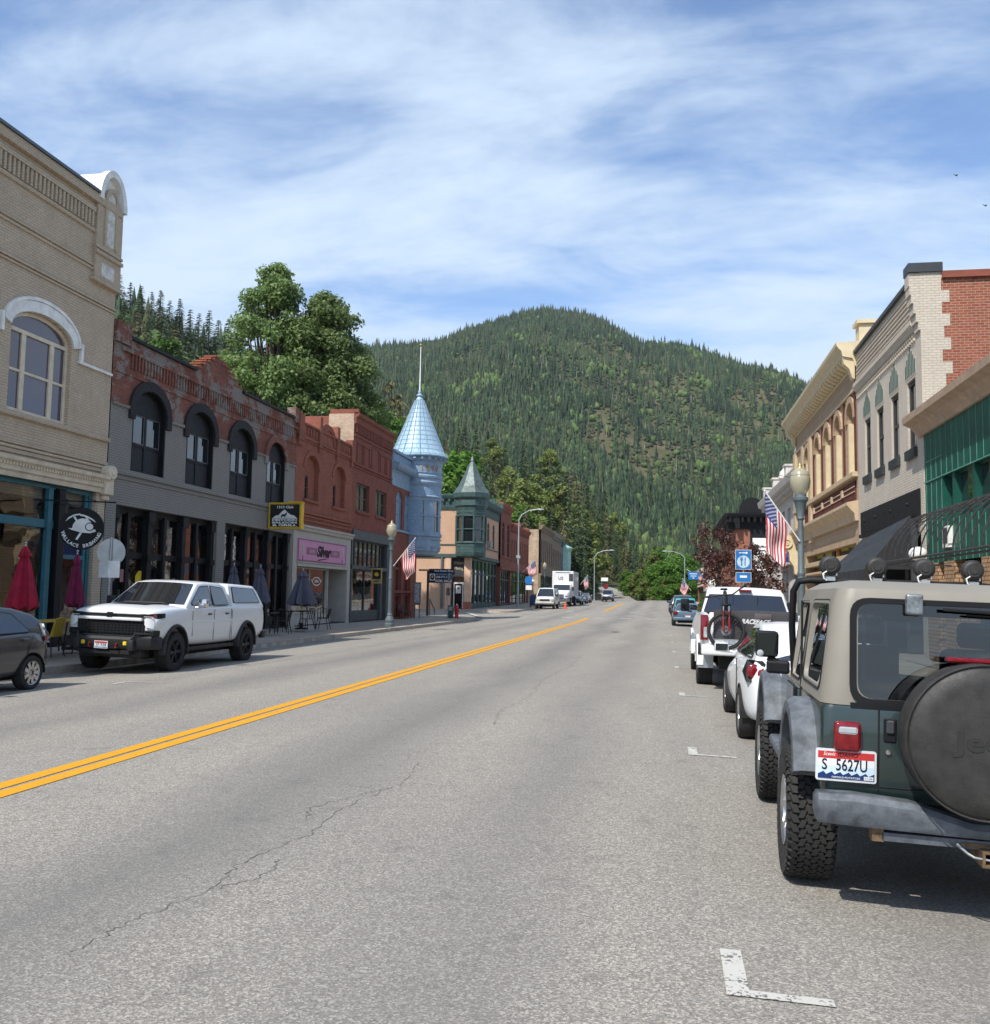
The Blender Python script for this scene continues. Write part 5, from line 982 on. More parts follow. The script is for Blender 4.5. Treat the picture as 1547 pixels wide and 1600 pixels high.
for s in (-1,1):
    mb=MB(LENS); mb.prism([(s*.74,-.585,.78),(s*.79,-.40,.80),(s*.80,-.36,.90),(s*.76,-.30,1.13),(s*.70,-.44,1.12),(s*.66,-.60,.92)],(-s*.05,0,0)); L_=mb.build('tail_lamp',T); mb=MB(REDL); mb.prism([(s*.80,-.43,.82),(s*.80,-.36,.83),(s*.80,-.34,.92),(s*.80,-.41,.9)],(-s*.04,-.02,0)); mb.build('lens',L_)
    seam(T,[(.95,.3),(.93,.95)],.845,s); seam(T,[(.15,.62),(.02,.95)],.843,s); mb=MB(GREYP); mb.rbox(s*.85-.02,s*.85+.02,.12,.28,.86,.895,.01,1); mb.build('door_handle',T); mirror(T,s,s*.95,1.85,.98,.09,.13,GREYP)
    for y in (0,2.55): wheel(T,s*.745,y,.305,.19,s,RIMS,9,.68)
    for y in (0,2.55):
        mb=MB(RIMS)   # wheel cover: a disc with slots between
        for k in range(9): t=2*PI*(k+.5)/9; c=lambda r_,a:(s*.838,y+r_*math.cos(a),.297+r_*math.sin(a)); mb.poly([c(.05,t-.6),c(.195,t-.17),c(.195,t+.17),c(.05,t+.6)])
        mb.build('wheel_cover',T)
mb=MB(GREYP); mb.rbox(-.70,.70,-.66,-.5,.36,.60,.05,2); mb.build('rear_bumper',T,smooth=40); underbox(T,.84,-.5,3,.18,.5); arch(T,0,.335,.30,.845,R(-5),R(185),UNDER,.01,.004)
# ---------------------------------------------------------------- off-road four-by-four (right foreground, seen from behind)
GRNP=carpaint('dark_green_paint',(.013,.028,.026),.3); TAN=plain('tan_hardtop',(.235,.215,.178),.5,var=.06,bump=.06,bscale=160); FAD=plain('faded_grey_plastic',(.105,.117,.132),.65,var=.55,scale=7,bump=.12,bscale=90); VINYL=plain('black_vinyl_cover',(.030,.028,.026),.55,var=.4,scale=9,bump=.15,bscale=120)
T=thing('off_road_car','dark green off-road car with tan hardtop, black spare wheel cover and four roof lights','off-road car',(1.63,6.33,gz(1.6,6)+.02),0,world=False)
T.rotation_euler=(0,R(1.6),R(-1.8)); JT=T
def rrect(hw,y0,y1,z,r,n=5,hw2=None):
    out=[]; hw2=hw2 or hw
    for cx,cy,a0 in ((hw2-r,y1-r,0),(-hw2+r,y1-r,90),(-hw+r,y0+r,180),(hw-r,y0+r,270)):
        for k in range(n+1): a=R(a0+90*k/n); out.append((cx+r*math.cos(a),cy+r*math.sin(a),z))
    return out
rb=-.63
mb=MB(GRNP); mb.loft([rrect(.74,rb+.03,2.0,.60,.06),rrect(.755,rb,2.02,.66,.06),rrect(.755,rb,2.02,1.09,.06),rrect(.745,rb+.008,2.01,1.115,.06)]); o=mb.build('body',T); o.parent=None
cs=[]
for s in (-1,1): c=MB(UNDER); c.lathe([(.001,s*.42),(.46,s*.42),(.46,s*.9),(.001,s*.9)],(0,0,.50),'x',24); cs.append(c.build('cut'))
bake(o,*cs); o.parent=T; o.data.polygons.foreach_set('use_smooth',[True]*len(o.data.polygons)); o.data.set_sharp_from_angle(angle=R(35))
mb=MB(GRNP); mb.loft([[(-x1,y,.62),(x1,y,.62),(x1,y,z-.05),(x1*.93,y,z),(0,y,z+.03),(-x1*.93,y,z),(-x1,y,z-.05)] for y,x1,z in ((2.0,.70,1.11),(2.3,.66,1.10),(3.05,.52,1.05),(3.1,.50,1.02))]); mb.build('bonnet',T,smooth=30)
# hardtop shell with real openings
def shell(hws,ins,zt,z0): return [rrect(hws[0]-ins,rb+.02+ins,1.27-ins,z0,.12-ins*.5,hw2=hws[0]-ins),rrect(hws[1]-ins,rb+.05+ins,1.24-ins,zt-.14,.11-ins*.5),rrect(hws[1]-.03-ins,rb+.09+ins,1.2-ins,zt-.05-ins*.5,.10-ins*.4),rrect(hws[1]-.12-ins,rb+.19+ins,1.1-ins,zt-ins,.08)]
mb=MB(TAN); mb.loft(shell((.755,.69),0,1.83,1.118)); o=mb.build('hardtop',T); o.parent=None
c1=MB(UNDER); c1.loft(shell((.755,.69),.03,1.83,1.0)); c1=c1.build('cut')
c2=MB(UNDER); c2.prism(rpoly([(-.56,-1,1.16),(.56,-1,1.16),(.56,-1,1.70),(-.56,-1,1.70)],.09,5),(0,.6,0)); c2=c2.build('cut')
c3=MB(UNDER); c3.prism(rpoly([(-1,-.43,1.20),(-1,.42,1.20),(-1,.42,1.69),(-1,-.40,1.69)],.08,5),(2,0,0)); c3=c3.build('cut')
c4=MB(UNDER); c4.prism(rpoly([(-1,.58,1.16),(-1,1.14,1.16),(-1,1.10,1.69),(-1,.58,1.69)],.05,4),(2,0,0)); c4=c4.build('cut')
c5=MB(UNDER); c5.prism(rpoly([(-.6,1.0,1.16),(.6,1.0,1.16),(.6,1.0,1.66),(-.6,1.0,1.66)],.06,4),(0,.6,0)); c5=c5.build('cut')
bake(o,c1,c2,c3,c4,c5); o.parent=T; o.data.polygons.foreach_set('use_smooth',[True]*len(o.data.polygons)); o.data.set_sharp_from_angle(angle=R(35))
JG=seeglass('jeep_window',(.22,.26,.27),1.5,2.2)
mb=MB(JG); mb.poly([(x,rb-.043+.0566*z+.004,z) for x,z in rpoly([(-.57,1.15),(.57,1.15),(.57,1.71),(-.57,1.71)],.09,5)]); RW=mb.build('rear_window',T)
mb=MB(BLACKP); ii=rpoly([(-.57,1.16),(.57,1.16),(.57,1.70),(-.57,1.70)],.09,5); oo=rpoly([(-.605,1.125),(.605,1.125),(.605,1.73),(-.605,1.73)],.11,5)
fq=Fr((0,rb-.043,0),(1,0,0),(0,-1,0)); fq.z=Vector((0,.0566,1)); ring(mb,fq,ii+ii[:1],oo+oo[:1],.0,.014); mb.box(-.6,.6,rb+.0,rb+.05,1.105,1.135); mb.build('window_seal',RW)
mb=MB(BLACKP); mb.tube([(.40,rb-.01,1.66),(.05,rb-.02,1.675),(-.12,rb-.02,1.68)],.010,5); mb.tube([(.40,rb-.01,1.64),(.0,rb-.012,1.655)],.006,4); mb.rbox(.36,.46,rb-.03,rb+.05,1.62,1.68,.01,1); mb.build('wiper',RW)
mb=MB(plain('pitted_metal',(.22,.24,.25),.5,.7,var=.6,scale=25)); mb.rbox(-.31,-.22,rb-.005,rb+.05,1.64,1.76,.012,2); mb.build('window_hinge',T); 
mb=MB(plain('pitted_metal',(.22,.24,.25),.5,.7)); mb.rbox(.22,.31,rb-.005,rb+.05,1.64,1.76,.012,2); mb.build('window_hinge',T)
for s in (-1,1):
    XX=lambda z:.755+(.685-.755)*(z-1.118)/(1.65-1.118)
    for nm,pl in (('quarter_window',[(-.45,1.18),(.44,1.18),(.44,1.71),(-.42,1.71)]),('door_window',[(.57,1.15),(1.15,1.15),(1.11,1.70),(.57,1.70)])):
        mb=MB(JG); p=rpoly(pl,.08,4); mb.prism([(s*(XX(z)-.012),y,z) for y,z in p],(-s*.005,0,0)); W_=mb.build(nm,T); mb=MB(BLACKP); q=[(s*(XX(z)+.002),y,z) for y,z in p]; mb.tube(q+q[:1],.008,4); mb.build('window_seal',W_)
    # door, hinges, handle
    seam(T,[(.50,.70),(.50,1.78-.3),(.52,1.70)],.757 if 0 else .75,s,w=.008); mb=MB(GRNP); mb.rbox(s*.757-.012,s*.757+.012,.54,1.34,.62,1.09,.01,1); D_=mb.build('door',T,smooth=40); mb=MB(BLACKP); mb.rbox(s*.775-.012,s*.775+.015,.60,.68,.97,1.10,.01,1); mb.build('handle',D_)
    o_=mirror(T,s,s*.93,1.22,1.36,.085,.20,BLACKP,-1,.045,False); mb=MB(BLACKP); mb.rbox(s*.82-.11,s*.82+.06,1.19,1.25,1.14,1.24,.02,2); mb.tube([(s*.80,1.22,1.20),(s*.92,1.22,1.26)],.028,6); mb.build('mirror_arm',o_)
    if s<0: mb=MB(LENS); mb.ball((s*.93-.05,1.172,1.29),.026,(1,.3,1)); mb.build('blind_spot_mirror',o_)
    wheel(T,s*.765,0,.395,.265,s,RIMS,8,.54,44); wheel(T,s*.765,2.37,.395,.265,s,RIMS,8,.54,44)
    for y,yy in ((0,0),(2.37,0)):
        mb=MB(FAD); prof=[]
        for a in range(-14,166,9):
            t=R(a); k=.46 if 35<a<150 else .455; prof.append((t,k))
        rings=[]
        for t,k in prof:
            c,d=math.cos(t),math.sin(t); hh=lambda q,x:(x,y+c*q*1.03,.48+d*q*(1.12 if d>0 else 1.0)); w0,w1=s*.74,s*.895
            rings.append([hh(k,w0),hh(k-.0,w1-s*.01),hh(k+.012,w1),hh(k+.06,w1-s*.006),hh(k+.085,w1-s*.05),hh(k+.09,w0)])
        mb.loft(rings); mb.build('fender_flare',T,smooth=50)
    mb=MB(FAD); mb.rbox(s*.80-.06,s*.80+.08,.55,1.75,.55,.62,.02,2); mb.build('side_step',T,smooth=40)
    mb=MB(GRNP); mb.rbox(s*.58-.14,s*.58+.10,1.95,3.0,.86,1.0,.04,2); mb.build('front_wing',T,smooth=40)
fr_=Fr((0,rb,0),(1,0,0),(0,-1,0))
mb=MB(UNDER); 
for a,b in (((-.45,.66),(-.45,1.11)),((.66,.66),(.66,1.11)),((-.45,.68),(.66,.68))): mb.tube([fr_.P(*a,.001),fr_.P(*b,.001)],.005,4)
mb.build('tailgate_seam',T)
mb=MB(BLACKP); mb.rbox(-.425,-.355,rb-.008,rb+.01,.925,1.06,.008,1); H_=mb.build('tailgate_latch',T); mb=MB(DKGREY); mb.rbox(-.412,-.368,rb-.022,rb-.005,.975,1.05,.008,1); mb.use(CHROME); mb.tube([(-.40,rb-.004,.875),(-.40,rb-.014,.875)],.014,12); mb.build('push_button',H_)
for s in (-1,1):
    mb=MB(REDL); mb.rbox(s*.62-.072,s*.62+.072,rb-.05,rb+.01,.865,1.03,.022,3); L_=mb.build('tail_lamp',T,smooth=40); mb=MB(LENS); mb.rbox(s*.62-.05,s*.62+.05,rb-.056,rb-.045,.965,1.005,.008,1); mb.build('reversing_lens',L_)
PL=plain('plate_aluminium',(.55,.57,.58),.4); f=Fr((-.625,rb-.02,.785),(1,0,0),(0,-1,0)); mb=MB(PL); mb.prism([f.P(u,v,-.012) for u,v in rpoly([(-.162,-.088),(.162,-.088),(.162,.088),(-.162,.088)],.015)],f.n*.014); NP=mb.build('number_plate',T)
mb=MB(plain('plate_sky',(.50,.62,.74),.35)); f.box(mb,-.150,.150,-.075,.076,.001,.004)
mb.use(plain('plate_red',(.45,.03,.03),.4)); f.box(mb,-.150,.150,.036,.076,.004,.005); mb.use(plain('plate_pale',(.66,.68,.70),.35)); f.box(mb,-.150,.150,-.005,.036,.004,.0045); mb.use(plain('plate_navy',(.01,.03,.12),.35)); f.box(mb,-.150,.150,-.075,-.057,.004,.005); f.ext(mb,[(-.15,-.057)]+[(-.15+.3*k/20,-.052+.008*((k*7)%3)) for k in range(21)]+[(.15,-.057)],.004,.0052)
mb.use(plain('plate_white',(.62,.64,.66),.35)); f.box(mb,.095,.145,-.072,-.052,.0055,.006); mb.build('plate_face',NP)
text('S',.085,f,-.115,.0,.0055,BLACKP,NP,ext=.0008,bold=.001,width=.028); text('5627U',.09,f,.03,.0,.0055,BLACKP,NP,ext=.0008,bold=.001,width=.165)
text('IDAHO',.030,f,.01,.057,.0055,BLACKP,NP,ext=.0005,bold=.0005,width=.105); text('Scenic',.028,f,-.09,.06,.0055,WHITE,NP,ext=.0005,shear=.3,width=.065); text('FAMOUS POTATOES',.014,f,0,-.066,.0055,WHITE,NP,ext=.0005,width=.15); text('11-26',.013,f,.12,-.062,.0062,BLACKP,NP,ext=.0003,width=.038)
mb=MB(FAD); mb.loft([[(x,rb-.02,z0),(x,rb-.15-b,z0),(x,rb-.17-b,z0+.03),(x,rb-.17-b,z1-.03),(x,rb-.14-b,z1),(x,rb-.02,z1)] for x,z0,z1,b in ((-.80,.54,.62,-.05),(-.785,.49,.645,-.01),(-.6,.485,.65,0),(-.3,.48,.63,.0),(0,.475,.55,.0),(.3,.475,.55,0),(.5,.48,.63,0),(.785,.49,.645,-.01),(.80,.54,.62,-.05))]); mb.build('rear_bumper',T,smooth=40)
mb=MB(plain('grey_hitch_steel',(.12,.13,.15),.5,.4,var=.4,scale=12)); mb.box(-.45,.55,rb-.12,rb-.06,.415,.46); HB=mb.build('tow_bar',T)
RUST=plain('rusty_bracket',(.17,.11,.06),.8,.2,var=.5,scale=20); mb=MB(RUST); mb.box(-.50,-.44,rb-.12,rb-.02,.41,.48); fh=Fr((.08,rb-.1,.38),(1,0,0),(0,-1,0)); ring(mb,fh,[(-.028,-.028),(.028,-.028),(.028,.028),(-.028,.028),(-.028,-.028)],[(-.042,-.042),(.042,-.042),(.042,.042),(-.042,.042),(-.042,-.042)],-.15,.09); mb.box(-.05,.2,rb-.13,rb-.05,.425,.445); mb.use(STEEL); mb.tube([(-.08,rb-.15,.44),(-.03,rb-.17,.40),(.0,rb-.18,.385),(.09,rb-.18,.375)],.007,5); mb.split('hitch_receiver',HB)
mb=MB(VINYL); mb.lathe([(.001,-.34),(.30,-.338),(.375,-.325),(.398,-.30),(.402,-.26),(.40,-.10),(.38,-.06),(.001,-.05)],(.03,rb,1.0),'y',56); SC=mb.build('spare_wheel_cover',T,smooth=40)
mb=MB(VINYL); mb.lathe([(.392,-.318),(.398,-.322),(.404,-.312)],(.03,rb,1.0),'y',56); mb.build('piping',SC); text('Jeep',.14,Fr((.03,rb-.339,1.0),(1,0,0),(0,-1,0)),0,.0,0,plain('embossed_vinyl',(.022,.021,.02),.65),SC,ext=.004,bold=.004,width=.34,name='embossed_lettering')
mb=MB(REDL); mb.rbox(-.13,.19,rb-.16,rb-.08,1.395,1.425,.01,1); mb.use(BLACKP); mb.box(.0,.06,rb-.14,rb-.02,1.1,1.4); mb.build('high_brake_lamp',T)
mb=MB(UNDER); mb.tube([(-.7,0,.39),(.7,0,.39)],.055,10); mb.ball((.1,0,.39),.14); mb.box(-.45,-.38,rb,2.9,.42,.52); mb.box(.38,.45,rb,2.9,.42,.52); mb.rbox(-.3,.4,rb+.08,.0-.2,.42,.62,.04,2); mb.tube([(.45,rb-.05,.43),(.45,.2,.45)],.03,8); mb.build('underbody',T)
mb=MB(BLACKP); mb.tube([(-.70,1.42,1.02),(-.735,1.36,1.5),(-.735,1.30,1.77),(-.70,1.28,1.845),(-.62,1.27,1.86),(.62,1.27,1.86),(.70,1.28,1.845),(.735,1.30,1.77),(.735,1.36,1.5),(.70,1.42,1.02)],.026,10); LB=mb.build('light_bar',T,smooth=60)
for k in range(4):
    x=-.475+k*.335; mb=MB(VINYL); mb.lathe([(.001,-.05),(.026,-.05),(.028,-.043),(.048,-.043),(.052,-.034),(.066,-.03),(.076,-.012),(.078,-.0),(.078,.03),(.064,.045),(.001,.05)],(x,1.25,1.975),'y',26); SPT=mb.build('roof_light',LB,smooth=50); mb=MB(STEEL); mb.box(x-.035,x+.035,1.22,1.28,1.86,1.89); mb.box(x-.05,x-.04,1.23,1.27,1.9,1.95); mb.box(x+.04,x+.05,1.23,1.27,1.9,1.95); mb.use(WHITE); mb.tube([(x-.03,1.2,1.93),(x-.06,1.19,1.91),(x-.05,1.19,1.875),(x-.03,1.2,1.86)],.005,5); mb.build('bracket',SPT)
SEAT=plain('grey_seat_fabric',(.05,.05,.055),.9)
for x in (-.36,.36): mb=MB(SEAT); mb.rbox(x-.23,x+.23,.55,1.0,.9,1.1,.05,2); mb.rbox(x-.23,x+.23,.42,.56,1.0,1.42,.05,3); mb.rbox(x-.13,x+.13,.43,.52,1.43,1.6,.04,3); mb.build('seat',T,smooth=50)
mb=MB(BLACKP); mb.tube([(-.60,.38,1.05),(-.60,.38,1.55),(-.50,.38,1.66),(.50,.38,1.66),(.60,.38,1.55),(.60,.38,1.05)],.035,8); mb.tube([(-.60,-.5,1.05),(-.58,-.1,1.5),(-.55,.36,1.62)],.035,8); mb.tube([(.60,-.5,1.05),(.58,-.1,1.5),(.55,.36,1.62)],.035,8); mb.build('roll_bar',T,smooth=60)
mb=MB(BLACKP); mb.box(-.68,.68,1.3,1.5,.95,1.15); mb.lathe([(.15,-.012),(.165,0),(.15,.012),(.138,0),(.15,-.012)],(-.36,1.2,1.2),'y',20); mb.rbox(-.12,.12,1.12,1.16,1.58,1.65,.02,1); mb.build('dashboard',T); mb=MB(plain('orange_strap',(.55,.16,.05),.6)); mb.box(-.53,-.505,rb+.09,rb+.095,1.25,1.64); mb.build('orange_strap',T)
# ---------------------------------------------------------------- white coupe behind the off-road car
T=thing('coupe_car','small white coupe with round red tail lamps parked ahead of the green off-road car','car',(1.80,12.45,gz(1.7,12)),0,world=False)
T.rotation_euler=(0,R(1.2),0)
body(T,PW,[(-.90,.48,.86,.60,.5,.0),(-.84,.34,.93,.76,.66,.02),(-.6,.26,.98,.85,.74,.03),(-.2,.24,1.0,.88,.76,.03),(.5,.22,.97,.88,.79,0),(1.6,.22,.93,.875,.80,0),(2.2,.24,.90,.87,.76,.05),(2.9,.28,.84,.86,.70,.08),(3.35,.34,.74,.78,.6,.05),(3.5,.42,.62,.6,.4,0)],(0,2.7),.36,az=.315)
X=cabin(T,PW,[(-.72,.95),(-.25,1.24),(.2,1.38),(.8,1.42),(1.3,1.39),(2.25,.93)],.78,.56,.95,1.42,.03,bevel=.07)
sideglass(T,X,[(-.22,1.02),(.22,1.29),(.42,1.33),(.44,1.0)],name='quarter_window',r=.08); sideglass(T,X,[(.5,1.0),(.48,1.345),(1.28,1.32),(1.95,1.0)],name='door_window')
endglass(T,X,(-.72,.95),(.1,1.34),.12,'rear_window',top=.05,bot=.1); endglass(T,X,(2.25,.93),(1.3,1.39),.08,'windscreen')
for s in (-1,1):
    mb=MB(BLACKP); mb.prism([(s*.48,-.875,.74),(s*.855,-.69,.75),(s*.885,-.5,.86),(s*.83,-.50,1.0),(s*.70,-.74,1.0)],(-s*.04,.06,0)); L_=mb.build('tail_lamp',T); mb=MB(REDL)
    for q,(x,y,z,r_) in enumerate(((.765,-.70,.875,.088),(.665,-.785,.855,.066),(.57,-.85,.79,.045))): mb.ball((s*x,y-.0,z),r_,(1,.28,1),16,8)
    mb.build('lens',L_,smooth=80)
    seam(T,[(.45,.3),(.46,.96)],.88,s); mb=MB(PW); mb.rbox(s*.885-.02,s*.885+.02,.55,.72,.86,.9,.01,1); mb.build('door_handle',T); mirror(T,s,s*1.0,1.75,1.03,.10,.13,PW,gm=plain('mirror_glass_pale',(.25,.28,.30),.05,.9))
    for y in (0,2.7): wheel(T,s*.775,y,.325,.215,s,RIMS,7,.66)
arch(T,0,.35,.315,.88,R(-5),R(185),UNDER,.01,.004); mb=MB(PW); mb.rbox(-.74,.74,-.94,-.78,.40,.62,.06,3); mb.use(TRIM); mb.rbox(-.55,.55,-.93,-.8,.27,.40,.04,2); mb.build('rear_bumper',T,smooth=40); plate(T,0,-.93,.72,-1,None); underbox(T,.88,-.7,3.1,.18,.5)
# ---------------------------------------------------------------- big white pickup with tailgate pad
T=thing('pickup_truck','large white pickup with tow mirrors and a grey tailgate pad carrying a bicycle','pickup',(1.66,19.85,gz(1.6,19)),0,world=False); T.rotation_euler=(0,R(1.2),0)
body(T,PW,[(-1.28,.72,1.38,.93,.90,0),(-1.24,.66,1.42,.985,.955,0),(-.7,.62,1.45,1.0,.97,0),(.5,.6,1.45,1.0,.97,0),(1.5,.6,1.42,1.0,.95,0),(3.2,.6,1.38,1.0,.94,.03),(4.2,.62,1.36,1.0,.9,.08),(4.75,.66,1.28,.97,.86,.05),(4.85,.72,1.2,.93,.8,0)],(0,3.9),.50,az=.46,sub=1)
X=cabin(T,PW,[(.86,1.40),(.98,1.86),(1.2,1.95),(2.6,1.975),(2.9,1.93),(3.6,1.38)],.93,.76,1.40,1.96,.03)
sideglass(T,X,[(1.05,1.45),(1.2,1.84),(2.0,1.87),(2.02,1.45)]); sideglass(T,X,[(2.12,1.45),(2.1,1.87),(2.8,1.85),(3.3,1.46)])
rw=endglass(T,X,(.86,1.40),(.98,1.86),.06,'rear_window',top=.05,bot=.03); endglass(T,X,(3.6,1.38),(2.9,1.93),.08)
mb=MB(TRIM); mb.box(-.26,.26,.87,.90,1.5,1.52); mb.box(-.26,-.245,.87,.93,1.5,1.78); mb.box(.245,.26,.87,.93,1.5,1.78); mb.build('sliding_pane_frame',rw)
mb=MB(REDL); mb.rbox(-.13,.13,.90,.99,1.885,1.93,.01,1); mb.build('high_brake_lamp',T)
mb=MB(UNDER); mb.box(-.86,.86,-1.15,.80,1.452,1.46); mb.build('bed_opening',T)
mb=MB(PW); mb.rbox(-.84,.84,-1.33,-1.26,.86,1.46,.025,2); TG=mb.build('tailgate',T,smooth=40)
for s in (-1,1):
    mb=MB(REDL); mb.rbox(s*.925-.07,s*.925+.07,-1.31,-1.18,.93,1.41,.02,2); L_=mb.build('tail_lamp',T,smooth=40); mb=MB(LENS); mb.rbox(s*.905-.035,s*.905+.035,-1.318,-1.30,.98,1.18,.01,1); mb.build('reversing_lens',L_)
    for y in (0,3.9): wheel(T,s*.86,y,.42,.28,s,RIMS,8,.6,36 if s<0 else 0)
    mb=MB(STEEL); mb.box(s*.86-.15,s*.86+.15,-.52,-.50,.36,.62); mb.use(TRIM); mb.box(s*.86-.15,s*.86+.15,-.53,-.5,.62,.85); mb.build('mud_flap',T)
    mirror(T,s,s*1.20,3.0,1.55,.10,.30,TRIM,-1,.05); mb=MB(RIMS); mb.rbox(s*1.0-.03,s*1.0+.04,.6,1.2,.5,.56,.01,1); mb.build('side_step',T)
arch(T,0,.49,.46,1.0,R(-5),R(185),PW,.05,.03); arch(T,3.9,.49,.46,1.0,R(-5),R(185),PW,.05,.03)
mb=MB(PW); mb.rbox(-.98,.98,-1.48,-1.25,.66,.86,.04,3); B_=mb.build('rear_bumper',T,smooth=40); mb=MB(TRIM); mb.rbox(-.3,.3,-1.485,-1.3,.60,.72,.02,1); mb.box(-.06,.06,-1.55,-1.3,.5,.6); mb.ball((0,-1.52,.66),.04); mb.build('tow_hitch',B_); underbox(T,1,-1,4.4,.38,.75)
PAD=plain('grey_pad_fabric',(.045,.043,.047),.9,var=.2); mb=MB(PAD); mb.loft([[(x,-1.10,1.47),(x,-1.22,1.52),(x,-1.36,1.50),(x,-1.385,1.42),(x,-1.375-.01*(i%2),1.2),(x,-1.36,.98),(x,-1.335,.97),(x,-1.34,1.4),(x,-1.25,1.48)] for i,x in enumerate([-.76+1.52*k/10 for k in range(11)])]); PD=mb.build('tailgate_pad',T,smooth=60)
text('RACEFACE',.12,Fr((.0,-1.392,1.31),(1,0,0),(0,-1,0)),0,0,0,plain('pad_white_print',(.55,.55,.55),.7),PD,ext=.003,shear=.35,bold=.005,width=.54); mb=MB(plain('pad_handle_cover',(.09,.075,.08),.8)); mb.rbox(-.02,.30,-1.41,-1.36,1.36,1.47,.02,2); mb.build('handle_flap',PD,smooth=40)
# mountain bike hung over the pad
B0=(1.15,18.36,1.09)
T=thing('bicycle','mountain bike with red fork hung over the tailgate of the large white pickup','bicycle',B0,0,world=False)
SPK=plain('spoke_steel',(.35,.35,.36),.35,.8); mb=MB(RIMB); mb.lathe([(.285,-.012),(.30,-.014),(.30,.014),(.285,.012),(.285,-.012)],(0,0,0),'y',36); FW=mb.build('front_wheel',T)
mb=MB(RUBBER); mb.lathe([(.30,-.02),(.325,-.029),(.348,-.018),(.352,0),(.348,.018),(.325,.029),(.30,.02)],(0,0,0),'y',40); mb.build('tyre',FW,smooth=60); mb=MB(SPK)
for k in range(28): t=2*PI*k/28; mb.tube([(.02*math.cos(t+.5),.02*(-1)**k,.02*math.sin(t+.5)),(.29*math.cos(t),0,.29*math.sin(t))],.0016,3)
mb.tube([(0,-.05,0),(0,.05,0)],.02,8); mb.lathe([(.05,.03),(.09,.03),(.09,.034),(.05,.034),(.05,.03)],(0,0,0),'y',20); mb.build('hub_and_spokes',FW)
FK=plain('red_fork_paint',(.26,.02,.02),.3,coat=.6); mb=MB(FK)
for s in (-1,1): mb.tube([(s*.05,-.055,0),(s*.055,-.06,.24)],.021,8); mb.use(CHROME); mb.tube([(s*.055,-.06,.24),(s*.05,-.05,.48)],.016,8); mb.use(FK)
mb.tube([(-.055,-.06,.25),(-.055,-.10,.37),(.055,-.10,.37),(.055,-.06,.25)],.016,6); mb.use(BLACKP); mb.rbox(-.08,.08,-.075,-.02,.46,.51,.01,1); mb.tube([(0,-.04,.45),(0,.0,.66)],.028,8); mb.build('fork',T,smooth=50)
mb=MB(BLACKP); mb.tube([(-.36,.0,.62),(-.12,-.02,.66),(.12,-.01,.68),(.36,.03,.86)],.016,6); mb.tube([(-.38,.0,.62),(-.27,.0,.64)],.02,8); mb.tube([(.27,.02,.8),(.38,.03,.87)],.02,8); mb.tube([(-.2,-.03,.64),(-.12,-.10,.60)],.008,4); mb.tube([(-.15,-.02,.66),(-.1,-.12,.5),(-.05,-.06,.2)],.004,4); mb.build('handlebar',T,smooth=50)
FRM=plain('bike_frame_grey',(.08,.085,.1),.3,coat=.5); mb=MB(FRM); mb.tube([(0,.0,.60),(0,.62,.66)],.022,8); mb.tube([(0,-.02,.50),(.02,.66,.30)],.03,8); mb.tube([(.02,.66,.30),(0,.60,.74)],.02,8); mb.tube([(.02,.66,.3),(.05,1.1,.42)],.016,6); mb.use(BLACKP); mb.rbox(-.07,.07,.5,.76,.76,.8,.02,1); mb.build('frame',T,smooth=50)
mb=MB(RUBBER); mb.lathe([(.30,-.02),(.325,-.029),(.352,0),(.325,.029),(.30,.02),(.30,-.02)],(.05,1.1,.42),'x',30); mb.build('rear_wheel',T,smooth=50)
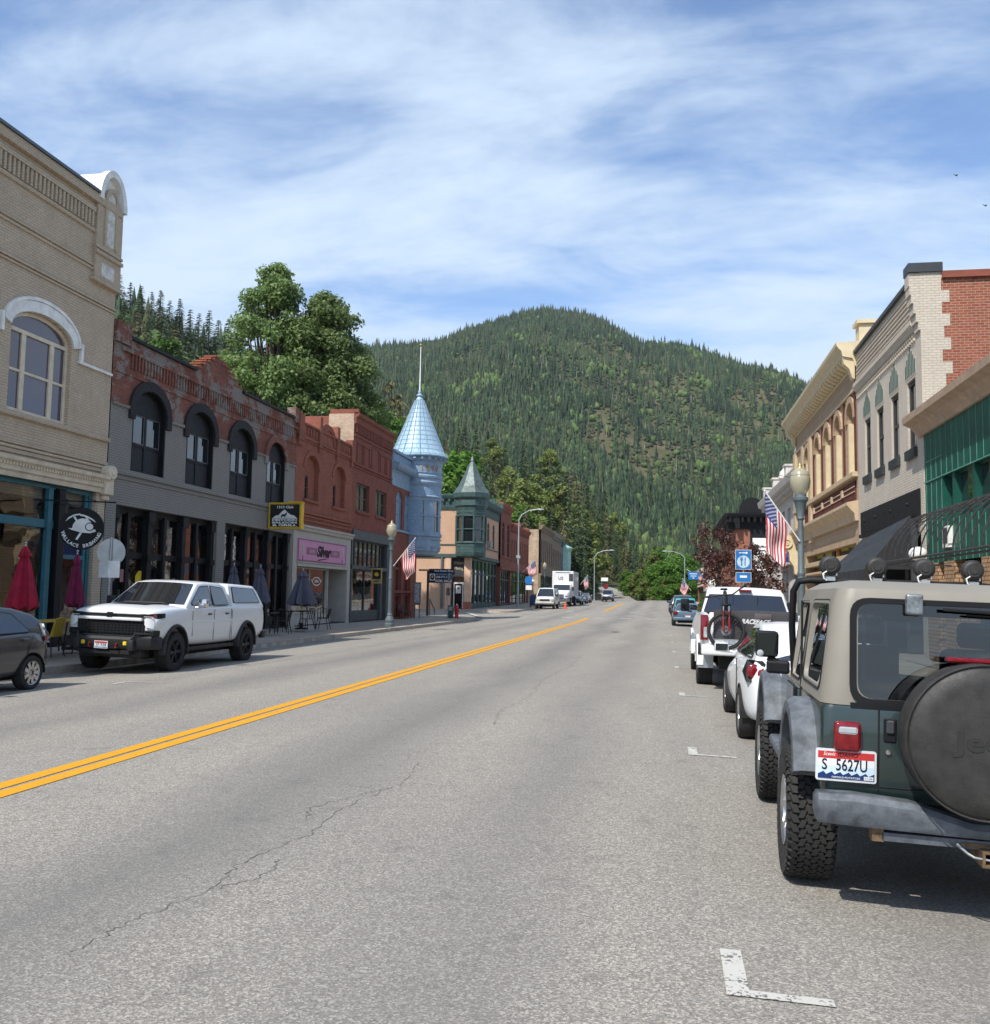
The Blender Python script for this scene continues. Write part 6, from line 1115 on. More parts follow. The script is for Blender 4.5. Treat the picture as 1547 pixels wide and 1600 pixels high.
# ---------------------------------------------------------------- simpler cars further off
def small(label,loc,rz,paint,kind='saloon',name='parked_car',group=None,cat='car',tail=True):
    T=thing(name,label,cat,loc,rz,group,world=False)
    if kind=='pickup':
        body(T,paint,[(-1.1,.55,1.0,.8,.76,0),(-1.05,.5,1.05,.86,.83,0),(0,.46,1.08,.88,.85,0),(1.4,.44,1.06,.88,.84,0),(2.6,.46,1.04,.88,.8,.03),(3.3,.5,1.0,.87,.76,.06),(3.75,.56,.92,.82,.7,.02),(3.8,.6,.86,.76,.6,0)],(0,2.95),.40,az=.36,sub=1); X=cabin(T,paint,[(1.0,1.06),(1.08,1.52),(1.3,1.6),(1.9,1.6),(2.6,1.04)],.82,.66,1.06,1.6,.02); b0=(1.0,1.06); b1=(1.08,1.52); w0,w1=(2.6,1.04),(1.9,1.6); wb=2.95; H=1.6; sw=[(1.15,1.1),(1.25,1.5),(1.85,1.52),(2.35,1.1)]; r=.36; ry=-1.1; hw=.88; lz=(.82,1.0)
    elif kind=='suv':
        body(T,paint,[(-.95,.5,1.0,.78,.72,0),(-.9,.42,1.06,.88,.82,0),(0,.36,1.1,.92,.84,0),(1.5,.34,1.08,.92,.84,0),(2.4,.36,1.06,.92,.8,.05),(3.2,.42,1.0,.9,.74,.07),(3.55,.5,.88,.8,.6,.02)],(0,2.75),.40,az=.36,sub=1); X=cabin(T,paint,[(-.88,1.08),(-.6,1.62),(-.2,1.72),(1.3,1.75),(1.7,1.68),(2.5,1.06)],.84,.68,1.08,1.75,.03); b0=(-.88,1.08); b1=(-.6,1.62); w0,w1=(2.5,1.06),(1.7,1.68); wb=2.75; sw=[(-.5,1.13),(-.3,1.6),(1.6,1.63),(2.2,1.13)]; r=.36; ry=-.95; hw=.92; lz=(.85,1.1)
    else:
        body(T,paint,[(-1.0,.5,.90,.66,.56,.0),(-.95,.40,.97,.84,.74,.02),(-.5,.28,1.0,.9,.78,.03),(.3,.25,.98,.92,.8,0),(1.6,.24,.92,.92,.8,0),(2.3,.26,.9,.92,.76,.06),(3.1,.32,.84,.9,.72,.08),(3.6,.42,.72,.78,.6,.02)],(0,2.7),.38,az=.33,sub=1); X=cabin(T,paint,[(-.55,.98),(.15,1.30),(.6,1.38),(1.2,1.36),(2.1,.93)],.8,.56,.96,1.38,.02); b0=(-.55,.98); b1=(.15,1.30); w0,w1=(2.1,.93),(1.2,1.36); wb=2.7; sw=[(.0,1.02),(.35,1.26),(1.15,1.29),(1.75,1.0)]; r=.33; ry=-1.0; hw=.92; lz=(.74,.9)
    sideglass(T,X,sw); endglass(T,X,b0,b1,.08,'rear_window'); endglass(T,X,w0,w1,.08)
    for s in (-1,1):
        for y in (0,wb): wheel(T,s*(hw-.12),y,r,.22,s,RIMS,6,.6)
        mb=MB(REDL); mb.rbox(s*(hw-.22)-.15,s*(hw-.22)+.12,ry-.03,ry+.12,*lz,.02,1); mb.build('tail_lamp',T)
        mb=MB(LENS); mb.rbox(s*(hw-.25)-.14,s*(hw-.25)+.12,{'pickup':3.66,'suv':3.42}.get(kind,3.42),{'pickup':3.82,'suv':3.58}.get(kind,3.6),.66,.82,.02,1); mb.build('headlamp',T); mirror(T,s,s*(hw+.12),w0[0]-.35,w0[1]+.12,.09,.13,paint)
    fy={'pickup':3.8,'suv':3.55}.get(kind,3.6)
    mb=MB(TRIM); mb.rbox(-hw*.6,hw*.6,fy-.1,fy+.02,.55,.72,.02,1); mb.build('grille',T)
    mb=MB(TRIM if kind!='saloon' else paint); mb.rbox(-hw*.92,hw*.92,ry-.1,ry+.1,.38,.56,.04,2); mb.rbox(-hw*.92,hw*.92,fy-.1,fy+.06,.36,.54,.04,2); mb.build('bumper',T,smooth=40)
    plate(T,0,ry-.105,.66 if kind!='saloon' else .62,-1,None); underbox(T,hw,ry+.2,fy-.3,.22,.5); return T
PB=carpaint('slate_blue_paint_metal',(.12,.18,.24),.28,.5); PT=carpaint('teal_paint_gloss',(.02,.30,.36),.3); PK=carpaint('black_gloss_paint',(.015,.016,.018),.25); PS=carpaint('silver_gloss_paint',(.38,.40,.41),.28,.6); PBL=carpaint('mid_blue_gloss',(.07,.14,.22),.28,.4)
def gl(x,y,dz=0): return (x,y,gz(x,y)+dz)
small('slate blue sports coupe with wide red tail lamps parked ahead of the large white pickup',gl(1.42,59.2),0,PB)
small('bright teal small pickup parked in the right-hand row beyond the slate blue coupe',gl(1.55,69.5),0,PT,'pickup','pickup_truck',cat='pickup')
small('black estate car parked just beyond the teal pickup',gl(1.5,78.5),0,PK,'suv')
small('dark blue saloon parked third beyond the slate blue coupe',gl(1.45,86),0,PBL)
small('black saloon at the far end of the right-hand parked row',gl(1.4,93),0,PK)
small('silver off-roader parked facing the camera just behind the white box truck',gl(-11.0,122),PI,PS,'suv')
small('mid blue saloon parked facing the camera in the far left row',gl(-11.1,131),PI,PBL)
small('silver blue saloon last in the far left row',gl(-11.2,139),PI,PS)
small('silver four-by-four driving toward the camera near the end of the street',gl(-8.6,151),PI,PS,'suv','moving_car')
# open trailer beside the four-by-four
T=thing('car_trailer','low dark flat trailer standing on the road beside the distant silver four-by-four','trailer',gl(-9.4,144),0,world=False); mb=MB(TRIM); mb.box(-.8,.8,-1.2,1.2,.45,.55); mb.box(-.8,-.75,-1.2,1.2,.55,.85); mb.box(.75,.8,-1.2,1.2,.55,.85); mb.box(-.8,.8,-1.2,-1.15,.55,.8); mb.build('deck',T)
for s in (-1,1): wheel(T,s*.9,0,.3,.18,s)
# white van and box truck
T=thing('van','white panel van with grey grille parked facing the camera in front of the box truck','van',gl(-11.9,100.4),PI,world=False)
body(T,PW,[(-1.3,.5,1.3,.9,.88,0),(-1.2,.42,1.35,.98,.94,0),(0,.4,1.36,1.0,.95,0),(2.5,.4,1.3,1.0,.94,0),(3.3,.42,1.22,.99,.9,.06),(3.9,.5,1.08,.96,.84,.08),(4.05,.6,.98,.9,.8,0)],(0,3.4),.42,az=.38,sub=1)
X=cabin(T,PW,[(-1.25,1.33),(-1.15,2.0),(-.9,2.1),(2.3,2.12),(2.6,2.05),(3.35,1.22)],.94,.78,1.33,2.1,.04); endglass(T,X,(3.35,1.22),(2.6,2.05),.08); sideglass(T,X,[(2.05,1.36),(2.05,1.85),(2.5,1.85),(2.95,1.36)])
for s in (-1,1):
    for y in (0,3.4): wheel(T,s*.86,y,.37,.24,s,RIMS,6,.58)
    mb=MB(plain('beige_lens',(.5,.45,.34),.15,coat=1)); mb.rbox(s*.72-.16,s*.72+.12,3.9,4.06,.80,1.02,.02,1); mb.build('headlamp',T); mirror(T,s,s*1.16,2.9,1.38,.11,.24,TRIM)
mb=MB(TRIM); mb.rbox(-.52,.52,3.95,4.08,.80,1.0,.02,1); mb.build('grille',T); mb=MB(plain('dull_bumper',(.30,.29,.27),.4,.4)); mb.rbox(-.98,.98,3.9,4.16,.46,.68,.04,2); mb.build('front_bumper',T); underbox(T,1,-1,3.8,.25,.6)
T=thing('box_truck','tall white box truck with a high cargo body behind the white van','truck',gl(-11.6,115.5),PI,world=False)
mb=MB(PW); mb.rbox(-1.25,1.25,-2.2,4.4,1.15,4.05,.04,2); BX=mb.build('cargo_box',T); mb=MB(plain('grey_box_side',(.42,.42,.42),.6)); 
for s in (-1,1):
    for k in range(9): mb.box(s*1.252-.012,s*1.252+.012,-2.0+k*.75,-1.94+k*.75,1.2,4.0)
mb.use(plain('dark_vent',(.05,.05,.055),.6)); mb.box(.0-1.2,-.72,4.40,4.43,2.9,3.75); mb.box(-.85,.85,4.40,4.42,3.86,3.92); mb.build('box_fitting',BX); text('US',.5,Fr((.25,4.43,3.2),(-1,0,0),(0,1,0)),0,0,0,DKGREY,BX,bold=.0)
mb=MB(PW); mb.loft([[(-x,y,.9),(x,y,.9),(x,y,z-.15),(x*.9,y,z),(-x*.9,y,z),(-x,y,z-.15)] for y,x,z in ((4.5,1.08,2.6),(5.3,1.05,2.58),(5.9,1.0,1.75),(6.9,.85,1.5),(7.0,.8,1.4))]); mb.build('cab',T,smooth=35)
mb=MB(TINT); mb.poly([(-.92,5.42,2.46),(.92,5.42,2.46),(.95,5.88,1.85),(-.95,5.88,1.85)]); mb.build('windscreen',T)
mb=MB(CHROME); mb.rbox(-.4,.4,6.95,7.03,.9,1.35,.03,1); mb.rbox(-1.1,1.1,6.9,7.1,.55,.82,.04,1); mb.build('grille',T)
for s in (-1,1):
    mb=MB(LENS); mb.rbox(s*.68-.16,s*.68+.16,6.85,7.0,1.0,1.22,.04,1); mb.build('headlamp',T); mirror(T,s,s*1.3,5.6,2.0,.1,.45,TRIM)
    for y in (0,5.7): wheel(T,s*1.0,y,.5,.3,s,RIMS,6,.55)
mb=MB(UNDER); mb.box(-.9,.9,-2,6.5,.6,1.14); mb.build('chassis',T)
# ================================================================ street furniture
def px_at(x,y): return x,y
GLOBE=MT('lamp_globe_acrylic',.25,.5,0,(.50,.46,.33)); GLOBE.b.inputs['Transmission Weight'].default_value=.35; GLOBE=GLOBE.m
def lamp_post(label,loc,h=4.85,sc=1):
    T=thing('street_lamp',label,'street lamp',loc,0,'acorn globe street lamps',world=False)
    mb=MB(IRON); mb.lathe([(.23,0),(.24,.12),(.21,.16),(.22,.3),(.17,.42),(.12,.5),(.13,.56),(.10,.62)],n=12); mb.build('base',T)
    mb=MB(IRON); mb.lathe([(.095,.6),(.085,2.2),(.098,2.22),(.098,2.27),(.08,2.3),(.065,3.55),(.10,3.6),(.08,3.66),(.15,4.0),(.19,4.05),(.19,4.12),(.15,4.14),(.14,4.2)],n=16); mb.build('pole',T,smooth=30)
    mb=MB(GLOBE); mb.lathe([(.13,4.2),(.16,4.24),(.23,4.38),(.25,4.5),(.24,4.62),(.21,4.68),(.2,4.7)],n=24); mb.build('globe',T,smooth=60)
    mb=MB(GLOBE); mb.lathe([(.23,4.66),(.22,4.74),(.14,4.8),(.1,4.84)],n=20); mb.use(plain('brass_finial',(.45,.36,.15),.4,.6)); mb.lathe([(.1,4.83),(.05,4.88),(.06,4.92),(.01,5.0)],n=10); mb.build('cap',T,smooth=60); return T
T0=lamp_post('grey iron globe street lamp standing on the left pavement by the brick shops',(-12.65,43.3,.12))
dup(T0,(3.32,24.3,.08),0,'grey iron globe street lamp nearest on the right pavement beside the yellow building')
dup(T0,(-14.6,118,.85),0,'distant globe street lamp on the far left pavement beyond the box truck')
FR_=plain('flag_red',(.42,.02,.035),.8); FWH=plain('flag_white',(.62,.60,.58),.8); FB=plain('flag_blue',(.025,.04,.16),.8)
def flag(label,base,tip,fly,hoist=.62,wave=.09,parent_lamp=None,sag=.25,L=1.0):
    b,t=Vector(base),Vector(tip); T=thing('national_flag',label,'flag',base,0,'national flags along the street'); mb=MB(WHITE); mb.tube([b,t],.016,6); mb.ball(t,.03); mb.build('pole',T)
    d=(b-t); H=d*hoist; F=Vector(fly); n=H.cross(F).normalized(); mb=MB(FR_,FWH,FB); NS=13; NT=24
    def P(s,u):
        w=wave*math.sin(u*9+s*3)*u+wave*.6*math.sin(s*8+u*4)*u
        return t+H*s+F*u*(1-.12*s)+n*w+Vector((0,0,-sag*u*u*.3))+H*(-.25*u*u*s)
    for i in range(NS):
        for k in range(NT):
            mb.cur=2 if (i<7 and k<NT*.4) else (0 if i%2==0 else 1)
            s0,s1,u0,u1=i/NS,(i+1)/NS,k/NT,(k+1)/NT; mb.add([P(s0,u0),P(s1,u0),P(s1,u1),P(s0,u1)],[(0,1,2,3)])
    mb.cur=1
    for i in range(9):
        for j in range(6 if i%2==0 else 5):
            s=(i+.75)/9.6*7/NS; u=(j+(.5 if i%2==0 else 1))/6*.4; r=.011*F.length/1.2; c=P(s,u)
            for sg in (-1,1):
                o=n*.006*sg; hd=H.normalized(); fd=F.normalized(); mb.poly([c+o+(hd*math.sin(a*PI/2.5)+fd*math.cos(a*PI/2.5))*r*1.6 for a in range(5)])
    mb.build('cloth',T,smooth=60); return T
flag('flag hanging from the left street lamp by the blue turret building',(-12.5,43.2,2.95),(-11.42,43.0,4.25),(.02,.1,-1.45),.62)
flag('largest flag, hanging from the near right street lamp above the white pickup',(3.28,24.2,3.12),(2.44,24.0,4.34),(.06,.12,-1.42),.62,.1)
flag('small flag on the tall street light beside the far left red brick row',(-14.3,97,4.0),(-13.0,97,5.3),(.2,0,-1.4),.65)
flag('tiny flag in the far left row beyond the box truck',(-11.0,128,3.2),(-10.0,128,4.5),(.1,0,-1.5),.6)
flag('flag on the far right pavement in front of the dark red leaved tree',(4.0,66,3.9),(3.2,66,5.1),(-.2,0,-1.3),.7)
flag('flag beyond the dark red leaved tree, above the small blue road sign',(3.6,80,2.7),(1.9,80,4.0),(1.2,0,-.5),.65)
flag('farthest flag at the right end of the street by the parked cars',(2.9,104,2.4),(2.0,104,3.7),(-.3,0,-1.2),.7)
def cobra(label,loc,h,armx,armz,pole_r=.11):
    T=thing('street_light',label,'street light',loc,0,'tall bracket street lights',world=False); g=plain('galvanised_pole',(.42,.46,.48),.45,.5)
    mb=MB(g); mb.tube([(0,0,0),(0,0,h)],[pole_r,pole_r*.6],10); mb.build('pole',T,smooth=50); mb=MB(g); mb.tube([(0,0,h-.1),(armx*.15,0,h+armz*.5),(armx*.5,0,h+armz*.92),(armx*.85,0,h+armz)],[.06,.05,.04,.04],8); mb.build('arm',T,smooth=50)
    mb=MB(g); mb.loft([[(armx*.8+math.copysign(a,armx),y,h+armz+z) for y,z in ((-.12*w,0),(-.1*w,.09*w),(.1*w,.09*w),(.12*w,0),(0,-.06*w))] for a,w in ((0,.3),(.2,1),(.6,1),(.85,.4))]); mb.build('lamp_head',T,smooth=50)
    mb=MB(g); mb.box(-.2,.2,-.12,.12,5.0,5.3) if loc[1]<100 else mb.box(-.1,.1,-.1,.1,0,.3); mb.build('bracket_box',T); return T
cobra('tall grey bracket street light rising beside the dark red brick row',(-14.6,96,.4),9.0,2.2,1.0)
cobra('tall bracket street light beyond the box truck before the dark conifers',(-10.0,140,.9),6.6,2.6,.9,.09)
cobra('tall bracket street light at the right end of the street, arm pointing left',(3.2,150,.9),7.0,-3.2,.9,.09)
# ---- signs
ROUNDB=BLACKP
T=thing('hanging_sign','round black brewery sign with white miner helmet and crossed picks on an iron bracket','sign',(XL,22.95,3.25)); f=Fr((XL+1.15,22.95,0),(.9,-.43,0),(.43,.9,0)); f.n=-f.n; f.u=Vector((.9,.43,0)).normalized(); f.n=Vector((.43,-.9,0)).normalized()
c=(0,3.27); circ=lambda r,n=40,cx=0,cz=3.27:[(cx+r*math.cos(2*PI*k/n),cz+r*math.sin(2*PI*k/n)) for k in range(n)]
mb=MB(BLACKP); f.ext(mb,circ(.56),-.05,.03); mb.build('sign_disc',T); SD=T
mb=MB(WHITE); f.ext(mb,[(-.27,3.27)]+[(.03+.26*math.cos(R(a)),3.27+.27*math.sin(R(a))) for a in range(180,-1,-15)],.03,.045); f.ext(mb,[(-.33,3.27),(-.25,3.23),(0,3.16),(.22,3.15),(.36,3.2),(.34,3.25),(.1,3.27)],.03,.05)
def pick(sg): 
    pts=[(sg*(-.05+.4*k/8),3.62-.18*(k/8)**1.8) for k in range(9)]; f.ext(mb,[(x,z+.03) for x,z in pts[:-1]]+[pts[-1]]+[(x,z-.015) for x,z in pts[:-1]][::-1],.03,.045)
pick(1); f.ext(mb,[(.06,3.60),(.11,3.58),(.18,3.5),(.13,3.5)],.03,.042); f.ext(mb,[(-.40,3.45),(-.33,3.56),(-.2,3.64),(-.05,3.67),(-.05,3.63),(-.2,3.6),(-.32,3.52)],.03,.045); f.ext(mb,[(-.22,3.58),(-.17,3.59),(-.10,3.47),(-.15,3.46)],.03,.042); f.ext(mb,[(-.14,2.98),(-.09,2.96),(.02,3.16),(-.04,3.16)],.03,.042)
mb.use(BLACKP); f.ext(mb,circ(.115,20,.2,3.32),.045,.052); mb.use(WHITE); f.ext(mb,circ(.09,20,.2,3.32),.052,.058); mb.build('helmet_emblem',SD)
s_='WALLACE BREWING'; mm=MB(WHITE)
for i,ch in enumerate(s_):
    if ch==' ': continue
    a=R(198+i*(342-198)/(len(s_)-1)); cx,cz=.47*math.cos(a),3.27+.47*math.sin(a); ca,sa=math.cos(a+PI/2),math.sin(a+PI/2)
    text(ch,.125,f,0,0,0,WHITE,SD,mb=mm,bold=.004,fn=lambda x,y,z,cx=cx,cz=cz,ca=ca,sa=sa: f.P(cx+x*ca-y*sa,cz+x*sa+y*ca,.032+z*.3))
mm.build('lettering',SD)
mb=MB(BLACKP); p0=Vector(f.P(0,3.98)); mb.tube([(XL,22.5,4.0),(XL+1.9,23.3,4.0)],.02,6); mb.tube([(XL,22.5,4.5),(XL+1.5,23.1,4.0)],.008,4); mb.tube([tuple(f.P(.35,4.0)),tuple(f.P(.35,3.7))],.008,4); mb.tube([tuple(f.P(-.35,4.0)),tuple(f.P(-.35,3.7))],.008,4); mb.build('bracket',T)
T=thing('box_sign','black projecting saloon sign in a yellow frame with white mountain and elk','sign',(XL,37.6,4.9)); f=Fr((0,37.55,0),(1,0,0),(0,-1,0)); YF=plain('yellow_sign_frame',(.70,.42,.02),.45)
mb=MB(YF); mb.box(XL+.05,XL+1.5,37.55,37.85,4.3,5.4); mb.box(XL+.9,XL+1.5,37.5,37.9,5.38,5.44); mb.build('sign_box',T); mb=MB(SIGNW); f.box(mb,XL+.13,XL+1.42,4.38,5.32,.0,.02); PN=mb.build('sign_face',T)
mb=MB(WHITE); f.ext(mb,[(XL+.22,4.72),(XL+.4,4.86),(XL+.5,4.86),(XL+.66,5.03),(XL+.78,5.10),(XL+.9,4.98),(XL+1.05,4.88),(XL+1.18,4.86),(XL+1.34,4.72)],.02,.03)
mb.use(SIGNW); f.ext(mb,[(XL+.62,4.82),(XL+.66,4.9),(XL+.8,4.91),(XL+.84,4.98),(XL+.88,4.98),(XL+.88,4.92),(XL+.85,4.86),(XL+.8,4.82),(XL+.79,4.74),(XL+.77,4.74),(XL+.76,4.82),(XL+.68,4.81),(XL+.65,4.74),(XL+.63,4.74)],.03,.036); mb.build('mountain_emblem',PN)
text('1313 Club',.15,f,XL+.78,5.2,.02,WHITE,PN,bold=.003,width=.72)
for t_,z_ in (('HISTORIC',4.66),('SALOON',4.55),('& GRILL',4.44)): text(t_,.11,f,XL+.78,z_,.02,WHITE,PN,bold=.006,width=1.1)
T=thing('hanging_sign','small yellow hanging sign with black picture outside the grey wooden shopfront','sign',(XL,51.5,2.7)); f=Fr((0,51.5,0),(1,0,0),(0,-1,0)); mb=MB(plain('ochre_sign',(.45,.33,.12),.5)); f.box(mb,XL+.25,XL+.85,2.2,3.05,-.03,.03); SF=mb.build('sign_board',T); mb=MB(SIGNW); f.box(mb,XL+.31,XL+.79,2.45,2.98,.03,.035); mb.use(YF); f.ext(mb,[(XL+.4,2.7),(XL+.5,2.85),(XL+.62,2.8),(XL+.7,2.7),(XL+.6,2.6),(XL+.48,2.62)],.035,.04); mb.build('sign_face',SF); text('SHOP',.12,f,XL+.55,2.33,.03,SIGNW,SF,bold=.004); mb=MB(BLACKP); mb.tube([(XL,51.5,3.1),(XL+.9,51.5,3.1)],.015); mb.build('bracket',T)
def post_sign(label,loc,h,r=.03,name='road_sign',cat='sign',grp=None): 
    T=thing(name,label,cat,loc,0,grp,world=False); mb=MB(STEEL); mb.tube([(0,0,0),(0,0,h)],r,8); mb.build('post',T); return T
T=post_sign('unpainted back of a round metal road sign with white plate below, before the white pickup',(-12.9,20.6,.05),2.85); T.rotation_euler=(0,0,R(14))
mb=MB(plain('bare_aluminium',(.40,.41,.42),.35,.6)); mb.prism([(.33*math.cos(R(a)),.03,2.5+.33*math.sin(R(a))) for a in range(0,360,10)],(0,.006,0)); mb.build('round_plate',T)
mb=MB(WHITE); mb.box(-.03,.24,-.04,-.035,1.9,2.3); mb.use(STEEL); mb.box(-.24,-.03,-.034,-.03,1.9,2.25); mb.build('side_plate',T)
BLS=plain('sign_blue',(.02,.16,.44),.4)
T=post_sign('blue road sign with white knife and fork disc and arrow, behind the large white pickup',(3.44,43,.1),3.7); f=Fr((0,-.04,0),(1,0,0),(0,-1,0))
mb=MB(WHITE); f.box(mb,-.34,.34,2.86,3.72,0,.005); mb.use(BLS); f.box(mb,-.325,.325,2.875,3.705,.005,.008); mb.use(plain('pale_blue_disc',(.45,.58,.66),.5)); f.ext(mb,[(.27*math.cos(R(a)),3.2+.27*math.sin(R(a))) for a in range(0,360,12)],.008,.011); mb.use(BLS)
f.box(mb,-.10,-.05,3.02,3.25,.011,.014); f.ext(mb,[(-.13,3.25),(-.02,3.25),(-.02,3.4),(-.04,3.4),(-.05,3.3),(-.065,3.4),(-.085,3.4),(-.10,3.3),(-.11,3.4),(-.13,3.4)],.011,.014); f.ext(mb,[(.05,3.02),(.09,3.02),(.10,3.4),(.05,3.36)],.011,.014)
mb.use(WHITE); f.box(mb,-.18,.12,3.57,3.61,.008,.011); f.ext(mb,[(.12,3.53),(.2,3.59),(.12,3.65)],.008,.011); mb.build('sign_face',T); mb=MB(WHITE); f.box(mb,-.33,.33,2.3,2.74,0,.005); mb.use(BLS); f.box(mb,-.315,.315,2.315,2.725,.005,.008); mb.use(WHITE); f.box(mb,-.15,.15,2.5,2.6,.008,.01); mb.build('lower_plate',T)
T=post_sign('small blue road sign with white lettering near the slate blue coupe',(1.75+1.3,68,.2),3.3); f=Fr((0,-.04,0),(1,0,0),(0,-1,0)); mb=MB(BLS); f.box(mb,-1.35,-.65,2.75,3.3,0,.01); f.box(mb,-.66,0,3.0,3.04,-.02,0); mb.use(WHITE); f.box(mb,-1.25,-.75,3.13,3.18,.01,.012); f.box(mb,-1.2,-.8,2.98,3.02,.01,.012); f.box(mb,-1.05,-.95,2.83,2.9,.01,.012); mb.build('sign_face',T)
T=post_sign('white and grey route signs on a post right of the small blue road sign',(3.35,66,.2),2.9); mb=MB(WHITE); mb.box(-.45,.15,-.05,-.04,2.4,2.75); mb.box(-.38,-.16,-.05,-.04,1.95,2.35); mb.box(-.12,.1,-.05,-.04,1.95,2.35); mb.use(DKGREY); mb.box(-.34,-.2,-.053,-.05,2.05,2.2); mb.box(-.08,.06,-.053,-.05,2.05,2.2); mb.build('sign_face',T)
T=post_sign('blue round route sign with white panel on a post at the far left corner',(-13.5,94,.45),3.1); mb=MB(BLS); mb.prism([(.3+.42*math.cos(R(a)),-.05,2.7+.42*math.sin(R(a))) for a in range(0,360,20)],(0,.01,0)); mb.use(WHITE); mb.prism([(.62,-.06,2.55),(.9,-.06,2.7),(.62,-.06,2.85)],(0,.01,0)); mb.box(.0,.6,-.05,-.04,1.75,2.2); mb.build('sign_face',T)
T=post_sign('white notice and red round sign on a post by the distant conifers',(-8.9,140,.9),3.4); mb=MB(WHITE); mb.box(-.1,.9,-.05,-.04,3.0,3.5); mb.use(REDL); mb.prism([(.6+.4*math.cos(R(a)),-.05,2.2+.4*math.sin(R(a))) for a in range(22,382,45)],(0,.01,0)); mb.build('sign_face',T)
T=thing('for_sale_sign','dark blue estate agent sign reading for sale, hanging from a timber arm at the corner','sign',(-16.5,66,.1)); f=Fr((0,65.95,0),(1,0,0),(0,-1,0)); mb=MB(plain('timber_brown',(.10,.06,.035),.7)); mb.box(-16.6,-16.45,65.97,66.1,.1,3.3); mb.box(-17.2,-14.6,65.96,66.08,3.28,3.42); mb.build('arm',T)
NAV=plain('navy_sign',(.012,.02,.06),.4); mb=MB(NAV); f.box(mb,-16.42,-14.68,2.45,2.85,.0,.03); f.box(mb,-16.42,-14.68,3.15,3.45,.02,.05); mb.use(plain('mid_blue_sign',(.02,.07,.17),.4)); f.box(mb,-16.42,-14.68,2.85,3.15,.0,.03); SF=mb.build('sign_board',T)
text('FOR SALE',.24,f,-15.35,2.58,.03,WHITE,SF,bold=.008,width=1.2); text('208-771-1727',.2,f,-15.35,2.86,.03,WHITE,SF,bold=.005,width=1.15); text('Real Estate Shop',.2,f,-15.35,3.31,.05,WHITE,SF,bold=.004,width=1.35); text('Sales & Residence Listing',.1,f,-15.35,3.07,.03,WHITE,SF,width=1.15)
mb=MB(WHITE); f.box(mb,-16.38,-15.98,2.62,3.1,.031,.034); mb.use(BLACKP); f.ext(mb,[(-16.18+.15*math.cos(R(a)),2.85+.19*math.sin(R(a))) for a in range(0,360,20)],.034,.037); mb.use(plain('portrait_skin',(.6,.42,.33),.6)); f.ext(mb,[(-16.18+.07*math.cos(R(a)),2.88+.1*math.sin(R(a))) for a in range(0,360,20)],.037,.04); mb.build('portrait',SF)
T=thing('display_cabinet','narrow grey outdoor notice cabinet standing on the pavement beside the brick corner building','cabinet',(-15.6,59.5,.15)); mb=MB(IRON); mb.box(-15.75,-15.35,59.3,59.6,.95,2.4); mb.box(-15.72,-15.68,59.4,59.5,.1,.95); mb.box(-15.42,-15.38,59.4,59.5,.1,.95); CB=mb.build('case',T); mb=MB(plain('poster_pale',(.35,.36,.38),.4,var=.6,scale=9)); mb.box(-15.70,-15.40,59.27,59.3,1.1,2.3); mb.build('poster',CB)
T=thing('bench','dark slatted bench against the brick corner building','bench',(-16.0,58,.1)); mb=MB(plain('bench_brown',(.05,.035,.03),.6)); 
for k in range(4): mb.box(-16.15+k*.11,-16.07+k*.11,57.2,58.8,.52,.56)
for k in range(3): mb.box(-16.22,-16.19,57.2,58.8,.65+k*.12,.74+k*.12)
mb.build('slats',T); 
for yy in (57.3,58.0,58.7): mb=MB(BLACKP); mb.tube([(-15.75,yy,.1),(-15.78,yy,.52),(-16.18,yy,.52),(-16.22,yy,1.0)],.022,6); mb.tube([(-16.12,yy,.1),(-16.15,yy,.52)],.022,6); mb.build('leg',T)
T=thing('fire_hydrant','red fire hydrant with pale cap at the left street corner','fire hydrant',(-13.62,62.5,.08),0,world=False); HR=plain('hydrant_red',(.48,.02,.02),.4); mb=MB(HR); mb.lathe([(.17,0),(.17,.06),(.12,.08),(.12,.6),(.16,.62),(.16,.66),(.13,.68),(.11,.8),(.04,.88)],n=16); mb.build('barrel',T,smooth=40); mb=MB(HR)
mb.tube([(-.2,0,.5),(.2,0,.5)],.06,10); mb.tube([(0,-.2,.42),(0,0,.42)],.075,10); mb.build('outlets',T); mb=MB(WHITE); mb.lathe([(.05,.86),(.04,.93),(.01,.95)],n=8); mb.tube([(.2,0,.5),(.23,0,.5)],.05,8); mb.build('caps',T)
T=thing('utility_box','dark green metal utility box beside the red hydrant','utility box',(-14.05,62.6,.08),0,world=False); mb=MB(plain('bin_green',(.02,.08,.07),.5)); mb.rbox(-.16,.16,-.15,.15,0,.85,.02,1); mb.build('box',T); mb=MB(STEEL); mb.box(-.12,.12,-.155,-.15,.5,.75); mb.build('panel',T)
T=post_sign('thin leaning signpost with small plates behind the red hydrant',(-14.2,62.2,.08),3.0); T.rotation_euler=(0,R(1.5),0); mb=MB(IRON); mb.box(-.13,.13,-.05,-.03,1.5,2.0); mb.box(-.12,.25,.03,.04,2.6,2.85); mb.build('plate',T)
T=thing('mailbox','dark blue round-topped mailbox on the far left corner','mailbox',(-13.4,99,.45),0,world=False); mb=MB(plain('mail_blue',(.02,.05,.16),.4)); mb.prism([(-.35,-.3,.15),(.35,-.3,.15),(.35,-.3,1.0)]+[(.35*math.cos(R(a)),-.3,1.0+.3*math.sin(R(a))) for a in (30,60,90,120,150)]+[(-.35,-.3,1.0)],(0,.6,0)); mb.build('body',T); mb=MB(BLACKP); 
for x in (-.3,.3): mb.box(x-.04,x+.04,-.25,.25,0,.15)
mb.build('feet',T)
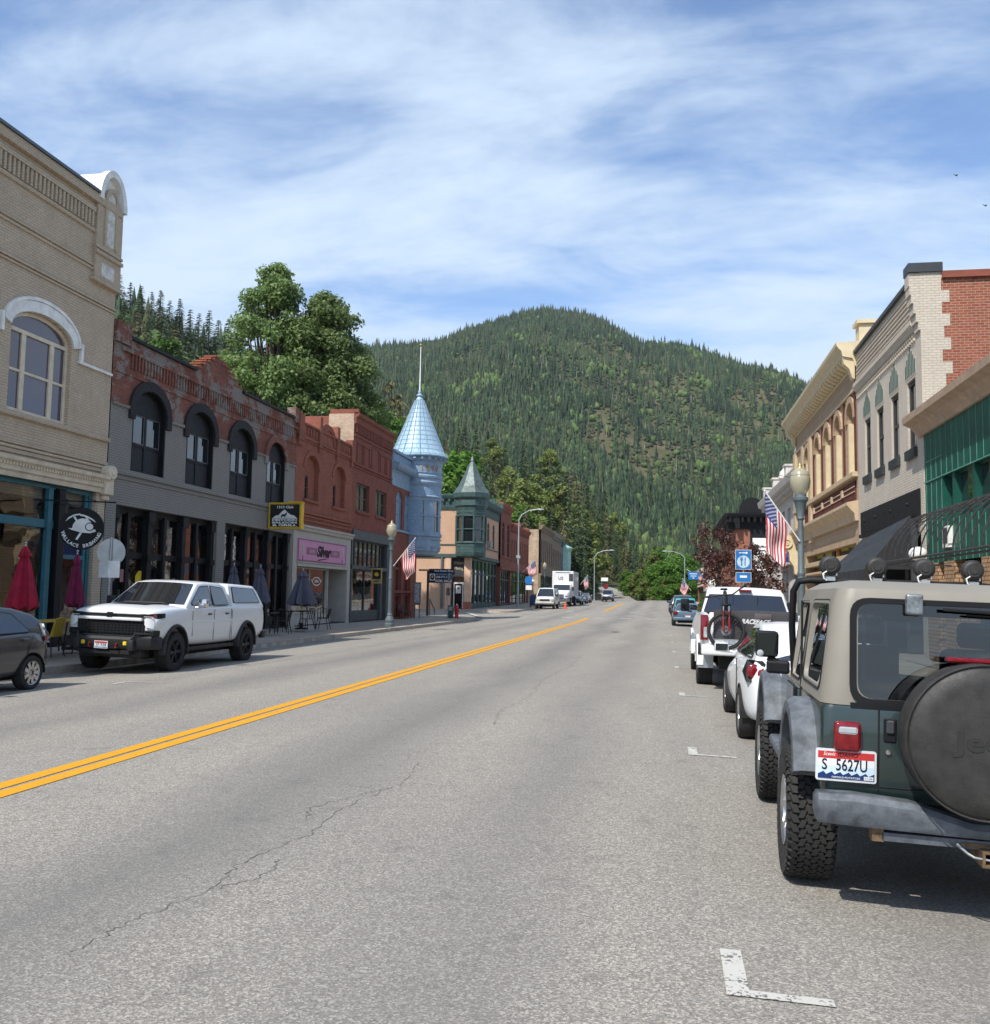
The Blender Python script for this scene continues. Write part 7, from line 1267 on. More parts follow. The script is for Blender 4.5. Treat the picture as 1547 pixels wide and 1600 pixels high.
T=thing('traffic_cone','orange traffic cone standing on the road beside the box truck','traffic cone',gl(-9.85,97),0,world=False); CO=plain('cone_orange',(.75,.10,.03),.5); mb=MB(CO); mb.box(-.2,.2,-.2,.2,0,.04); mb.build('base',T); mb=MB(CO); mb.lathe([(.15,.04),(.03,.75)],n=16); mb.build('cone',T); mb=MB(WHITE); mb.lathe([(.105,.3),(.08,.43)],n=16); mb.build('band',T)
# ---- cafe furniture
def umbrella(label,loc,c,h=2.5,r=.34,z0=1.15,group='closed patio umbrellas',seed=1,wr=1.0):
    T=thing('patio_umbrella',label,'umbrella',loc,0,group,world=False); rnd=random.Random(seed); mb=MB(c); n=32; rings=[]
    for z,rr in ((z0,r),(z0+.03,r*1.0),(z0+(h-z0)*.35,r*.72),(z0+(h-z0)*.7,r*.42),(h-.28,r*.27),(h-.25,r*.42),(h-.1,r*.24),(h-.02,.03)):
        rings.append([((rr*(1+.22*math.cos(8*2*PI*k/n)))*math.cos(2*PI*k/n),(rr*(1+.22*math.cos(8*2*PI*k/n)))*math.sin(2*PI*k/n),z+(.05*math.cos(8*2*PI*k/n) if z<=z0+.03 else 0)) for k in range(n)])
    mb.loft(rings); mb.build('canopy',T,smooth=60); mb=MB(STEEL); mb.tube([(0,0,.1),(0,0,h+.03)],.022,8); mb.ball((0,0,h+.06),.035); mb.build('pole',T); mb=MB(BLACKP); mb.lathe([(.26,.0),(.26,.05),(.06,.08),(.05,.25),(.001,.25)],n=16); mb.build('base',T); return T
CR_=plain('crimson_canvas',(.36,.008,.035),.75,var=.25); CR2=plain('wine_canvas',(.20,.012,.06),.75,var=.25); SL=plain('slate_canvas',(.095,.095,.125),.8,var=.15)
zp=.16
umbrella('bright red closed umbrella outside the teal shopfront, nearer of the two',(-14.6,19.85,zp),CR_,2.5,.30,1.05,'red umbrellas outside the brewery',1)
umbrella('wine red closed umbrella tied round its middle beside the round brewery sign',(-14.6,21.85,zp),CR2,2.4,.2,1.1,'red umbrellas outside the brewery',2)
umbrella('slate grey closed umbrella just above the white pickup roof',(-14.6,30.8,zp),SL,2.4,.3,1.2,'slate umbrellas outside the saloon',3)
umbrella('slate grey closed umbrella behind the tail of the white pickup',(-14.6,33,zp),SL,2.4,.36,1.1,'slate umbrellas outside the saloon',4)
umbrella('slate grey half-open umbrella over the black metal table by the pink sign shop',(-14.6,37.2,zp),SL,2.4,.55,1.0,'slate umbrellas outside the saloon',5)
BM=plain('black_metal_furniture',(.015,.015,.016),.4,.4)
def table(label,loc,top,w,d,legm,h=.75,name='cafe_table',group='cafe tables'):
    T=thing(name,label,'table',loc,0,group,world=False); mb=MB(top); mb.rbox(-w,w,-d,d,h-.035,h,.01,1); mb.build('tabletop',T)
    for sx in (-1,1):
        for sy in (-1,1): mb=MB(legm); mb.tube([(sx*(w-.05),sy*(d-.05),0),(sx*(w-.1),sy*(d-.1),h-.03)],.018,6); mb.build('leg',T)
    return T
def chair(label,loc,rz,m,legm,group):
    T=thing('cafe_chair',label,'chair',loc,rz,group,world=False); mb=MB(m); mb.rbox(-.19,.19,-.19,.19,.44,.46,.008,1); mb.build('seat',T); mb=MB(m)
    for x in ((-.06,.06) if m is BM else (-.15,-.05,.05,.15)): mb.tube([(x,-.19,.46),(x,-.27,.84)],.02 if m is BM else .03,5)
    mb.tube([(-.19,-.18,.46),(-.17,-.28,.84),(0,-.29,.87),(.17,-.28,.84),(.19,-.18,.46)],.016,6); mb.build('backrest',T,smooth=50)
    for sx in (-1,1):
        for sy in (-1,1): mb=MB(legm); mb.tube([(sx*.24,sy*.26,0),(sx*.17,sy*.17,.45)],[.014,.02],5); mb.build('leg',T)
    return T
OCH=plain('ochre_slats',(.42,.28,.035),.5,var=.25)
table('long yellow slatted table beside the brewery front, behind the grey hatchback',(-14.1,20.3,zp),OCH,.45,.9,BM,.78); table('yellow slatted table nearer the white pickup grille',(-14.2,21.9,zp),OCH,.4,.55,BM,.78)
chair('yellow slatted folding chair between the grey hatchback and white pickup',(-13.4,20.3,zp),R(100),OCH,BM,'yellow folding chairs'); chair('yellow slatted folding chair at the wine red umbrella',(-13.5,21.6,zp),R(80),OCH,BM,'yellow folding chairs'); chair('yellow folding chair half hidden behind the grey hatchback tail',(-13.5,19.3,zp),R(90),OCH,BM,'yellow folding chairs')
table('black metal cafe table under the half-open slate umbrella',(-14.6,37.2,zp),BM,.4,.75,BM)
for x,y,rz,l in ((-14.0,36.2,150,'black metal cafe chair left of the table by the pink sign shop'),(-13.7,37.3,95,'black metal cafe chair facing the table from the kerb side'),(-14.2,38.5,20,'black metal cafe chair at the far right end of the table'),(-15.2,36.4,-60,'black metal cafe chair between the table and the saloon columns')): chair(l,(x,y,zp),R(rz),BM,BM,'black metal cafe chairs')
chair('black metal cafe chair just behind the white pickup tail',(-13.6,32.9,zp),R(100),BM,BM,'black metal cafe chairs'); chair('black metal cafe chair beside the round planter hoop',(-14.2,33.9,zp),R(40),BM,BM,'black metal cafe chairs'); table('black metal cafe table behind the white pickup tail',(-14.4,33.1,zp),BM,.4,.4,BM)
# ---- overhead cables, small birds
def cable(label,a,b,sag,r=.012):
    T=MB(BLACKP); a,b=Vector(a),Vector(b); T.tube([a.lerp(b,k/16)-Vector((0,0,sag*4*(k/16)*(1-k/16))) for k in range(17)],r,4); tag(T.build('overhead_cable'),label,'cable')
cable('thin cable crossing high over the far street before the mountain',(-22,118,10.6),(9,118,10.2),.4,.02); cable('thin cable from the blue turret to the peach building',(-15.0,62.8,7.9),(-17.0,87,8.6),.3,.012)
cable('cable strung from the white bank cornice out over the street',(7.0,53,8.2),(1.9,40,7.6),.1,.012)
for i,(x,y,z,l) in enumerate(((44,150,66.5,'tiny dark bird high in the sky at the right, upper of two'),(48,150,61.5,'tiny dark bird near the right edge of the sky, lower of two'))):
    mb=MB(BLACKP); mb.loft([[(x-.5,y,z+.25),(x-.5,y+.1,z+.25)],[(x-.2,y,z+.1),(x-.2,y+.2,z+.1)],[(x,y-.2,z),(x,y+.35,z)],[(x+.2,y,z+.15),(x+.2,y+.2,z+.15)],[(x+.45,y,z+.45),(x+.45,y+.1,z+.45)]],close=False); mb.ball((x,y,z),.1,(1,3,1),6,4); tag(mb.build('bird'),l,'bird','birds in the sky')
# ================================================================ hills, forest and trees
MCn=np.array(MC)
def azel(px,py):
    d=MCn@np.array([(px-773.5)/1486,-(py-800)/1486,1.]); return math.atan2(d[0],d[1]),d[2]/math.hypot(d[0],d[1])
FAR=[(-700,640),(0,600),(300,560),(540,538),(600,536),(650,534),(700,520),(740,502),(790,484),(830,474),(870,474),(910,482),(960,502),(1000,520),(1050,532),(1100,543),(1150,556),(1200,568),(1250,583),(1300,604),(1400,640),(1547,690),(2200,800)]
NEAR=[(-900,300),(-300,330),(0,375),(180,445),(240,470),(300,500),(380,530),(460,560),(560,600),(640,640),(700,700),(760,720),(820,745),(880,800),(930,808),(975,812),(1010,860),(1060,895),(1150,905),(1300,880),(1547,860),(2200,830)]
fa=np.array([azel(*p) for p in FAR]); na=np.array([azel(*p) for p in NEAR])
RN,RM,RS=330.,1500.,158.
def smooth(t): t=np.clip(t,0,1); return t*t*(3-2*t)
def nz(x,y,s,seed=0):
    return (np.sin(x*s+seed)*np.cos(y*s*1.3+seed*2.1)+.5*np.sin(x*s*2.3+y*s*1.9+seed*3)+.3*np.cos(y*s*4.1-x*s*3.3+seed))/1.8
def hz(x,y):
    x=np.asarray(x,float); y=np.asarray(y,float); r=np.hypot(x,y); a=np.arctan2(x,y)
    zm=np.interp(a,fa[:,0],fa[:,1])*(RM-0)-36; zn=np.maximum(np.interp(a,na[:,0],na[:,1])*RN-17,1.5)
    s1=smooth((r-RS)/(RN-RS)); t=np.clip((r-RN)/(RM-RN),0,1); s2=.35*t+.65*smooth(t)
    z=.9*np.clip((r-60)/90,0,1)*0+.6*s1*0+zn*s1+(np.maximum(zm,zn)-zn)*s2+1.0*(1-s1)
    z=z+(nz(x,y,.0075,1)*26+nz(x,y,.02,6)*8)*np.clip((r-RN)/500,0,1)*np.clip((RM-r)/300,0,1)+nz(x,y,.045,4)*1.2*s1*np.clip((r-200)/100,0,1)
    return z-np.clip(r-RM,0,1500)*.25
AZ=np.radians(np.linspace(-75,70,220)); RR=np.concatenate([np.linspace(150,RN,26),np.linspace(RN+20,RM+300,70)])
gx=np.outer(RR,np.sin(AZ)); gy=np.outer(RR,np.cos(AZ)); gzz=hz(gx,gy); gzz[0]-=1.5
m=MT('mountain_floor',.95,.2); c=m.ramp(m.noise(.012,8,.65),[(.36,(.04,.05,.02)),(.48,(.075,.075,.035)),(.58,(.13,.10,.06)),(.7,(.19,.15,.105))]); c=m.mix(m.ramp(m.noise(.15,5,.7),[(.42,0.),(.62,.5)]),c,(.045,.065,.025)); m.col(c); HILL=m.m
me=bpy.data.meshes.new('mountain'); nA=len(AZ); me.from_pydata(np.stack([gx,gy,gzz],-1).reshape(-1,3).tolist(),[],[(j*nA+i,j*nA+i+1,(j+1)*nA+i+1,(j+1)*nA+i) for j in range(len(RR)-1) for i in range(nA-1)]); me.materials.append(HILL); me.polygons.foreach_set('use_smooth',[True]*len(me.polygons)); o=bpy.data.objects.new('hill',me); COL.objects.link(o); struct(o)
# roads leaving the street end
def ribbon(name,pts,w,mat,dz=.12):
    mb=MB(mat); rr=[]
    for i,p in enumerate(pts):
        a=Vector(pts[max(i-1,0)]); b=Vector(pts[min(i+1,len(pts)-1)]); d=(b-a).normalized(); n=Vector((d.y,-d.x)); z=float(hz(p[0],p[1]))+dz if math.hypot(*p)>158 else gz(*p)+.02
        rr.append([(p[0]+n.x*w*s,p[1]+n.y*w*s,max(z,float(hz(p[0]+n.x*w*s,p[1]+n.y*w*s))+.05) if math.hypot(*p)>158 else z) for s in (-1,0,1)])
    mb.loft(rr,close=False); struct(mb.build(name))
def sm(a,b,n): return [(a[0]+(b[0]-a[0])*k/n,a[1]+(b[1]-a[1])*k/n) for k in range(n+1)]
ribbon('side_road',sm((-6.6,156),(-9.9,205),10)+sm((-9.9,205),(-15,222),5)[1:]+sm((-15,222),(-30,236),5)[1:],2.3,ROAD); ribbon('side_road',sm((-.2,156),(-.2,196),8)+sm((-.2,196),(8,240),8)[1:],2.7,ROAD)
# ---- foliage materials
def leafmat(name,c1,c2,c3,tr=.3,rough=.55):
    m=MT(name,rough,.35); g=m.n('ShaderNodeNewGeometry'); c=m.ramp(g.outputs['Random Per Island'],[(0,c1),(.5,c2),(1,c3)]); oi=m.n('ShaderNodeObjectInfo')
    hs=m.n('ShaderNodeHueSaturation'); m.l(c,hs.inputs['Color']); m.l(m.math('ADD',.85,m.math('MULTIPLY',oi.outputs['Random'],.35)),hs.inputs['Value']); m.l(m.math('ADD',.495,m.math('MULTIPLY',oi.outputs['Random'],.012)),hs.inputs['Hue'])
    m.l(hs.outputs[0],m.b.inputs['Base Color']); t=m.n('ShaderNodeBsdfTranslucent'); m.l(hs.outputs[0],t.inputs[0]); x=m.n('ShaderNodeMixShader'); x.inputs[0].default_value=tr; out=[n for n in m.t.nodes if n.type=='OUTPUT_MATERIAL'][0]
    m.l(m.b.outputs[0],x.inputs[1]); m.l(t.outputs[0],x.inputs[2]); m.l(x.outputs[0],out.inputs[0]); return m.m
BARK=plain('grey_brown_bark',(.10,.08,.06),.9,var=.4,scale=6)
def mesh_np(name,V,F,mats,mi=None):
    me=bpy.data.meshes.new(name); k=F.shape[1]; me.vertices.add(len(V)); me.vertices.foreach_set('co',V.astype(np.float32).ravel()); me.loops.add(F.size); me.loops.foreach_set('vertex_index',F.astype(np.int32).ravel()); me.polygons.add(len(F)); me.polygons.foreach_set('loop_start',(np.arange(len(F))*k).astype(np.int32)); 
    for m_ in mats: me.materials.append(m_)
    if mi is not None: me.polygons.foreach_set('material_index',mi.astype(np.int32))
    me.update(calc_edges=True); return me
def leaves(centres,radii,n,size,rng,flat=.8,shell=.35):
    k=rng.integers(0,len(centres),n) if True else 0
    w=np.array([r[0]*r[1]*r[2] for r in radii])**.66; k=rng.choice(len(centres),n,p=w/w.sum()); d=rng.normal(size=(n,3)); d/=np.linalg.norm(d,axis=1)[:,None]; rr=(shell+(1-shell)*rng.random(n))[:,None]; P=np.array(centres)[k]+d*rr*np.array(radii)[k]
    nn=d+rng.normal(size=(n,3))*.7+np.array([0,0,.5]); nn/=np.linalg.norm(nn,axis=1)[:,None]; a=np.cross(nn,rng.normal(size=(n,3))); a/=np.linalg.norm(a,axis=1)[:,None]; b=np.cross(nn,a); s=(size*(.6+.8*rng.random(n)))[:,None]
    V=np.stack([P-a*s,P-b*s*.6,P+a*s,P+b*s*.6],1).reshape(-1,3); return V,np.arange(4*n).reshape(n,4)
def broadleaf(seed,h,cr,mat,n=5000,size=.22,z0=.28,nclump=26,lean=0,squash=1.0,rf=1):
    rng=np.random.default_rng(seed); cs=[];rs=[]
    for i in range(nclump):
        t=rng.random(); z=h*(z0+(1-z0)*(.08+.86*t)); prof=math.sin(PI*min(1,(.12+.88*t)**.8))**.6; a=rng.random()*2*PI; q=cr*prof*rng.random()**.5*.8
        cs.append((q*math.cos(a)+lean*t,q*math.sin(a),z)); r=cr*rf*(.24+.22*rng.random())*(.6+.4*prof); rs.append((r,r,r*.75*squash))
    V,F=leaves(cs,rs,n,size,rng); crown=mesh_np('crown',V,F,[mat])
    mb=MB(BARK); top=h*.8; mb.tube([(0,0,-1),(.1,0,h*.25),(lean*.3,.1,h*.5),(lean*.6,0,top)],[h*.022,h*.017,h*.011,.05],8)
    for c in cs[::2]: z1=min(c[2]*.6,h*.6); mb.tube([(lean*.3*z1/h,0,z1),((c[0])*.5,c[1]*.5,(z1+c[2])*.5),c],[h*.008,h*.005,.02],5)
    return crown,mb
def conifer(seed,h,rad,mat,layers=30,nb=9,tw=7,droop=.25,power=.85,gap=0.06):
    rng=np.random.default_rng(seed); V=[];F=[]
    for L in range(layers):
        t=(L+rng.random()*.5)/layers; z=h*(gap+(1-gap)*t); r0=rad*(1-t)**power+.12
        for b in range(max(4,int(nb*(1-t*.5)))):
            a=rng.random()*2*PI; r=r0*(.65+.5*rng.random()); ca,sa=math.cos(a),math.sin(a)
            for k in range(tw):
                u=(k+.5)/tw; q=r*u; zz=z-droop*q*(.5+u)+.02; L_=h*.016+r*.28*(1-u*.55); off=rng.normal()*.12*r
                side=(-1)**k; dx,dy=(-sa*side*.75+ca*.65),(ca*side*.75+sa*.65); p=np.array([ca*q-sa*off*.3,sa*q+ca*off*.3,zz+rng.normal()*.06]); e=p+np.array([dx*L_,dy*L_,-L_*(.25+droop)+rng.normal()*.05]); w=np.array([-dy,dx,.35])*L_*.28; dn=np.array([0,0,-L_*.22])
                V+=[p-w*.5,p+w*.5,e+dn*.3,(p+e)/2+dn]; i=len(V)-4; F.append((i,i+1,i+2,i+3))
    crown=mesh_np('crown',np.array(V),np.array(F),[mat]); mb=MB(BARK); mb.tube([(0,0,-1),(0,0,h*.5),(0,0,h*.98)],[h*.016,h*.01,.03],6); return crown,mb
def tree(name,label,cat,loc,proto,group=None,sc=1,rz=0):
    T=thing(name,label,cat,loc,rz,group,world=False); T.scale=sc if isinstance(sc,tuple) else (sc,sc,sc); cm,tm=proto
    if isinstance(tm,MB): 
        tb=tm.build('trunk',T,smooth=50); proto[1]=tb.data
    else: tb=bpy.data.objects.new('trunk',tm); COL.objects.link(tb); tb.parent=T
    c=bpy.data.objects.new('crown',cm); COL.objects.link(c); c.parent=T; return T
COT=leafmat('cottonwood_leaves',(.10,.155,.045),(.165,.24,.07),(.25,.335,.13),.42); MAP=leafmat('maple_leaves',(.045,.11,.012),(.08,.17,.018),(.14,.24,.03)); LIM=leafmat('young_leaves',(.11,.15,.03),(.17,.21,.045),(.25,.28,.08),.35); RED=leafmat('purple_red_leaves',(.035,.012,.012),(.08,.03,.024),(.20,.10,.065),.2)
SPR=leafmat('spruce_needles',(.03,.05,.022),(.05,.078,.032),(.08,.11,.045),.1,.7); CED=leafmat('tawny_cedar_foliage',(.08,.085,.032),(.135,.125,.05),(.21,.175,.085),.2,.7); FIR=leafmat('fir_needles',(.04,.07,.026),(.07,.105,.036),(.11,.145,.055),.2,.7)
pc1=list(broadleaf(11,31,5.7,COT,80000,.14,.20,240,rf=.6)); pc2=list(broadleaf(12,27,6.2,COT,90000,.14,.2,260,.3,rf=.58))
def at(px,py,Y):
    d=MCn@np.array([(px-773.5)/1486,-(py-800)/1486,1.]); t=Y/d[1]; return (d[0]*t,Y,1.7+d[2]*t)
x,y,z=at(432,405,66); tree('cottonwood_tree','tallest leafy green cottonwood tree behind the grey and red brick saloon','tree',(x,y,z-30.2),pc1)
x,y,z=at(505,452,68); tree('cottonwood_tree','broad leafy green cottonwood tree to the right of the tallest one','tree',(x,y,z-26.3),pc2)
pr=[broadleaf(21,4.6,1.9,RED,3600,.08,.25,30)]; tree('purple_leaved_tree','dark red leaved street tree behind the blue knife and fork sign','tree',(4.9,54,.1),list(pr[0])); tree('purple_leaved_tree','thinner dark red leaved tree left of the blue knife and fork sign','tree',(3.5,62,.2),list(broadleaf(22,6.6,1.9,RED,3600,.085,.3,34,-.5)))
PRO={'spruce':[list(conifer(s,20,3.4,SPR,34,10,7)) for s in (31,32,33)],'cedar':[list(conifer(s,20,4.2,CED,30,10,8,.5,.7)) for s in (34,35)],'fir':[list(conifer(s,20,3.7,FIR,32,10,7,.35,.8)) for s in (36,37)],
 'maple':[list(broadleaf(s,12,4.6,MAP,7000,.26,.12,34)) for s in (41,42)],'young':[list(broadleaf(s,13,4.2,LIM,6000,.28,.15,32)) for s in (43,44)]}
KIND={'spruce':('spruce_tree','dark green pointed spruce'),'cedar':('cedar_tree','tawny brown drooping cedar'),'fir':('fir_tree','mid green fir'),'maple':('maple_tree','bright green round maple'),'young':('birch_tree','yellow green leafy birch')}
rnd=random.Random(77); TR=[]; TO=[]; WD={'trees on the left hillside':1.3}
def put(*a,**k):
    o=put_(*a,**k); TO.append((o,)+TR[-1]); return o
def put_(kind,px,pytop,Y,h,where,group,wide=1):
    x,y,_=at(px,pytop,Y); r=math.hypot(x,y); g=float(hz(x,y)) if r>150 else 0.3; zt=at(px,pytop,Y)[2]; hh=max(h*.55,min(zt-g,15 if kind in('maple','young') else h*1.6)); P=rnd.choice(PRO[kind]); base={'maple':12,'young':13}.get(kind,20)
    s=hh/base; TR.append((group,kind,px,where)); return tree(KIND[kind][0],KIND[kind][1]+' '+where,'tree',(x,y,zt-hh if zt-hh>g-6 else g-1),P,group,(s*wide*WD.get(group,1)*rnd.uniform(.9,1.15),s*wide*WD.get(group,1)*rnd.uniform(.9,1.15),s),rnd.random()*6.28)
# left hillside above the brick saloon
lh=[(184+6.6*i,int(446+i*3.1)+(i*29%31),250+(i*17%40),('fir','spruce','cedar','spruce')[i%4]) for i in range(32)]+[(180+9.5*i+(i*7%5),[432,452,470,488,503,520,534][min(6,int(i*9.5/32))]+16+(i*37%19)+40*(i%3),300-35*(i%3),('spruce','fir','spruce','spruce','cedar')[i%5]) for i in range(22)]+[(188,428,270,'spruce'),(205,440,285,'spruce'),(222,446,260,'spruce'),(238,455,290,'spruce'),(252,452,275,'fir'),(266,468,262,'spruce'),(282,466,280,'spruce'),(298,482,255,'spruce'),(312,488,270,'spruce'),(328,484,262,'spruce'),(342,498,280,'fir'),(358,496,258,'spruce'),(374,508,265,'spruce'),(196,470,225,'fir'),(215,485,215,'cedar'),(234,492,228,'fir'),(256,500,210,'spruce'),(275,508,222,'cedar'),(295,515,205,'spruce'),(318,520,215,'fir'),(340,525,200,'spruce'),(362,530,210,'spruce'),(205,520,180,'fir'),(262,530,170,'maple'),(283,540,165,'fir'),(240,545,172,'fir'),(305,548,170,'fir'),(330,556,172,'spruce'),(352,560,168,'cedar'),(225,560,160,'fir'),(385,545,175,'fir')]
for px,py,Y,k in lh: put(k,px,py,Y,30,'on the wooded slope above the grey and red saloon','trees on the left hillside')
for px,py,Y,k in ((582,572,150,'spruce'),(560,600,150,'spruce'),(612,588,135,'cedar'),(626,610,128,'cedar'),(640,650,140,'young'),(598,625,120,'maple')): put(k,px,py,Y,22,'behind the tall dark red brick shop and blue turret','trees behind the blue turret')
rr=random.Random(5); TOP=[(690,675),(720,655),(760,670),(800,678),(840,705),(870,700),(900,735),(930,745),(960,790),(975,830)]
def topy(px):
    for a,b in zip(TOP,TOP[1:]):
        if a[0]<=px<=b[0]: return a[1]+(b[1]-a[1])*(px-a[0])/(b[0]-a[0])
    return TOP[-1][1]
for row,(Y0,dy,kinds) in enumerate(((300,0,('fir','spruce','cedar','young')),(255,26,('cedar','fir','spruce')),(215,55,('cedar','fir','young','cedar','fir')),(185,88,('spruce','cedar','young','maple')))):
    px=694+row*7
    while px<(972 if Y0>250 else 930 if Y0>200 else 915):
        k=rr.choice(kinds); put(k,px+rr.uniform(-5,5),topy(px)+dy+rr.uniform(-10,16),Y0+rr.uniform(-12,12),19,'in the mixed woods behind the peach corner building','trees behind the peach building'); px+=rr.uniform(15,24)
for i in range(9): put(('spruce','fir','cedar')[i%3],926+i*10,835+(i*23%19),243+(i%2)*8,20,'beside the far end of the left row','trees at the end of the left row',1.1)
for i in range(13): put(('spruce','fir','spruce','cedar','fir')[i%5],872+i*9.5,738+max(0,i-4)*13+(i*29%17),262+(i%3)*9,25,'beside the far end of the left row','trees at the end of the left row',1.2)
for px,py,Y,k in ((706,700,112,'maple'),(728,705,116,'maple'),(698,735,105,'maple'),(812,790,178,'maple'),(806,770,182,'young'),(905,760,168,'spruce'),(888,735,175,'spruce'),(916,800,170,'spruce'),(920,830,172,'young'),(900,820,166,'spruce'),(912,850,163,'spruce'),(912,868,166,'spruce'),(915,885,172,'cedar'),(890,870,168,'spruce'),(880,800,172,'cedar')): put(k,px,py,Y,14 if k in('maple','young') else 22,'beside the far end of the left row','trees at the end of the left row')
for px,py,Y,k in ((985,898,182,'young'),(990,908,172,'young'),(1000,888,196,'maple'),(1005,918,163,'young'),(1018,898,176,'maple'),(1062,862,172,'maple'),(1046,872,168,'maple'),(1074,884,168,'maple'),(1060,895,165,'maple'),(1040,900,164,'maple'),(1078,905,165,'maple'),(1030,905,164,'young'),(1050,912,162,'maple'),(1012,862,178,'young'),(1018,855,185,'maple'),(1036,866,176,'maple'),(1056,860,182,'maple'),(1074,870,178,'maple'),(1010,880,170,'maple'),(1020,890,172,'young'),(1028,885,168,'maple'),(1048,888,170,'maple'),(1068,892,172,'maple'),(1014,905,165,'maple'),(1008,915,163,'maple'),(1020,915,163,'maple'),(1085,880,180,'maple'),(1100,890,176,'maple'),(1055,845,230,'fir'),(1000,850,235,'fir'),(1012,838,240,'cedar'),(1090,850,230,'spruce'),(1120,850,200,'spruce'),(1140,860,220,'fir')): put(k,px if px>1040 else 1014+(px-1000)*.82,py,Y,max(3,9) if k in('maple','young') else 16,'in the green clump where the street forks','trees where the street forks',(1.35 if px>1035 else .9) if k in('maple','young') else 1)
for i,(bx_,by_,bs) in enumerate(((-3.2,163,.30),(-3.6,169,.38),(-2.2,172,.36),(-5.0,177,.42),(-3.4,180,.45),(-6.2,187,.45),(-4.4,192,.5),(-7.0,198,.5),(-13.5,176,.42),(-14.5,190,.5),(-1.5,184,.5),(1.5+3,172,.45))):
    o=tree('bush','green roadside bush','bush',(bx_,by_,float(hz(bx_,by_))-.3),PRO['maple' if i%3 else 'young'][i%2],'bushes beside the rising side road',(bs*1.1,bs*1.1,bs),i*1.7); o['label']=('nearest','second nearest','third nearest','fourth nearest','fifth nearest','sixth nearest','seventh nearest','farthest','nearer left-hand','farther left-hand','taller inner','rightmost')[i]+' green bush beside the rising side road'
def ordinal(n): return str(n)+('th' if 10<=n%100<=20 else {1:'st',2:'nd',3:'rd'}.get(n%10,'th'))
SHORT={'trees on the left hillside':'above the saloon','trees behind the blue turret':'behind the blue turret','trees behind the peach building':'behind the peach building','trees at the end of the left row':'beyond the far left row','trees where the street forks':'where the street forks'}
cnt={}
for o,g,k,px,w in sorted(TO,key=lambda t:(t[1],t[2],t[3])):
    cnt[(g,k)]=cnt.get((g,k),0)+1; o['label']=KIND[k][1]+', '+ordinal(cnt[(g,k)])+' such from left '+SHORT[g]
# ---- the far-off wood on the mountain: one mass
rng=np.random.default_rng(9)
def forest(n,amin,amax,r0,r1,seed):
    rng=np.random.default_rng(seed); a=rng.uniform(amin,amax,n); r=np.sqrt(rng.uniform(r0*r0,r1*r1,n)); return r*np.sin(a),r*np.cos(a)
a0=azel(500,600)[0]; a1=azel(1330,600)[0]
x,y=forest(95000,a0,a1,RN-30,RM+60,3); x2,y2=forest(16000,azel(-120,500)[0],azel(560,560)[0],215,620,8); x=np.concatenate([x,x2]); y=np.concatenate([y,y2]); z=hz(x,y)
# picture-independent clearings: ellipses on the slope
def grd(px,py,r=None):
    a,e=azel(px,py); rs=np.linspace(RN,RM,400); zz=hz(rs*math.sin(a),rs*math.cos(a)); el=(zz-1.7)/rs; i=int(np.argmax(el>=e)) if (el>=e).any() else 399; return rs[i]*math.sin(a),rs[i]*math.cos(a)
keep=np.ones(len(x)); 
for px,py,w,h in ((965,602,55,60),(1045,620,40,60),(1090,700,45,80),(1010,585,60,40),(1130,690,40,60),(760,545,45,25),(900,580,30,30),(1060,735,50,60),(960,690,30,50),(1190,640,30,60),(925,545,40,40)):
    cx,cy=grd(px,py); keep=np.where(((x-cx)/w)**2+((y-cy)/(h*1.6))**2<1+.5*nz(x,y,.09,cx),.16,keep)
keep*=np.where(nz(x,y,.05,7)+.6*nz(x,y,.13,3)>.6,.3,1); ok=rng.random(len(x))<keep; x,y,z=x[ok],y[ok],z[ok]; n=len(x)
dec=(nz(x,y,.017,2)+.6*nz(x,y,.06,5)+rng.normal(size=n)*.3)>.82; dec|=rng.random(n)<.04; near=np.hypot(x,y)<480; dec|=near&(rng.random(n)<.25)
snag=(rng.random(n)<.05)
H_=np.where(dec,rng.uniform(4,9,n),rng.uniform(7,15,n)*(.7+.3*rng.random(n))*(1+.5*(rng.random(n)<.12))); Rr=np.where(dec,rng.uniform(1.7,3.2,n),H_*rng.uniform(.12,.19,n))
FD=plain('far_conifer_dark',(.014,.030,.013),.9,var=.35,scale=.05); FD2=plain('far_conifer_mid',(.034,.062,.024),.9,var=.35,scale=.05); FD3=plain('far_conifer_olive',(.05,.062,.025),.9,var=.3,scale=.05); FG=plain('far_broadleaf',(.07,.12,.028),.9,var=.35,scale=.05); FG2=plain('far_broadleaf_light',(.085,.13,.034),.9,var=.3,scale=.05); FS=plain('dead_trunks',(.22,.20,.17),.9)
# conifer: three ragged skirts; broadleaf: lumpy ball
def unit_con(seed,k=5):
    g=np.random.default_rng(seed); V=[];F=[]
    for zb,zt,rb_ in ((.02,.50,1.),(.24,.68,.80),(.45,.85,.58),(.66,1.0,.36)):
        b=len(V); a0_=g.random()*6
        for i in range(2*k): t=a0_+PI*i/k; q=rb_*(g.uniform(.85,1.15) if i%2==0 else g.uniform(.45,.7)); V.append((q*math.cos(t),q*math.sin(t),zb+(0 if i%2==0 else .09)+g.uniform(-.02,.02)))
        V.append((0,0,zt)); F+=[(b+i,b+(i+1)%(2*k),b+2*k) for i in range(2*k)]
    return np.array(V),np.array(F)
def unit_ball(seed):
    g=np.random.default_rng(seed); bm=bmesh.new(); bmesh.ops.create_icosphere(bm,subdivisions=2 if seed<250 else 1,radius=1); V=np.array([v.co[:] for v in bm.verts]); F=np.array([[v.index for v in f.verts] for f in bm.faces]); bm.free(); V*=(1+g.normal(size=(len(V),1))*.16); V[:,2]=V[:,2]*.5+.5; return V,F
AV=[];AF=[];AM=[];off=0
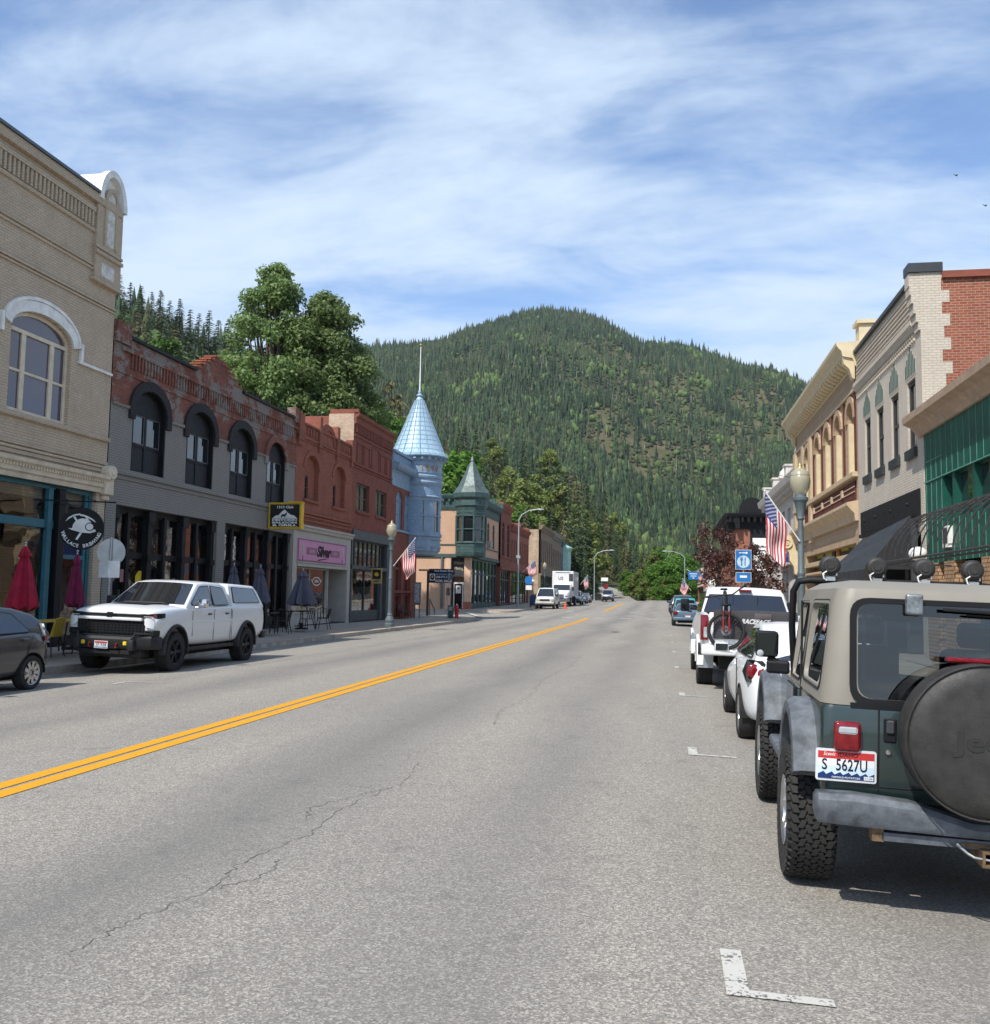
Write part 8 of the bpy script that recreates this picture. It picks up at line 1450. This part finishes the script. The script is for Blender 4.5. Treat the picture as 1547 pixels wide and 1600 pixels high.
sx,sy=forest(15000,a0,a1,RN,RM,77); sz=hz(sx,sy); nt_=n; x=np.concatenate([x,sx]); y=np.concatenate([y,sy]); z=np.concatenate([z,sz]); H_=np.concatenate([H_,rng.uniform(1.2,4,len(sx))]); Rr=np.concatenate([Rr,rng.uniform(1,2.4,len(sx))])
def emit(U,idx,mat_idx,rad,hh,tilt=True):
    global off
    V,F=U; m_=len(idx); 
    if not m_: return
    t=rng.random(m_)*6.28; c,s=np.cos(t)[:,None],np.sin(t)[:,None]; vx=(V[:,0]*c-V[:,1]*s)*rad[:,None]+x[idx][:,None]; vy=(V[:,0]*s+V[:,1]*c)*rad[:,None]+y[idx][:,None]; vz=V[:,2][None]*hh[:,None]+z[idx][:,None]-.3
    AV.append(np.stack([vx,vy,vz],-1).reshape(-1,3)); AF.append((F[None]+(np.arange(m_)*len(V))[:,None,None]+off).reshape(-1,3)); AM.append(np.repeat(mat_idx,len(F))); off+=m_*len(V)
sel=np.arange(n); sh=np.arange(nt_,len(x)); cn=sel[~dec&~snag]; 
for q in range(4):
    ii=cn[q::4]; u=rng.random(len(ii)); w=nz(x[ii],y[ii],.015,9); mi=np.where(u+.35*w<.45,0,np.where(u+.35*w<.85,1,2)); emit(unit_con(100+q),ii,mi,Rr[ii],H_[ii])
dn=sel[dec&~snag]
for q in range(3): ii=dn[q::3]; emit(unit_ball(200+q),ii,np.where(rng.random(len(ii))<.7,3,4),Rr[ii],H_[ii])
ub=unit_ball(300); emit(ub,sh,np.where(rng.random(len(sh))<.6,2,3),Rr[sh],H_[sh])
sn=sel[snag]; V=np.array([(1,0,0),(-.5,.87,0),(-.5,-.87,0),(0,0,1.)]); emit((V,np.array([(0,1,3),(1,2,3),(2,0,3)])),sn,np.full(len(sn),5),np.full(len(sn),.35),H_[sn]*.95)
me=mesh_np('forest',np.concatenate(AV),np.concatenate(AF),[FD,FD2,FD3,FG,FG2,FS],np.concatenate(AM)); o=bpy.data.objects.new('mountain_forest',me); COL.objects.link(o); tag(o,'dense wood of dark conifers and green broadleaf patches covering the mountain','forest',kind='stuff')
# ================================================================ air
HM=bpy.data.materials.new('thin_haze'); HM.use_nodes=True; t=HM.node_tree; t.nodes.clear(); pv=t.nodes.new('ShaderNodeVolumePrincipled'); pv.inputs['Color'].default_value=(.80,.88,1,1); pv.inputs['Density'].default_value=.00006; pv.inputs['Anisotropy'].default_value=.2; ho=t.nodes.new('ShaderNodeOutputMaterial'); t.links.new(pv.outputs[0],ho.inputs['Volume'])
mb=MB(HM); mb.box(-4600,4600,-3100,6100,-2,520+200); o=mb.build('haze'); o['kind']='stuff'
